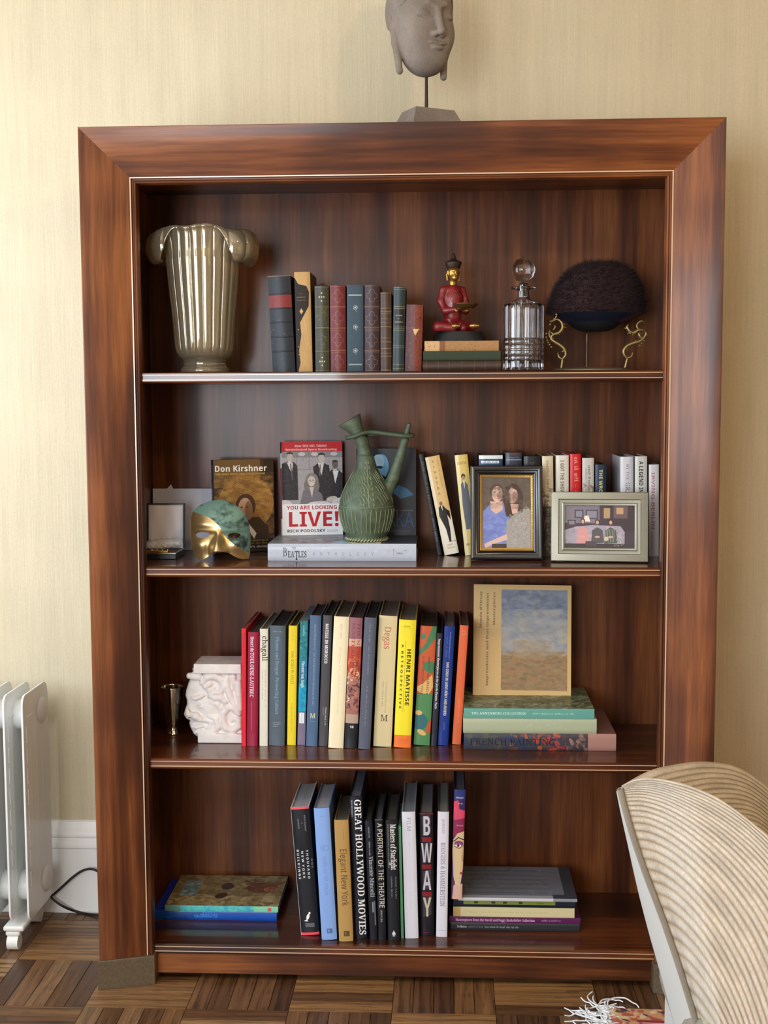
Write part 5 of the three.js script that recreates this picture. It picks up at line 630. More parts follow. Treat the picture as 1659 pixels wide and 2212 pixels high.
  laid('book with a tan painted cover and a turquoise spine, lying on the bright blue book', SL, 356, 600.5, 1960, zl + 0.003, q1, q2 - q1 + 0.001, { sheet: s, d: 0.2, kind: 'paper', col: '#8a7a58', pages: '#c8ccd4', spine: (c, w, h) => { R(c, '#4cc0cc', 0, 0, w, h); daubs(c, 0, 0, w, h, 60, ['#5ad0d8', '#3cacc8', '#6cd4c8'], 10); R(c, '#5c8c84', 0, 0, w, 40); R(c, '#86d8b0', 0, h - 60, w, 62); R(c, '#c86a5c', w * 0.2, h - 26, w * 0.6, 9); }, front: (c, w, h) => { R(c, '#8c7850', 0, 0, w, h); daubs(c, 0, 0, w, h, 500, ['#9a8658', '#7c6a48', '#a8946a', '#6c5c40', '#b0a070'], 16); daubs(c, 0, 0, 70, h, 90, ['#b8a478', '#c8b488'], 12); R(c, '#7c9498', 60, 22, 100, 44); daubs(c, 60, 22, 100, 44, 50, ['#9ab0b4', '#5c7474', '#84a0a0', '#c0c8c4'], 9); E(c, '#3a2418', 66, h * 0.46, 20, 14, 0.4); E(c, '#3c2c20', 126, h * 0.48, 22, 16); E(c, '#6c3a28', 120, h * 0.8, 34, 40); E(c, '#b86a48', 110, h * 0.88, 18, 18); daubs(c, 90, h * 0.62, 80, h * 0.38, 60, ['#7a4830', '#8c5a3c', '#5c3826'], 10); P(c, '#b84a3c', 10, h * 0.2, 16, h * 0.2, 16, h * 0.21, 10, h * 0.21); } });
}
// ---------------------------------------------------------------- sculpted things
// mesh of the zero level of a distance f(x, y, z) (metres) inside a cube of half-size `half` about c
function sdfMesh(f, c, half, n) {
  const mc = new MarchingCubes(n, M.black, false, false, 400000), h = n / 2, at3 = (i, j, k) => f(c[0] + ((i - h) / h) * half, c[1] + ((j - h) / h) * half, c[2] + ((k - h) / h) * half), B = 6, cell = half / h, far = cell * B * 0.95 + 0.003;
  for (let k = 0; k < n; k += B) for (let j = 0; j < n; j += B) for (let i = 0; i < n; i += B) { // whole blocks far from the surface are filled at once
    const d = at3(i + B / 2, j + B / 2, k + B / 2), skip = Math.abs(d) > far;
    for (let z = k; z < Math.min(n, k + B); z++) for (let y = j; y < Math.min(n, j + B); y++) for (let x = i; x < Math.min(n, i + B); x++) mc.field[z * n * n + y * n + x] = skip ? -d : -at3(x, y, z);
  }
  mc.isolation = 0; mc.update();
  const g = new THREE.BufferGeometry(), m = mc.count, p = new Float32Array(m * 3);
  for (let i = 0; i < m * 3; i++) p[i] = mc.positionArray[i] * half + c[i % 3];
  g.setAttribute('position', new THREE.BufferAttribute(p, 3));
  const w = mergeVertices(g, half * 1e-5); w.computeVertexNormals();
  return clean(w);
}
const smin = (a, b, k) => { const h = Math.max(k - Math.abs(a - b), 0) / k; return Math.min(a, b) - h * h * k * 0.25; };
const cap3 = (x, y, z, a, b, ra, rb) => { const dx = b[0] - a[0], dy = b[1] - a[1], dz = b[2] - a[2], px = x - a[0], py = y - a[1], pz = z - a[2], t = Math.min(1, Math.max(0, (px * dx + py * dy + pz * dz) / (dx * dx + dy * dy + dz * dz || 1e-9))); return Math.hypot(px - dx * t, py - dy * t, pz - dz * t) - mix(ra, rb, t); };
const ell = (x, y, z, c, r) => { const a = (x - c[0]) / r[0], b = (y - c[1]) / r[1], d = (z - c[2]) / r[2], k = Math.hypot(a, b, d), m = Math.hypot(a / r[0], b / r[1], d / r[2]); return k < 1e-6 ? -Math.min(...r) : (k * (k - 1)) / m; };
const boxd = (x, y, z, c, b, r) => { const a = Math.abs(x - c[0]) - b[0] + r, d = Math.abs(y - c[1]) - b[1] + r, e = Math.abs(z - c[2]) - b[2] + r; return Math.hypot(Math.max(a, 0), Math.max(d, 0), Math.max(e, 0)) + Math.min(Math.max(a, d, e), 0) - r; };
const chain = (x, y, z, pts, k = 0.004) => { let d = 1; if (!pts.bb) { pts.bb = [0, 1, 2].map((a) => [Math.min(...pts.map((p) => p[a] - p[3])), Math.max(...pts.map((p) => p[a] + p[3]))]); } const bb = pts.bb, ex = Math.max(bb[0][0] - x, x - bb[0][1], 0), ey = Math.max(bb[1][0] - y, y - bb[1][1], 0), ez = Math.max(bb[2][0] - z, z - bb[2][1], 0), far = Math.hypot(ex, ey, ez); if (far > 0.012) return far; for (let i = 0; i < pts.length - 1; i++) d = smin(d, cap3(x, y, z, pts[i], pts[i + 1], pts[i][3], pts[i + 1][3]), k); return d; };
const profile = (pts) => { // smooth curve through [x, value] pairs
  const n = pts.length, m = pts.map((p, i) => i === 0 || i === n - 1 ? 0 : (pts[i + 1][1] - pts[i - 1][1]) / (pts[i + 1][0] - pts[i - 1][0]));
  m[0] = (pts[1][1] - pts[0][1]) / (pts[1][0] - pts[0][0]); m[n - 1] = (pts[n - 1][1] - pts[n - 2][1]) / (pts[n - 1][0] - pts[n - 2][0]);
  return (y) => { if (y <= pts[0][0]) return pts[0][1]; for (let i = 0; i < n - 1; i++) if (y <= pts[i + 1][0]) { const h = pts[i + 1][0] - pts[i][0], t = (y - pts[i][0]) / h, a = t * t; return pts[i][1] * (2 * a * t - 3 * a + 1) + m[i] * h * (a * t - 2 * a + t) + pts[i + 1][1] * (3 * a - 2 * a * t) + m[i + 1] * h * (a * t - a); } return pts[n - 1][1]; };
};
// a rod of changing radius along points [x, y, z, r]
function rod(pts, seg = 40, sides = 10) {
  const c = new THREE.CatmullRomCurve3(pts.map((p) => new THREE.Vector3(p[0], p[1], p[2]))), fr = c.computeFrenetFrames(seg), P3 = [], ix = [];
  for (let i = 0; i <= seg; i++) { const t = i / seg, o = c.getPoint(t), q = t * (pts.length - 1), k = Math.min(pts.length - 2, Math.floor(q)), r = mix(pts[k][3], pts[k + 1][3], q - k); for (let j = 0; j < sides; j++) { const a = (j / sides) * 6.28318, n = fr.normals[i].clone().multiplyScalar(Math.cos(a) * r).addScaledVector(fr.binormals[i], Math.sin(a) * r).add(o); P3.push(n.x, n.y, n.z); } }
  for (let i = 0; i < seg; i++) for (let j = 0; j < sides; j++) { const a = i * sides + j, b = i * sides + ((j + 1) % sides); ix.push(a, b, a + sides, b, b + sides, a + sides); }
  const e0 = P3.length / 3; P3.push(pts[0][0], pts[0][1], pts[0][2]); const l = pts[pts.length - 1]; P3.push(l[0], l[1], l[2]);
  for (let j = 0; j < sides; j++) { ix.push(e0, (j + 1) % sides, j); ix.push(e0 + 1, seg * sides + j, seg * sides + ((j + 1) % sides)); }
  const g = new THREE.BufferGeometry(); g.setAttribute('position', new THREE.Float32BufferAttribute(P3, 3)); g.setIndex(ix); g.computeVertexNormals(); return clean(g);
}
const goldLeaf = std({ color: rgb(206, 160, 82), metalness: 0.9, roughness: 0.3 });

// ---- fluted gold glass vase with a lip that rolls outwards
{
  const z0 = -0.19, c = at(442.5, 802, z0), k = 0.001118, Y = SH[0], g = thing('vase', 'large fluted gold-tinted glass vase with a rolled scalloped lip', 'vase', [c.x, Y + 0.0004, z0]);
  // section in photograph pixels: [radius, height above the shelf]
  const wall = [[0, 6], [38, 6], [47, 9], [52, 2], [53, 7], [50, 13], [46, 18], [47, 27], [55, 36], [59, 46], [62, 70], [66, 120], [71, 170], [75, 215], [77, 240]];
  const inner = [[0, 34], [30, 35], [46, 40], [52, 52], [56, 80], [60, 125], [65, 172], [69, 215], [71, 240]];
  // the lip: a band that climbs and rolls over outwards, centre line and half thickness
  const roll = [[74, 240, 3], [75, 258, 3], [79, 276, 3], [87, 291, 3], [98, 298, 2.9], [109, 292, 2.8], [116, 277, 2.8], [117, 260, 2.7], [112, 244, 2.6], [102, 235, 2.5], [93, 237, 2.4], [88, 246, 2.3]];
  const rc = new THREE.CatmullRomCurve3(roll.map(([r, y]) => new THREE.Vector3(r, y, 0))), RN = 56, tab = [];
  for (let i = 0; i <= 300; i++) { const p = rc.getPoint(i / 300), d = rc.getTangent(i / 300); tab.push([p.x, p.y, d.x, d.y]); }
  const dense = (l, n) => new THREE.CatmullRomCurve3(l.map(([r, y]) => new THREE.Vector3(r, y, 0)), false, 'centripetal').getPoints(n).map((p) => [p.x, p.y, 0]);
  const oc = [], ic = []; for (let i = 1; i <= RN; i++) { oc.push([0, 0, i / RN, 1]); ic.push([0, 0, i / RN, -1]); }
  const line = [...dense(wall, 70), ...oc, ...ic.reverse(), ...dense(inner, 40).reverse()], N = line.length - 1, lob = 20;
  const geo = grid((s, t) => {
    let [r, y, u, sd] = line[Math.round(t * N)]; const a = s * 6.28318, fl = Math.abs(Math.cos((a * lob) / 2)), c2 = sstep(0.5, 0.97, Math.abs(Math.cos(a))), squash = mix(0.3, 1, c2);
    if (sd) { const e = tab[Math.round(u * 300 * mix(0.43, 1, c2))], w = mix(3, 2.2, u) * (u === 1 ? 0.45 : 1); r = e[0] + e[3] * w * sd; y = e[1] - e[2] * w * sd; }
    const up = sstep(24, 60, y), over = Math.max(0, r - 77); r = (Math.min(r, 77) + over * squash) * (1 + up * 0.06 * (Math.sqrt(fl) - 0.6) * (1 - 0.3 * u));
    y += sstep(0.05, 0.4, u) * (3 * Math.cos(6 * a + 0.9) + 9 * (1 - Math.abs(Math.cos(a))));
    return [r * k * Math.sin(a + 1.5708), Math.max(0, y * k), r * k * Math.cos(a + 1.5708)];
  }, 400, N);
  part('body', clean(geo), phys({ color: rgb(240, 230, 204), metalness: 0.1, transmission: 0.87, thickness: 0.01, roughness: 0.05, ior: 1.5, attenuationColor: rgb(236, 218, 176), attenuationDistance: 0.12 }), g);
}
// ---- cut glass decanter with a faceted ball stopper
{
  const z0 = -0.15, c = at(1129.5, 802, z0), k = 0.001105, Y = SH[0], g = thing('decanter', 'square-shouldered cut glass decanter with a faceted ball stopper', 'decanter', [c.x, Y + 0.0004, z0]);
  const glass = phys({ color: 0xffffff, transmission: 1, thickness: 0.02, roughness: 0.01, ior: 1.52, attenuationColor: rgb(214, 212, 224), attenuationDistance: 0.25 });
  const out = [[0, 0], [41, 0], [43.5, 3]];
  for (let y = 8; y < 136; y += 2) out.push([43.5 - (y < 70 && y > 22 ? 1.8 * Math.max(0, Math.cos(((y - 22) / 11.5) * 6.283)) : 0), y]);
  out.push([43, 137], [40, 142], [30, 147], [18, 151], [14, 156], [13.5, 170], [15, 172], [26.5, 173.5], [27, 176], [26, 178], [14, 179]);
  const inn = [[10.5, 178], [10.5, 156], [14, 150], [28, 143], [36, 137], [37, 130], [37, 24], [34, 18], [0, 16]];
  const all = [...out, ...inn], n = all.length - 1;
  const geo = grid((s, t) => { const [r0, y] = all[Math.round(t * n)], a = s * 6.28318, cut = r0 > 38 && y > 6 && y < 138 && Math.round(t * n) < out.length ? 1 - 0.075 * Math.abs(Math.cos(a * 7)) : 1; const r = r0 * k * cut; return [r * Math.sin(a), y * k, r * Math.cos(a)]; }, 216, n);
  part('bottle', crease(clean(geo), 0.35), glass, g);
  const ball = new THREE.IcosahedronGeometry(26.5 * k, 1).translate(0, 214 * k, 0), st = part('stopper', merge([ball, lathe([[0, 188], [9, 186.5], [10, 182], [8.6, 176], [8, 160], [0, 159]].map(([r, y]) => [r * k, y * k]), 20)]), glass, g);
  st.name = numbered('stopper');
}
// ---- fur hat on a brass stand with two dragon brackets
{
  const z0 = -0.2, k = 0.001132, P = (u, v) => { const q = at(1160 + u / 6.38, 550 + v / 6.38, z0); return q; }, Y = SH[0];
  const c = P(800, 830), h = thing('hat', 'dark maroon fur hat with a navy band, resting between two brass dragons', 'hat', [c.x, c.y + 0.003, z0 - 0.012]);
  const fur = std({ color: rgb(44, 20, 24), roughness: 0.95 }), R0 = 0.114, H0 = c.y ? P(920, 100).y - c.y : 0.1;
  const S = (a, t) => { const e = Math.pow(Math.sin(t * 1.5708), 0.98), r = R0 * Math.pow(Math.cos(t * 1.5708), 0.78) * (1 + 0.02 * Math.sin(3 * a + 1) + 0.015 * Math.sin(7 * a + t * 5)); return [r * Math.cos(a) + 0.012 * e, H0 * e, 0.86 * r * Math.sin(a)]; };
  const dome = grid((s, t) => { const q = S(s * 6.28318, Math.min(t, 0.9995)); return [q[0] * 0.965, q[1] * 0.97, q[2] * 0.965]; }, 72, 40);
  part('crown', clean(dome), fur, h);
  const strand = new THREE.ConeGeometry(0.0007, 0.014, 3, 1).translate(0, 0.006, 0), N = 9000, inst = new THREE.InstancedMesh(strand, std({ color: 0xffffff, roughness: 0.8 }), N), m = new THREE.Matrix4(), q = new THREE.Quaternion(), up = new THREE.Vector3(0, 1, 0), col = new THREE.Color();
  for (let i = 0; i < N; i++) { const a = rnd() * 6.28318, t = Math.min(0.97, 1 - Math.sqrt(1 - rnd() * 0.998)), p = new THREE.Vector3(...S(a, t)), p2 = new THREE.Vector3(...S(a + 0.01, t)), p3 = new THREE.Vector3(...S(a, t + 0.01)), nn = p3.sub(p).cross(p2.sub(p)).normalize(); if (nn.dot(p) < 0) nn.negate(); nn.add(new THREE.Vector3((rnd() - 0.5) * 1.3, (rnd() - 0.7) * 0.9, (rnd() - 0.5) * 1.3)).normalize(); q.setFromUnitVectors(up, nn); const s = 0.6 + rnd() * 0.7; m.compose(p.multiplyScalar(0.962), q, new THREE.Vector3(s, s, s)); inst.setMatrixAt(i, m); const w = 0.35 + rnd() * 0.8; inst.setColorAt(i, col.setRGB(0.026 * w, 0.009 * w, 0.012 * w)); }
  inst.name = numbered('fur'); inst.userData.kind = 'stuff'; inst.castShadow = inst.receiveShadow = true; h.add(inst);
  part('hat_band', clean(lathe([[0.112, 0.004], [0.104, -0.002], [0.085, -0.013], [0.062, -0.0205], [0.05, -0.0225], [0.05, 0]].map(([r, y]) => [r, y]), 64).scale(1, 1, 0.86)), phys({ color: rgb(22, 26, 40), roughness: 0.35, sheen: 0.5, sheenColor: rgb(60, 70, 110) }), h, 'navy satin band');
  part('lining', clean(lathe([[0.064, -0.019], [0.058, -0.027], [0.044, -0.037], [0.03, -0.0415], [0, -0.042]], 48).scale(1, 1, 0.86)), std({ color: rgb(9, 9, 11), roughness: 0.7 }), h, 'black rounded lining');
  // the stand
  const brass = std({ color: rgb(150, 132, 84), metalness: 0.75, roughness: 0.42 }), b = thing('hat_stand', 'brass stand with two openwork dragon brackets and a thin stem', 'stand', [c.x, Y + 0.0003, z0]);
  const FZ = 0.042, P2 = (u, v) => at(1160 + u / 6.38, 550 + v / 6.38, z0 + FZ), L2 = (u, v, r) => { const p = P2(u, v); return [p.x - c.x, p.y - Y, FZ, r]; }, pl = P(800, 1580), x0 = P(215, 0).x - c.x, x1 = P(1325, 0).x - c.x, w = (x1 - x0) / 2, mx = (x0 + x1) / 2;
  part('base_plate', clean(lathe([[0, 0], [w, 0], [w + 0.001, 0.003], [w - 0.003, 0.0065], [w * 0.8, 0.009], [0, 0.0095]], 64).scale(1, 1, 0.62).translate(mx, 0, 0)), std({ color: rgb(132, 124, 96), metalness: 0.6, roughness: 0.45 }), b);
  const yb = 0.009, stem = P(685, 1500).x - c.x, ty = P(690, 1110).y - Y;
  part('stem', [lathe([[0.0001, yb], [0.0034, yb], [0.004, yb + 0.004], [0.002, yb + 0.008], [0.0024, yb + 0.03], [0.0016, yb + 0.05], [0.003, ty - 0.004], [0.003, ty + 0.004], [0.0001, ty + 0.004]], 16).translate(stem, 0, 0)], std({ color: rgb(96, 66, 44), metalness: 0.4, roughness: 0.35 }), b);
  const beads = (list, r) => list.map(([u, v]) => { const p = L2(u, v, 0); return new THREE.SphereGeometry(r, 10, 8).translate(p[0], p[1], FZ); });
  const spikes = (list) => list.map(([u, v, u2, v2]) => rod([L2(u, v, 0.0026), L2((u + u2) / 2, (v + v2) / 2, 0.0018), L2(u2, v2, 0.0003)], 6, 6));
  part('dragon_bracket', [rod([[L2(345, 0, 0)[0], yb - 0.003, FZ, 0.0034], L2(348, 1480, 0.0032), L2(352, 1440, 0.0026)], 8), rod([L2(352, 1440, 0.0026), L2(396, 1380, 0.0034), L2(372, 1300, 0.004), L2(310, 1245, 0.0038), L2(245, 1205, 0.0036), L2(195, 1160, 0.003), L2(215, 1110, 0.0034), L2(300, 1080, 0.004), L2(352, 1010, 0.0042), L2(335, 935, 0.0036), L2(280, 895, 0.0028), L2(225, 912, 0.0022), L2(190, 935, 0.0014)], 60), rod([L2(350, 1445, 0.0024), L2(305, 1415, 0.0026), L2(285, 1350, 0.0008)], 12), rod([L2(225, 900, 0.0022), L2(262, 868, 0.002), L2(268, 826, 0.0016)], 10), rod([L2(222, 1040, 0.0014), L2(252, 1000, 0.0018), L2(240, 975, 0.001)], 8), rod([L2(200, 1190, 0.002), L2(165, 1080, 0.0016), L2(180, 1040, 0.0008)], 10), ...beads([[130, 1092], [130, 1142], [142, 1183], [155, 1213], [174, 1243], [198, 1275]], 0.0026), ...beads([[268, 826], [192, 922], [180, 965]], 0.003), ...spikes([[352, 1000, 410, 1010], [345, 950, 402, 968], [320, 1060, 365, 1075], [300, 1080, 315, 1112], [230, 1100, 165, 1055], [370, 1330, 335, 1345], [205, 1150, 240, 1160]])], brass, b);
  part('dragon_bracket', [rod([[L2(1232, 0, 0)[0], yb - 0.003, FZ, 0.0034], L2(1234, 1480, 0.0034), L2(1245, 1430, 0.0026)], 8), rod([L2(1245, 1430, 0.0026), L2(1205, 1385, 0.0034), L2(1196, 1325, 0.0042), L2(1240, 1265, 0.0044), L2(1320, 1225, 0.0042), L2(1420, 1195, 0.0038), L2(1480, 1140, 0.0034), L2(1505, 1085, 0.0034), L2(1465, 1045, 0.004), L2(1400, 1045, 0.0046), L2(1330, 1080, 0.0046), L2(1270, 1050, 0.0042), L2(1240, 1000, 0.0036), L2(1230, 985, 0.002)], 60), rod([L2(1245, 1430, 0.0026), L2(1300, 1405, 0.0024), L2(1322, 1350, 0.0008)], 12), rod([L2(1400, 1030, 0.0024), L2(1375, 985, 0.0022), L2(1405, 935, 0.0024), L2(1450, 918, 0.0026), L2(1485, 935, 0.001)], 16), rod([L2(1465, 1170, 0.0024), L2(1415, 1120, 0.0034), L2(1400, 1080, 0.0022)], 8), ...beads([[1500, 1075], [1515, 1110], [1475, 1190], [1445, 1222], [1420, 1255], [1420, 1095]], 0.0024), ...spikes([[1260, 1030, 1200, 1010], [1300, 1080, 1245, 1085], [1340, 1085, 1310, 1110], [1240, 990, 1270, 960], [1235, 1290, 1255, 1340], [1380, 1210, 1350, 1180], [1470, 1050, 1475, 1025]])], brass, b);
}
// ---- small seated figure with a bowl, on the three old books
{
  const z0 = -0.195, Y = M.stackTop, P = (u, v) => at(920 + u / 11.06, 540 + v / 11.06, z0), c = P(700, 2000), k = 0.1015 / 1000;
  const g = thing('seated_figurine', 'small red and gold seated monk figurine holding out a shallow bowl', 'figurine', [c.x, Y + 0.0003, z0]);
  const H = (v) => P(0, v).y - Y, X = (u) => P(u, 0).x - c.x;
  const lac = phys({ map: tex(256, 256, (u, v) => { const n = fbm(u, v, 10, 10, 4, 12); return [104 + 40 * n, 20 + 12 * n, 26 + 12 * n]; }, true, 12, 12), roughness: 0.4, clearcoat: 0.3 }), gold = std({ map: tex(256, 256, (u, v) => { const n = fbm(u, v, 14, 14, 4, 15); const q = 0.62 + 0.45 * n; return [214 * q, 166 * q, 84 * q]; }, true, 10, 10), metalness: 0.85, roughness: 0.32 }), dark = std({ color: rgb(58, 44, 34), roughness: 0.45, metalness: 0.4 });
  part('base', [new THREE.CylinderGeometry(0.048, 0.062, H(1960), 40).scale(1.08, 1, 0.62).translate(X(800), H(1960) / 2, 0)], std({ color: rgb(20, 21, 24), roughness: 0.55 }), g, 'black plinth');
  const yb = H(1960), sy = H(850), sc = [X(620), H(1080), -0.004];
  // turned a little to the right: its own axes are x across the shoulders, z forward
  const T = (x, z) => [X(640) + x * 0.9 + z * 0.42, z * 0.9 - x * 0.42];
  const J = (x, y, z, r) => { const q = T(x, z); return [q[0], y, q[1] - 0.006, r]; };
  const waist = H(1560), torso = [J(0, waist - 0.004, 0, 0.02), J(0, H(1350), 0, 0.0185), J(0, H(1120), -0.001, 0.019), J(0, H(1000), 0, 0.0145)];
  const armR = [J(-0.026, H(965), 0, 0.0085), J(-0.033, H(1240), 0.002, 0.0085), J(-0.027, H(1470), 0.016, 0.0075), J(-0.01, H(1450), 0.036, 0.006)], armL = [J(0.026, H(965), 0, 0.0085), J(0.032, H(1240), 0.002, 0.0085), J(0.027, H(1470), 0.016, 0.0075), J(0.012, H(1450), 0.036, 0.006)];
  const sh = [J(-0.024, H(960), 0, 0.0085), J(0, H(935), -0.001, 0.0085), J(0.024, H(960), 0, 0.0085)];
  const legR = [J(-0.01, yb + 0.014, -0.004, 0.016), J(-0.043, yb + 0.0105, 0.01, 0.0125), J(-0.012, yb + 0.008, 0.03, 0.009)], legL = [J(0.01, yb + 0.014, -0.004, 0.016), J(0.043, yb + 0.0105, 0.01, 0.0125), J(0.014, yb + 0.008, 0.03, 0.009)];
  const body = sdfMesh((x, y, z) => { let d = chain(x, y, z, torso, 0.02); for (const q of [sh, legR, legL]) d = smin(d, chain(x, y, z, q, 0.008), 0.008); for (const q of [armR, armL]) d = smin(d, chain(x, y, z, q, 0.006), 0.005); d = Math.max(d, yb - y); return d + 0.0004 * Math.sin((x * 0.9 + y * 0.5) * 1400) * sstep(waist, sy, y); }, [X(700), (yb + H(800)) / 2, 0.004], 0.066, 84);
  part('robe', uvm(body, 'y', 1), lac, g, 'dark red lacquered robe');
  // head with face, cap and long ears
  const hc = J(0, H(560), 0.004, 0), fx = [0.42, 0.9], fw = (x, y, z) => { const a = x - hc[0], b = z - hc[2], n = Math.hypot(...fx) * 1.16; return [(a * fx[1] - b * fx[0]) / n, (y - hc[1]) / 1.05, (a * fx[0] + b * fx[1]) / n]; };
  const head = sdfMesh((X1, Y1, Z1) => {
    const [x, y, z] = fw(X1, Y1, Z1); let d = ell(x, y, z, [0, 0.001, 0], [0.0125, 0.018, 0.0145]);
    d = smin(d, cap3(x, y, z, [0, -0.014, -0.002], [0, -0.04, -0.004], 0.0068, 0.009), 0.006);
    d = smin(d, ell(x, y, z, [0, -0.0125, 0.008], [0.005, 0.004, 0.0045]), 0.004); d = smin(d, cap3(x, y, z, [0, 0.003, 0.0135], [0, -0.0045, 0.0172], 0.0011, 0.0019), 0.0025);
    for (const s of [-1, 1]) { d = smin(d, cap3(x, y, z, [s * 0.0022, 0.0052, 0.0138], [s * 0.0085, 0.0055, 0.0105], 0.0009, 0.0007), 0.0016); d = smin(d, ell(x, y, z, [s * 0.005, 0.0015, 0.0122], [0.0028, 0.0013, 0.0016]), 0.0012); d = smin(d, chain(x, y, z, [[s * 0.0125, 0.004, -0.001, 0.0022], [s * 0.0142, -0.004, -0.001, 0.0024], [s * 0.0132, -0.0165, -0.001, 0.0019]], 0.002), 0.0015); }
    return smin(d, cap3(x, y, z, [-0.0032, -0.0082, 0.0138], [0.0032, -0.0082, 0.0138], 0.0011, 0.0011), 0.0012);
  }, [hc[0], hc[1] - 0.01, hc[2]], 0.036, 84);
  part('head', uvm(head, 'y', 1), gold, g, 'gilded head');
  const cap = [[0, 0.0475], [0.0026, 0.0462], [0.0042, 0.0415], [0.0046, 0.037], [0.0062, 0.0325], [0.0088, 0.0295], [0.0135, 0.0275], [0.0168, 0.0258], [0.0168, 0.0215], [0.0148, 0.0155], [0.0136, 0.0112], [0.0126, 0.0104]].reverse();
  part('headdress', clean(lathe(cap, 32).scale(1.18, 1, 1.22).translate(hc[0], hc[1], hc[2])), dark, g, 'dark pointed headdress');
  const bc = P(940, 1400), bx = bc.x - c.x, by = H(1460), br = 0.0305;
  part('bowl', clean(lathe([[0.0001, 0], [0.01, 0.0002], [0.021, 0.004], [0.029, 0.0105], [br, 0.0135], [br - 0.0004, 0.0142], [br - 0.0018, 0.0138], [0.027, 0.0105], [0.019, 0.0055], [0.0001, 0.003]], 48).translate(bx, by, 0.034)), std({ color: rgb(120, 96, 52), metalness: 0.8, roughness: 0.36 }), g, 'shallow brass bowl');
  for (const s of [-1, 1]) { const a = (s < 0 ? armR : armL)[3], b = [bx + s * 0.012 - 0.006, by + 0.001, 0.036]; part('hand', [rod([[a[0], a[1], a[2], 0.0042], [(a[0] + b[0]) / 2, by - 0.002, (a[2] + b[2]) / 2, 0.0045], [b[0], by - 0.0015, b[2], 0.0032]], 10, 8), ...[0, 1, 2, 3].map((i) => rod([[b[0] - 0.003 + i * 0.0022, by - 0.001, b[2] - 0.002, 0.0014], [b[0] - 0.0014 + i * 0.0024, by + 0.0005, b[2] + 0.006, 0.0012], [b[0] + 0.0005 + i * 0.0024, by + 0.0038, b[2] + 0.0105, 0.0009]], 8, 6)), rod([[a[0], a[1], a[2], 0.0016], [b[0] - s * 0.004, by + 0.004, b[2] - 0.003, 0.0013], [b[0] - s * 0.002, by + 0.0075, b[2] + 0.001, 0.001]], 8, 6)], gold, g); }
  for (const [u, v, sx] of [[700, 1840, 0.0105], [1145, 1838, 0.0125]]) { const q = P(u, v); part('foot', [new THREE.SphereGeometry(1, 20, 14).scale(sx, 0.0062, 0.009).translate(q.x - c.x, H(v) - 0.0006, 0.036), ...[0, 1, 2, 3, 4].map((i) => new THREE.SphereGeometry(0.0022 - i * 0.0002, 8, 6).translate(q.x - c.x + sx * 0.5 - i * 0.0022 + 0.004, H(v) - 0.001, 0.044 - Math.abs(i - 1) * 0.0008))], gold, g, 'gilded foot'); }
}
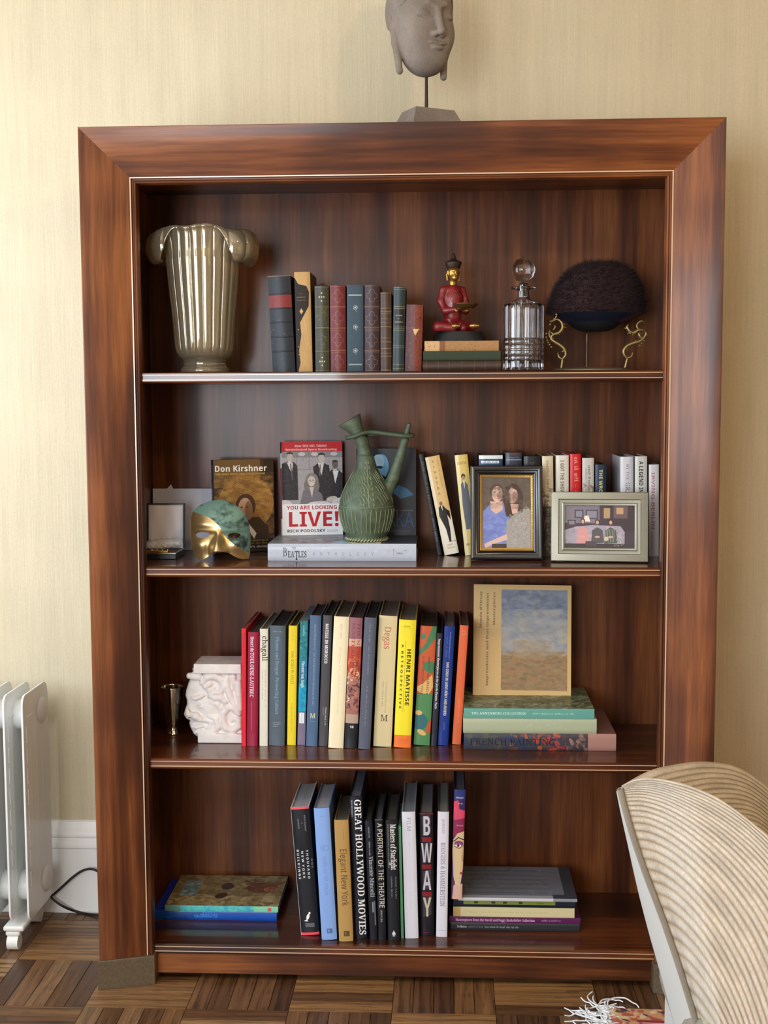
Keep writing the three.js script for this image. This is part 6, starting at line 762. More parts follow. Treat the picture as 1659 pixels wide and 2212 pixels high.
// ---- stone head on a rod, on top of the bookcase
{
  const Y = 1.9825, z0 = -0.13, P = (u, v, z = z0) => at(760 + u / 5.184, v / 5.184, z), c = P(835, 1240), g = thing('sculpture', 'grey stone head with long earlobes on a rod and slab, on top of the bookcase', 'sculpture', [c.x, Y + 0.0002, z0]);
  const stone = std({ map: tex(512, 512, (u, v) => { const a = fbm(u, v, 6, 6, 5, 77), b = fbm(u, v, 120, 120, 2, 80), q = 0.84 + 0.22 * a + 0.08 * (b - 0.5); return [136 * q, 124 * q, 113 * q]; }, true, 4, 4), bumpMap: tex(256, 256, (u, v) => { const a = 255 * fbm(u, v, 60, 60, 3, 82); return [a, a, a]; }, false, 10, 10), bumpScale: 0.0008, roughness: 0.92 });
  const HB = P(0, 1250).y - Y, cx = 0;
  // tapering block, a corner towards the room
  const ang = 0.52, bw = [0.062, 0.046], top = [0.05, 0.034], sl = new Soup(), R2 = (x, z) => [x * Math.cos(ang) + z * Math.sin(ang), -x * Math.sin(ang) + z * Math.cos(ang)];
  const ring = (w, y) => [[-1, 1], [1, 1], [1, -1], [-1, -1]].map(([a, b]) => { const q = R2(a * w[0], b * w[1]); return [q[0] + 0.004, y, q[1] - 0.01]; }), r0 = ring([0.064, 0.048], 0), r1 = ring([0.064, 0.048], HB * 0.52), r2 = ring(top, HB);
  for (let i = 0; i < 4; i++) { const j = (i + 1) % 4; sl.quad(r0[i], r0[j], r1[j], r1[i]); sl.quad(r1[i], r1[j], r2[j], r2[i]); } sl.quad(r2[0], r2[1], r2[2], r2[3]); sl.quad(r0[3], r0[2], r0[1], r0[0]);
  part('slab', uvm(sl.geo(), 'y'), stone, g, 'bevelled stone slab');
  const chin = P(810, 820).y - Y; part('rod', new THREE.CylinderGeometry(0.0029, 0.0042, chin + 0.03 - HB + 0.004, 16).translate(cx, (HB - 0.004 + chin + 0.03) / 2, -0.004), M.black, g, 'black metal rod');
  // head: x across, y up, z out of the face; turned to the viewer's right
  const turn = 0.56, S = 0.2125 / 1000, hx = P(785, 0).x - c.x, eyeY = P(0, 268).y - Y, hw = 0.072;
  const f = (X1, Y1, Z1) => {
    const a = X1 - hx, b = Z1 + 0.01, x = a * Math.cos(turn) - b * Math.sin(turn), z = a * Math.sin(turn) + b * Math.cos(turn), y = Y1 - eyeY, ax = Math.abs(x);
    let d = ell(x, y, z, [0, 0.03, -0.012], [hw, 0.098, 0.082]);                                        // skull
    d = smin(d, ell(x, y, z, [0, -0.03, 0.006], [0.0625, 0.085, 0.062]), 0.03);                           // face and jaw
    d = smin(d, ell(x, y, z, [0, -0.082, 0.022], [0.042, 0.033, 0.036]), 0.03);                            // chin
    d = smin(d, ell(x, y, z, [0, 0.115, -0.02], [0.042, 0.04, 0.042]), 0.02);                             // topknot
    d = smin(d, ell(ax, y, z, [0.03, -0.034, 0.04], [0.026, 0.032, 0.022]), 0.02);                         // cheeks
    d = smin(d, chain(ax, y, z, [[0.003, 0.016, 0.0715, 0.0032], [0.022, 0.0285, 0.0665, 0.0032], [0.048, 0.02, 0.048, 0.0025]], 0.004), 0.007);  // brow ridge
    d = -smin(-d, ell(ax, y, z, [0.027, 0.008, 0.071], [0.02, 0.0125, 0.0095]), 0.007);                     // eye sockets
    d = smin(d, ell(ax, y, z, [0.028, 0.003, 0.0555], [0.0185, 0.0105, 0.0115]), 0.003);                    // lowered lids
    d = -smin(-d, cap3(ax, y, z, [0.011, -0.0025, 0.0685], [0.028, -0.0068, 0.068], 0.0018, 0.0026), 0.0014); d = -smin(-d, cap3(ax, y, z, [0.028, -0.0068, 0.068], [0.047, -0.0015, 0.0565], 0.0026, 0.0018), 0.0014);
    d = smin(d, chain(x, y, z, [[0, 0.018, 0.069, 0.0055], [0, -0.01, 0.0765, 0.0066], [0, -0.036, 0.084, 0.0088]], 0.004), 0.007);                 // nose
    d = smin(d, ell(ax, y, z, [0.0098, -0.0405, 0.0735], [0.0072, 0.0062, 0.0095]), 0.007);
    d = smin(d, ell(ax, y, z, [0.008, -0.0592, 0.0665], [0.0145, 0.0042, 0.0075]), 0.004); d = smin(d, ell(x, y, z, [0, -0.0695, 0.0665], [0.0145, 0.0048, 0.0075]), 0.005);   // lips
    d = -smin(-d, cap3(ax, y, z, [0, -0.0648, 0.0765], [0.0235, -0.062, 0.0645], 0.0018, 0.0016), 0.002);
    d = smin(d, chain(ax, y, z, [[0.067, 0.022, -0.01, 0.0085], [0.0695, 0.0, -0.012, 0.0105], [0.0655, -0.05, -0.008, 0.0092], [0.059, -0.1125, -0.002, 0.0078]], 0.006), 0.007);  // ears with long lobes
    d = -smin(-d, chain(ax, y, z, [[0.077, 0.012, -0.004, 0.003], [0.0795, -0.012, -0.005, 0.0034], [0.0745, -0.052, -0.001, 0.002]], 0.002), 0.002);
    // hair line: the cap of hair stands out a little and comes to a point above the nose and before the ears
    const hl = 0.062 - 0.016 * gauss(ax, 0.012) - Math.max(0, ax - 0.045) * 1.5, hair = ell(x, y, z, [0, 0.031, -0.013], [hw + 0.0035, 0.1015, 0.0875]);
    return smin(d, Math.max(hair, hl - y + (z < -0.02 ? -0.05 : 0)), 0.002);
  };
  const head = sdfMesh(f, [hx, eyeY + 0.018, -0.02], 0.145, 132);
  part('head', uvm(head, 'y', 1), stone, g);
  part('hair_lock', [rod([[hx - 0.058, eyeY + 0.075, 0.012, 0.004], [hx - 0.05, eyeY + 0.04, 0.03, 0.0045], [hx - 0.047, eyeY + 0.022, 0.0325, 0.002]], 16)], stone, g);
}
// ---- half gilded, half green face mask
{
  const z0 = -0.15, Y = SH[1], P = (u, v) => at(390 + u / 9.76, 1060 + v / 9.76, z0), o = P(850, 1450), k = (P(1850, 1450).x - o.x) / 1000, g = thing('mask', 'half gilded, half green face mask standing on the second shelf', 'mask', [o.x, Y + 0.001, z0]);
  // in zoomed photograph units about (850, 1450), y up
  const lerpTable = (t, v) => profile(t)(v);
  const left = [[0, -400], [60, -480], [130, -545], [300, -590], [520, -632], [800, -635], [1000, -560], [1120, -430], [1200, -260], [1245, -90], [1262, 20]], right = [[0, 590], [120, 620], [500, 628], [760, 605], [900, 560], [1030, 470], [1140, 340], [1210, 210], [1250, 90], [1262, 20]];
  const low = (x) => x < -380 ? 0 + 100 * Math.pow(Math.min(1, (-380 - x) / 160), 2) : x < -30 ? mix(0, 150, sstep(-380, -60, x)) : x < 130 ? mix(150, 190, sstep(-60, 30, x)) : mix(190, 20, sstep(100, 500, x));
  const inside = (x, y) => y > low(x) && y < 1262 && x > lerpTable(left, y) && x < lerpTable(right, y);
  const eye = (x, y) => { const a = (x + 330) / 150, b = (x - 330) / 130; const l = (y - 528 - 8 * a) / (y > 528 ? 62 : 66), r = (y - 520) / (y > 520 ? 52 : 62); return (Math.abs(a) < 1 && Math.abs(l) < Math.pow(1 - a * a, 0.45)) || (Math.abs(b) < 1 && Math.abs(r) < Math.pow(1 - b * b, 0.6)); };
  const zf = (x, y) => {
    const w = 640, e = Math.min(1, Math.abs(x) / w), t = Math.max(0, (y - 620) / 660), b = Math.max(0, (500 - y) / 560);
    let z = 420 * (Math.sqrt(Math.max(0, 1.02 - e * e)) - 0.15) - 260 * Math.pow(t, 2.6) - 60 * b * b;
    const ny = y - 200, nw = mix(70, 165, sstep(560, 230, y)); // nose
    z += 250 * gauss(x - 20, nw * 0.56) * sstep(700, 260, y) * sstep(90, 215, y); z += 60 * (gauss(x - 130, 48) + gauss(x + 90, 48)) * gauss(y - 190, 60);
    z += 62 * (gauss(x + 330, 190) + gauss(x - 350, 190)) * gauss(y - 730 + 0.00035 * (Math.abs(x) - 330) ** 2, 75) - 75 * (gauss(x + 325, 170) + gauss(x - 335, 160)) * gauss(y - 560, 105);
    z += 48 * (gauss(x + 330, 180) + gauss(x - 340, 170)) * gauss(y - 610, 40); z += 70 * (gauss(x + 390, 150) + gauss(x - 400, 150)) * gauss(y - 330, 120); z -= 40 * gauss(Math.abs(x) - 200, 60) * gauss(y - 200, 120);
    return z;
  };
  const edge = profile([[-640, 1010], [-520, 995], [-350, 950], [-200, 900], [-50, 800], [60, 680], [150, 510], [230, 430], [330, 345], [450, 255], [540, 190], [640, 120]]);
  const build = (gold) => {
    const n = 8.5, P3 = [], ix = [], id = new Map(), ok = (i, j) => { const x = -660 + (i + 0.5) * n, y = (j + 0.5) * n; return inside(x, y) && !eye(x, y) && (y < edge(x)) === gold; };
    const V = (i, j, back) => { const key = (i * 1000 + j) * 2 + back; if (!id.has(key)) { const x = -660 + i * n, y = j * n; id.set(key, P3.length / 3); P3.push(x * k, y * k, (zf(x, y) - (back ? 26 : 0)) * k); } return id.get(key); };
    const NI = 160, NJ = 150;
    for (let i = 0; i < NI; i++) for (let j = 0; j < NJ; j++) if (ok(i, j)) {
      const q = [V(i, j, 0), V(i + 1, j, 0), V(i + 1, j + 1, 0), V(i, j + 1, 0)], r = [V(i, j, 1), V(i + 1, j, 1), V(i + 1, j + 1, 1), V(i, j + 1, 1)];
      ix.push(q[0], q[1], q[2], q[0], q[2], q[3], r[0], r[2], r[1], r[0], r[3], r[2]);
      for (const [di, dj, a, b] of [[0, -1, 0, 1], [1, 0, 1, 2], [0, 1, 2, 3], [-1, 0, 3, 0]]) if (!ok(i + di, j + dj)) ix.push(q[a], r[a], r[b], q[a], r[b], q[b]);
    }
    const e = new THREE.BufferGeometry(); e.setAttribute('position', new THREE.Float32BufferAttribute(P3, 3)); e.setIndex(ix); e.computeVertexNormals(); return crease(e, 0.9);
  };
  const a = part('gilded_face', uvm(build(true), 'y'), std({ color: rgb(226, 196, 138), metalness: 0.9, roughness: 0.36 }), g, 'polished gold half');
  const b = part('patina_face', uvm(build(false), 'y'), std({ map: tex(512, 512, (u, v) => { const n = fbm(u, v, 9, 9, 5, 91), m = sstep(0.35, 0.75, fbm(u, v, 4, 5, 3, 95)); const c = lerp3([112, 146, 132], [46, 62, 60], sstep(0.3, 0.7, 0.55 * n + 0.45 * m)); return c; }, true, 9, 9), metalness: 0.25, roughness: 0.48 }), g, 'mottled green half');
  g.rotation.x = -0.04;
}
// ---- green jug with a bent neck, a tube spout and a bar handle
{
  const Y = M.beatlesTop, P = (u, v) => at(720 + u / 7.374, 880 + v / 7.374, -0.2), o = P(530, 2095), k = (P(1530, 2095).x - o.x) / 1000, g = thing('jug', 'green bronze jug with a bent beaked neck, tube spout and bar handle', 'jug', [o.x, Y + 0.0004, -0.2]);
  const H = (v) => (2100 - v) * k, X = (u) => (u - 530) * k, green = std({ map: tex(512, 512, (u, v) => { const n = fbm(u, v, 10, 10, 5, 33), q = 0.8 + 0.4 * n; return [84 * q, 98 * q, 78 * q]; }, true, 7, 7), roughness: 0.55, metalness: 0.2, bumpMap: tex(256, 256, (u, v) => { const a = 255 * fbm(u, v, 40, 40, 3, 36); return [a, a, a]; }, false, 9, 9), bumpScale: 0.0006 });
  const prof = profile([[0, 300], [25, 330], [60, 318], [120, 345], [200, 375], [320, 412], [450, 436], [540, 440], [560, 432], [640, 420], [760, 380], [880, 325], [1000, 262], [1120, 195], [1240, 142], [1330, 118]].map(([y, r]) => [y * k, r * k]));
  const neck = [[X(525), H(900), 0, 118 * k], [X(505), H(700), 0, 100 * k], [X(470), H(540), 0, 100 * k], [X(405), H(400), 0, 98 * k]];
  const spout = [[X(850), H(1330), 0, 108 * k], [X(960), H(1100), 0, 92 * k], [X(1060), H(800), 0, 74 * k], [X(1140), H(520), 0, 58 * k], [X(1210), H(270), 0, 34 * k]];
  const rings = [[470, 560, 98, 98, 1, 0], [425, 450, 100, 100, 0.93, -0.36], [385, 370, 112, 108, 0.9, -0.43], [340, 295, 142, 116, 0.87, -0.49], [300, 235, 176, 120, 0.86, -0.5], [266, 186, 202, 120, 0.865, -0.5]];
  const loft = grid((s, t) => { const q = (t < 0.5 ? t * 2 : (1 - t) * 2) * (rings.length - 1), i = Math.min(rings.length - 2, Math.floor(q)), e = rings[i].map((v, j) => mix(v, rings[i + 1][j], q - i)), a = s * 6.28318, inn = t > 0.5 ? 14 : 0, w = Math.cos(a) * (e[2] - inn), pinch = 1 - 0.3 * Math.max(0, -Math.cos(a)) * (q / 5); return [X(e[0]) + w * e[4] * k, H(e[1]) - w * e[5] * k, Math.sin(a) * (e[3] - inn) * pinch * k]; }, 48, 40);
  const body = sdfMesh((x, y, z) => {
    const r = Math.hypot(x, z); let d = (r - prof(y)) * 0.85; d = Math.max(d, -y, y - 1330 * k);
    d = smin(d, chain(x, y, z, neck, 0.004), 0.012); d = smin(d, chain(x, y, z, spout, 0.004), 0.006);
    return d;
  }, [X(640), H(1060), 0], 0.164, 150);
  part('body', [uvm(body, 'y', 1), uvm(loft, 'y', 1)], green, g);
  part('handle', [rod([[X(560), H(430), -0.012, 30 * k], [X(420), H(415), -0.019, 30 * k], [X(260), H(470), -0.006, 32 * k], [X(215), H(470), 0.006, 32 * k], [X(330), H(450), 0.02, 32 * k], [X(480), H(395), 0.021, 34 * k], [X(620), H(378), 0.014, 36 * k], [X(900), H(410), 0.013, 38 * k], [X(1140), H(440), 0.014, 36 * k], [X(1270), H(440), 0.006, 34 * k], [X(1280), H(435), -0.005, 34 * k], [X(1150), H(420), -0.013, 32 * k], [X(900), H(400), -0.012, 30 * k], [X(560), H(430), -0.012, 30 * k]], 110, 10)], green, g, 'straight bar handle');
  const lines = [], onBody = (y, a, off = 2) => { const r = prof(y) + off * k; return [r * Math.sin(a), y, r * Math.cos(a)]; }, hi = std({ color: rgb(134, 144, 112), roughness: 0.5, metalness: 0.2 });
  for (let i = 0; i < 34; i++) { const a = (i / 34) * 6.28318 + 0.05; lines.push(rod([145, 250, 360, 470, 515].map((y, j) => [...onBody(y * k, a + 0.02 * Math.sin(i * 3 + j)), 7 * k]), 10, 5)); }
  part('flutes', lines, hi, g, 'raised upright flutes round the belly');
  const her = [], ang = [-1.5, -1.25, -1, -0.72, -0.45]; for (let q = 0; q < 8; q++) for (let s = 0; s < 3; s++) { const a0 = (q / 8) * 6.28318, y0 = 590 + s * 165; for (let j = 0; j < 4; j++) { const a = a0 + 0.12 * j - 0.1; her.push(rod([[...onBody((y0 + j * 26) * k, a), 5 * k], [...onBody((y0 + 70 + j * 26) * k, a - 0.07), 6 * k], [...onBody((y0 + 130 + j * 26) * k, a - 0.16), 4 * k]], 6, 5)); } }
  for (const s of [-1, 1]) for (let j = 0; j < 9; j++) { const y = 570 + j * 82, a = 0.16 + s * 0.16; her.push(rod([[...onBody(y * k, a), 8 * k], [...onBody((y + 28) * k, a + s * 0.03), 10 * k], [...onBody((y + 55) * k, a + s * 0.02), 4 * k]], 6, 5)); }
  her.push(rod([0, 1, 2, 3, 4, 5].map((j) => [...onBody((560 + j * 150) * k, 0.16), 7 * k]), 16, 5), new THREE.TorusGeometry(prof(553 * k) + 1 * k, 5 * k, 6, 64).rotateX(1.5708).translate(0, 553 * k, 0));
  part('leaf_relief', her, hi, g, 'herringbone leaf relief');
  const rope = []; for (let i = 0; i < 40; i++) { const a = (i / 40) * 6.28318; rope.push(rod([[326 * k * Math.sin(a - 0.09), 8 * k, 326 * k * Math.cos(a - 0.09), 12 * k], [338 * k * Math.sin(a), 30 * k, 338 * k * Math.cos(a), 17 * k], [322 * k * Math.sin(a + 0.09), 54 * k, 322 * k * Math.cos(a + 0.09), 12 * k]], 6, 6)); }
  part('foot_ring', rope, std({ color: rgb(150, 156, 120), roughness: 0.42, metalness: 0.45 }), g, 'twisted rope foot ring');
}
// ---- silver cup
{
  const Y = SH[2], p = on(371, 1588, Y), u = (v) => at(371, v, p.z).y - Y, k = 0.00116, g = thing('cup', 'small tapering polished silver cup beside the lion bookend', 'cup', [p.x, Y + 0.0003, p.z - 0.018]);
  const q = [[0.0001, 0.0005], [17.5, 0.0005], [18.3, 0.0018], [16.5, 0.005], [14, 0.0105], [13, 0.0165], [13.6, 0.0205], [14.3, 0.022], [17, 0.04], [20.5, 0.07], [23.5, 0.095], [25.6, 0.1185], [26, 0.1205], [25.2, 0.121], [24.2, 0.118], [21, 0.08], [17, 0.05], [13, 0.028], [0.0001, 0.0255]];
  part('body', clean(lathe(q.map(([r, y]) => [r < 1 ? r : r * k, y]), 64)), std({ color: rgb(206, 200, 184), metalness: 1, roughness: 0.14 }), g);
}
// ---- white lion's head bookend
{
  const Y = SH[2], z0 = -0.145, P = (u, v) => at(330 + u / 7.213, 1400 + v / 7.213, z0), o = P(1385, 1436), k = (P(385, 1436).x - o.x) / -1000, zc = -0.055;
  const g = thing('bookend', 'white carved lion’s head bookend pressed against the bright red hardback', 'bookend', [o.x, Y + 0.0004, z0]);
  const X = (u) => (u - 1385) * k, V = (v) => (1436 - v) * k, Dz = 0.05, front = 0;
  // outline of the head in side view, right edge the flat back
  const poly = [[1380, 1300], [760, 1300], [660, 1370], [600, 1330], [545, 1220], [530, 1150], [545, 1120], [480, 1085], [447, 1020], [470, 940], [500, 860], [500, 790], [478, 720], [490, 640], [530, 520], [570, 430], [620, 360], [1380, 340]].map(([a, b]) => [X(a), V(b)]);
  const pd = (x, y) => { let d = 1e9, s = 1; for (let i = 0, j = poly.length - 1; i < poly.length; j = i++) { const a = poly[i], b = poly[j], ex = b[0] - a[0], ey = b[1] - a[1], wx = x - a[0], wy = y - a[1], t = Math.min(1, Math.max(0, (wx * ex + wy * ey) / (ex * ex + ey * ey))); d = Math.min(d, (wx - ex * t) ** 2 + (wy - ey * t) ** 2); const c1 = y >= a[1], c2 = y < b[1], c3 = ex * wy > ey * wx; if ((c1 && c2 && c3) || (!c1 && !c2 && !c3)) s = -s; } return s * Math.sqrt(d); };
  const W3 = (list, z, r) => list.map(([a, b, q, dz]) => [X(a), V(b), z + (dz ?? 0), (q ?? r) * k]);
  const F = -0.018, tubes = [
    W3([[770, 500, 44], [840, 410, 58], [960, 390, 60], [1070, 450, 56], [1095, 560, 50], [1040, 650, 50], [960, 650, 44], [935, 590, 34]], F),          // curl over the ear
    W3([[820, 560, 44], [880, 520, 50]], F, 0), W3([[880, 620, 46], [900, 700, 50], [960, 740, 46]], F), W3([[960, 740, 50], [1050, 730, 58], [1120, 790, 54], [1100, 860, 36]], F), W3([[900, 800, 40], [1000, 830, 50], [1050, 900, 44], [1040, 1000, 36]], F),
    W3([[1160, 400, 48], [1150, 540, 58], [1200, 700, 58], [1270, 840, 54], [1325, 980, 46]], F), W3([[1250, 400, 50], [1265, 500, 44], [1250, 590, 26]], F), W3([[1330, 500, 48], [1330, 680, 56], [1350, 900, 46]], F),
    W3([[1120, 950, 46], [1165, 880, 50], [1240, 890, 48], [1285, 960, 30]], F), W3([[1090, 960, 40], [1085, 1100, 54], [1130, 1210, 60], [1230, 1245, 58], [1320, 1180, 52], [1325, 1090, 44], [1260, 1050, 34], [1225, 1095, 24]], F),
    W3([[880, 1020, 44], [980, 1060, 58], [1005, 1180, 62], [930, 1260, 56], [830, 1290, 44], [770, 1275, 26]], F), W3([[840, 1080, 30], [900, 1110, 42], [885, 1190, 40], [820, 1210, 24]], F),
    W3([[570, 390, 50], [640, 400, 56], [720, 420, 44]], F, 0), W3([[650, 350, 40], [720, 380, 44]], F),
    W3([[600, 735, 24, 0], [660, 745, 34, 0.001], [730, 715, 34, 0.002], [800, 690, 20, 0]], F), W3([[820, 930, 60, -0.006], [900, 960, 60, -0.006]], F),                                                    // heavy brow
    W3([[665, 815, 14, 0.004], [720, 792, 17, 0.006], [780, 812, 10, 0.003]], F), W3([[660, 862, 13, 0.002], [720, 872, 16, 0.004], [780, 848, 10, 0.002]], F), // lids
    W3([[525, 930, 26, 0.001], [535, 985, 36, 0.002], [545, 1030, 34, 0.002]], F), W3([[590, 1000, 44, 0.002], [660, 1020, 62, 0.004], [720, 1060, 52, 0.002]], F), W3([[640, 1090, 30, 0], [740, 1080, 36, 0.002], [830, 1100, 28, 0]], F), // nose, muzzle, lip
    W3([[600, 1190, 24, 0], [660, 1200, 30, 0.001], [760, 1180, 24, 0]], F), W3([[650, 1280, 30, 0], [710, 1265, 38, 0]], F),                        // lower jaw and beard
  ];
  const f = (x, y, z) => {
    const h = zc; let a = pd(x, y) * 1; const taper = 0.007 * sstep(X(900), X(450), x); let d = Math.max(a, Math.abs(z - h) - (Dz - 0.012 - taper)); d = d < -0.004 ? d : smin(a, Math.abs(z - h) - (Dz - 0.012 - taper), 0) > d ? d : d; d -= 0.0;
    d = -smin(-Math.max(a, -1), -(Math.abs(z - h) - (Dz - 0.013 - taper)), 0.011);
    d = smin(d, boxd(x, y, z, [(X(660) + X(1385)) / 2, (V(195) + V(345)) / 2 + 0.001, h], [(X(1385) - X(640)) / 2, (V(195) - V(345)) / 2, Dz], 0.0018), 0.003);
    d = smin(d, boxd(x, y, z, [(X(690) + X(1385)) / 2, (V(1290) + V(1436)) / 2, h], [(X(1385) - X(690)) / 2, (V(1290) - V(1436)) / 2, Dz - 0.002], 0.003), 0.003);
    d = smin(d, ell(x, y, z, [X(870), V(900), h + 0.03], [150 * k, 170 * k, 0.013]), 0.01);                   // cheek
    const zz = z < h ? 2 * h - z : z; // both faces are carved
    for (const t of tubes) { const q = chain(x, y, zz, t, 0.002); if (q < 0.02) d = smin(d, q, 0.004); }
    d = -smin(-d, ell(x, y, zz, [X(715), V(822), F + 0.008], [80 * k, 52 * k, 0.0075]), 0.005);                  // eye hollow
    d = smin(d, ell(x, y, zz, [X(722), V(834), F + 0.001], [28 * k, 24 * k, 0.004]), 0.002);
    d = -smin(-d, ell(x, y, zz, [X(550), V(1035), F], [26 * k, 16 * k, 0.006]), 0.003);                       // nostril
    d = -smin(-d, cap3(x, y, zz, [X(540), V(1128), F], [X(800), V(1122), F + 0.004], 9 * k, 12 * k), 0.003);      // mouth
    return Math.max(d, x);
  };
  const geo = sdfMesh(f, [X(920), V(800) - 0.002, zc], 0.104, 152);
  part('body', uvm(geo, 'y'), std({ map: tex(256, 256, (u, v) => { const n = fbm(u, v, 8, 8, 5, 54), q = 0.92 + 0.12 * n; return [246 * q, 240 * q, 238 * q]; }, true, 6, 6), roughness: 0.55 }), g);
}
// ---- oil-filled radiator on castors, left of the bookcase
{
  const g = thing('radiator', 'white finned electric radiator on castors, left of the bookcase', 'radiator', [-0.945, 0, -0.26]);
  const enamel = phys({ color: rgb(226, 228, 226), roughness: 0.35, clearcoat: 0.3 }), cream = phys({ color: rgb(222, 220, 214), roughness: 0.42 });
  // one fin: a pressed hollow plate in the y-z plane, hubs at top and bottom
  const Zh = 0.096, y0 = 0.075, y1 = 0.652, sh = new THREE.Shape(), rr = 0.026;
  sh.moveTo(-Zh + rr, y0); sh.lineTo(Zh - rr, y0); sh.quadraticCurveTo(Zh, y0, Zh, y0 + rr); sh.lineTo(Zh, y1 - rr * 1.3); sh.quadraticCurveTo(Zh, y1, Zh - rr * 1.3, y1); sh.lineTo(-Zh + rr, y1); sh.quadraticCurveTo(-Zh, y1, -Zh, y1 - rr); sh.lineTo(-Zh, y0 + rr); sh.quadraticCurveTo(-Zh, y0, -Zh + rr, y0);
  const plate = new THREE.ExtrudeGeometry(sh, { depth: 0.003, bevelEnabled: true, bevelSize: 0.0012, bevelThickness: 0.0012, bevelSegments: 2, curveSegments: 8 }).rotateY(Math.PI / 2).translate(-0.0015, 0, 0); // shape x becomes -z
  const chan = []; for (const z of [-0.045, 0, 0.045]) chan.push(new THREE.CapsuleGeometry(0.014, 0.4, 6, 14).scale(0.24, 1, 1).translate(0, 0.362, z));
  const hub = (y) => new THREE.CylinderGeometry(0.036, 0.036, 0.047, 28).rotateZ(Math.PI / 2).scale(1, 1.05, 1.15).translate(0, y, 0.0), dashes = []; for (let i = 0; i < 8; i++) dashes.push(box(0.0025, 0.0042, 0.16 + i * 0.053, 0.2 + i * 0.053, 0.074, 0.078, 0.0008));
  const finGeo = merge([plate, ...chan, ...dashes, box(0.0025, 0.0045, 0.59, 0.597, 0.03, 0.07, 0.001)]), hubGeo = [hub(0.585), hub(0.135)].map(clean);
  for (let i = 0; i < 9; i++) { const f = part('fin', finGeo, enamel, g); f.position.x = -i * 0.047; if (i < 8) for (const h of hubGeo) { const q = part('hub', h, enamel, f); q.position.x = -0.0235; } }
  for (const y of [0.585, 0.135]) part('end_cap', clean(lathe([[0, 0.011], [0.02, 0.01], [0.03, 0.007], [0.035, 0.001], [0.035, 0]].reverse(), 32).rotateZ(-Math.PI / 2).translate(0.002, y, -0.045)), cream, g, 'rounded end cap');
  part('base_bracket', [box(-0.066, -0.012, 0.05, 0.064, -0.1, 0.1, 0.006)], cream, g); part('base_bracket', [box(-0.37, -0.316, 0.05, 0.064, -0.1, 0.1, 0.006)], cream, g);
  for (const x of [-0.042, -0.343]) for (const z of [-0.082, 0.086]) { const c = part('castor', [new THREE.CylinderGeometry(0.0195, 0.0195, 0.028, 24).rotateZ(Math.PI / 2).translate(0, 0.0199, 0), new THREE.CylinderGeometry(0.006, 0.006, 0.03, 12).translate(0, 0.04, 0), box(-0.019, 0.019, 0.037, 0.051, -0.018, 0.012, 0.006)], cream, g, 'white castor'); c.position.set(x, 0, z); }
}
// ---- black cord behind the bookcase edge
{
  const z = -0.378, Q = (u, v, dz = 0) => at(u, v, z + dz), o = thing('power_cord', 'thin black power cord looping out from behind the bookcase at the baseboard', 'cord', [0, 0, 0]);
  const pts = [at(262, 1912, z), Q(232, 1895), Q(210, 1881.5), Q(196, 1877), Q(179, 1880.5), Q(157, 1895), Q(135, 1915), Q(114, 1933.5), Q(109.5, 1936.5), Q(113, 1941), Q(134, 1956.5), on(168, 1970, 0.0045), on(213, 1977.5, 0.0045), on(250, 1979, 0.0045)];
  part('cable', tube(pts, 0.0033, 120, 8), std({ color: rgb(28, 22, 26), roughness: 0.55 }), o);
}
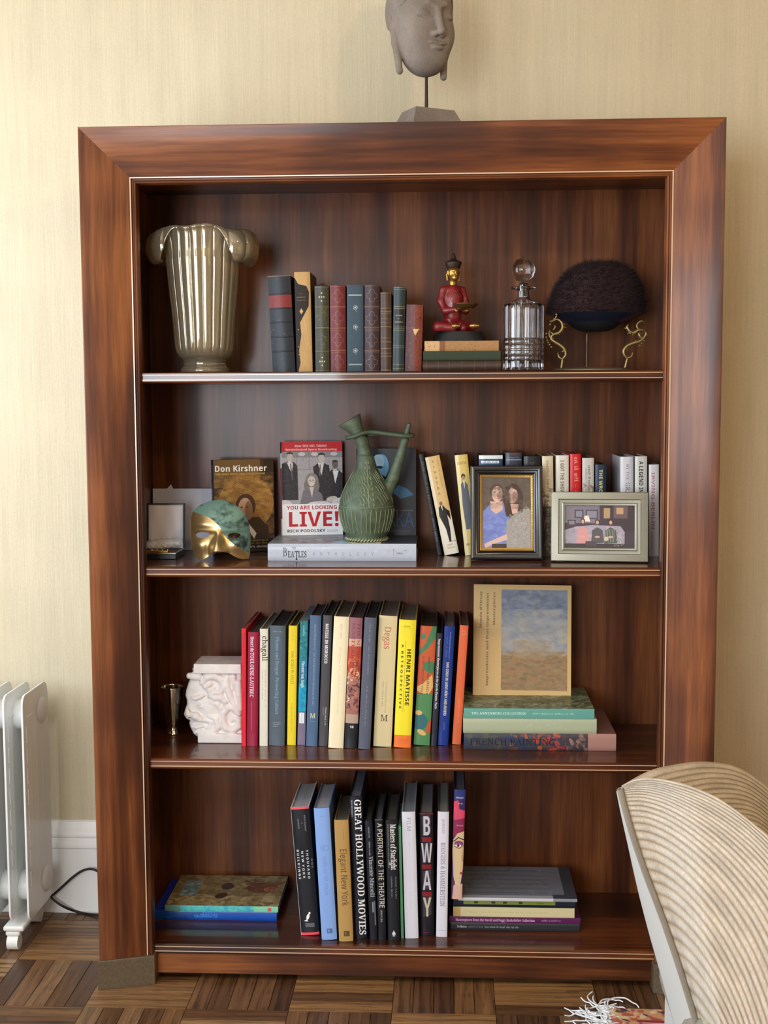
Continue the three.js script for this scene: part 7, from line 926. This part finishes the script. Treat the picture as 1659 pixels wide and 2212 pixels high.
// ---- rug and its fringe
{
  const x0 = 0.468, x1 = 1.75, z0 = 0.084, z1 = 1.75, g = thing('rug', 'worn red and cream patterned rug with a white knotted fringe, under the chair', 'rug', [(x0 + x1) / 2, 0.0003, (z0 + z1) / 2]);
  const cv = document.createElement('canvas'); cv.width = cv.height = 1024; const c = cv.getContext('2d'), W = 1280, s = 1024 / W; c.scale(s, s * W / 1666);
  R(c, '#a8503f', 0, 0, W, 1666); R(c, '#c9966a', 0, 0, W, 62); R(c, '#c9966a', 0, 0, 62, 1666); const pal = ['#b5523f', '#d9b07c', '#c87a54', '#e0c294', '#a84636', '#3c2f3c', '#d99a6a'];
  for (let i = 0; i < 900; i++) { c.globalAlpha = 0.85; const q = rnd() < 0.5, a = rnd() * (q ? W : 62), b = rnd() * (q ? 62 : 1666); E(c, pal[Math.floor(rnd() * 7 * (rnd() < 0.2 ? 1 : 0.8))], a, b, 4 + 11 * rnd(), 3 + 6 * rnd(), rnd() * 3); } c.globalAlpha = 1;
  L(c, '#e2d0b0', 5, 0, 3, W, 3); L(c, '#8c2f34', 10, 62, 68, W, 68); L(c, '#dfc7a0', 4, 70, 76, W, 76); for (let i = 0; i < 700; i++) E(c, pal[Math.floor(rnd() * 7)], 90 + rnd() * W, 96 + rnd() * 1600, 4 + 14 * rnd(), 4 + 9 * rnd(), rnd() * 3);
  const map = new THREE.CanvasTexture(cv); map.colorSpace = THREE.SRGBColorSpace; map.magFilter = THREE.LinearFilter;
  const w = (x1 - x0) / 2, d = (z1 - z0) / 2, top = grid((a, b) => { const e = Math.min(a, 1 - a, b, 1 - b); return [mix(-w, w, a), 0.0075 * sstep(0, 0.004, e) + 0.0008 * Math.sin(a * 40) * Math.sin(b * 33), mix(-d, d, b)]; }, 160, 160), uv = top.attributes.uv; for (let i = 0; i < uv.count; i++) uv.setY(i, 1 - uv.getY(i)); const ix = top.index.array; for (let i = 0; i < ix.length; i += 3) { const t = ix[i + 1]; ix[i + 1] = ix[i + 2]; ix[i + 2] = t; } top.computeVertexNormals();
  part('pile', top, std({ map, roughness: 0.95 }), g);
  const str = [], lx = -w, yarn = (x, z, len, a, cu) => { const p = [[x, 0.006, z, 0.0024]]; let X = x, Z = z, A = a; for (let i = 1; i < 9; i++) { A += cu * (0.5 + rnd()); X += Math.cos(A) * len / 8; Z += Math.sin(A) * len / 8; p.push([X, 0.004 + 0.004 * rnd() + (i === 5 ? 0.004 * rnd() : 0), Z, 0.0023 - i * 0.0001]); } str.push(rod(p, 26, 5)); };
  for (let i = 0; i < 150; i++) { const z = -d + 0.004 + i * 0.0085 * (0.9 + 0.2 * rnd()); if (z > d) break; for (let j = 0; j < 3; j++) yarn(lx + 0.004, z, 0.06 + 0.055 * rnd(), Math.PI + (rnd() - 0.5) * 1.1, (rnd() - 0.5) * 0.9); }
  for (const [x, z, l, a, cu] of [[lx + 0.01, -d + 0.006, 0.13, -2.2, 0.5], [lx + 0.004, -d + 0.004, 0.09, -2.6, -0.25], [lx + 0.002, -d + 0.01, 0.1, -2.9, 0.3], [lx + 0.02, -d + 0.01, 0.12, -2.0, -0.75]]) yarn(x, z, l, a, cu);
  const f = part('fringe', str, std({ color: rgb(236, 236, 236), roughness: 0.85 }), g, 'white knotted fringe'); f.userData.kind = 'stuff';
}
// ---- ribbed tub chair in front of the right end
{
  const g = thing('armchair', 'cream ribbed tub chair with a piped edge at the lower right', 'chair', [0.62, 0, 0.8]), o = g.position;
  const rel = (p) => [p.x - o.x, p.y - o.y, p.z - o.z], V3 = (u, v, z) => new THREE.Vector3(...rel(at(u, v, z)));
  const cloth = std({ map: tex(512, 512, (u, v) => { const a = fbm(u, v, 60, 60, 3, 21), b = fbm(u, v, 8, 8, 3, 24), q = 0.86 + 0.2 * a + 0.08 * (b - 0.5); return [208 * q, 196 * q, 176 * q]; }, true, 3, 3), roughness: 0.95, bumpMap: tex(256, 256, (u, v) => { const a = 255 * fbm(u, v, 90, 90, 2, 27); return [a, a, a]; }, false, 16, 16), bumpScale: 0.0012 });
  const plain = std({ color: rgb(198, 196, 190), roughness: 0.95 });
  const ribCloth = std({ map: tex(256, 1024, (u, v) => { const a = fbm(u, v, 16, 200, 2, 121), b = fbm(u, v, 4, 12, 3, 124), w = Math.pow(Math.abs(Math.sin(u * 4 * Math.PI)), 0.7), k = Math.min(1, w * (0.55 + 0.75 * a)), q = 0.9 + 0.2 * (b - 0.3); return lerp3([172, 152, 126], [216, 207, 192], k).map((e) => Math.min(255, e * q)); }, true, 0.25, 1), roughness: 0.95 });
  const zN = 0.86, crv = (l) => new THREE.CatmullRomCurve3(l, false, 'centripetal');
  // piped edge: from the top corner down the reclined back
  const edge = crv([V3(1341, 1702, zN), V3(1352, 1745, zN), V3(1370, 1808, zN), V3(1398, 1890, zN), V3(1432, 1980, zN), V3(1468, 2085, zN), V3(1505, 2205, zN), V3(1560, 2390, zN), V3(1600, 2600, zN)]);
  const foot = 0.1 - o.y, E0 = (t) => edge.getPoint(t), bul = (x, y) => 0.17 * Math.pow(Math.max(0, Math.min(1, (x + 0.26) / 0.62)), 0.8) ;
  // near side: ribs leave the piping near the top and turn downwards; s picks the rib, t runs along it
  const topc = crv([V3(1341, 1700, zN), V3(1372, 1686, zN + 0.012), V3(1420, 1682, zN + 0.03), V3(1480, 1695, zN + 0.05), V3(1550, 1725, zN + 0.07), V3(1620, 1763, zN + 0.09), V3(1700, 1815, zN + 0.11), V3(1800, 1900, zN + 0.12)]);
  const ribs = 34, side = grid((s, t) => {
    const S = E0(Math.pow(s, 1.5) * 0.98), tp = topc.getPoint(Math.min(1, t * 1.0)), xe = mix(0.42, S.x + 0.02, Math.pow(s, 0.75)), B = new THREE.Vector3(xe, mix(-0.0, foot, 1) , 0), C = new THREE.Vector3(mix(0.2, S.x + 0.03, Math.pow(s, 0.6)), S.y - 0.03 * s + 0.02 * (1 - s), 0);
    let x = (1 - t) * (1 - t) * S.x + 2 * t * (1 - t) * C.x + t * t * B.x, y = (1 - t) * (1 - t) * S.y + 2 * t * (1 - t) * C.y + t * t * B.y;
    const w = Math.pow(1 - s, 2.2) * (1 - sstep(0.55, 1, t)), tt = Math.min(1, t * 0.95);
    x = mix(x, tp.x, w); y = mix(y, tp.y, w);
    const r = Math.abs(Math.sin(s * ribs * Math.PI)), z = zN - o.z + bul(x, y) * 1.05 * sstep(0, 0.35, t) + 0.0027 * Math.sqrt(r) * sstep(0, 0.04, t) + 0.0012 * Math.sin(t * 210 + s * 300) * r * 0.4;
    return [x, y, z];
  }, 272, 120, [ribs, 1]);
  part('side_panel', side, ribCloth, g, 'ribbed outer side');
  // reclined rear panel, seen nearly edge on, then the rounded back behind it
  const back = crv([V3(1334, 1716, 0.76), V3(1342, 1760, 0.755), V3(1357, 1830, 0.75), V3(1377, 1920, 0.745), V3(1400, 2010, 0.74), V3(1428, 2110, 0.735), V3(1456, 2215, 0.73), V3(1500, 2390, 0.73), V3(1535, 2515, 0.73)]);
  const rear = grid((s, t) => { const e = E0(t), l = back.getPoint(t), q = Math.min(1, s * 2), w = Math.max(0, s * 2 - 1); return [mix(e.x, l.x, q) - 0.004 * Math.sin(q * 3.14) + w * 0.3, mix(e.y, l.y, q) - 0.3 * w * (1 - t), mix(e.z - 0.002, l.z, q) - 0.12 * Math.sin(w * 1.57)]; }, 40, 60);
  part('rear_panel', uvm(rear, 'y'), plain, g, 'plain pale rear panel');
  part('piping', new THREE.TubeGeometry(edge, 160, 0.0052, 10).translate(-0.002, 0, 0.003), cloth, g);
  // the far side seen over the near one, its ribs running level
  const zf = [0.84, 0.8, 0.74, 0.66, 0.58, 0.52, 0.47, 0.44], fu = [[1342, 1697], [1400, 1666], [1460, 1651], [1520, 1645], [1580, 1653], [1625, 1675], [1690, 1730], [1760, 1810]], rim = crv(fu.map(([u, v], i) => V3(u, v, zf[i])));
  const far = grid((s, t) => { const p = rim.getPoint(s), r = Math.abs(Math.sin(t * 40 * Math.PI)), dn = t * 0.34; return [p.x + (0.03 * Math.sqrt(t) + 0.24 * t) * (1 - s), p.y - dn, p.z + 0.05 * Math.sqrt(t) + 0.0026 * Math.sqrt(r)]; }, 80, 320, [1, 40]);
  { const uv = far.attributes.uv; for (let i = 0; i < uv.count; i++) uv.setXY(i, uv.getY(i), uv.getX(i)); }
  part('inner_back', far, ribCloth, g, 'ribbed inner back');
  const farOut = grid((s, t) => { const p = rim.getPoint(0.12 + 0.88 * s); return [p.x + 0.2 * t * (1 - s), mix(p.y - 0.002, foot, t), p.z - 0.03 * Math.sin(Math.min(1, t * 4) * 1.57) * s]; }, 60, 30);
  part('far_panel', uvm(farOut, 'y'), cloth, g);
  part('seat_cushion', box(-0.12, 0.34, 0.26, 0.4, -0.28, 0.16, 0.05), cloth, g);
  part('base_frame', box(-0.1, 0.4, 0.1, 0.27, -0.3, 0.17, 0.02), plain, g);
  for (const [x, z] of [[-0.06, -0.26], [-0.06, 0.13], [0.36, -0.26], [0.36, 0.13]]) part('leg', new THREE.CylinderGeometry(0.02, 0.014, 0.1, 14).translate(x, 0.0605, z), M.wood, g);
}
renderer.render(scene, camera);
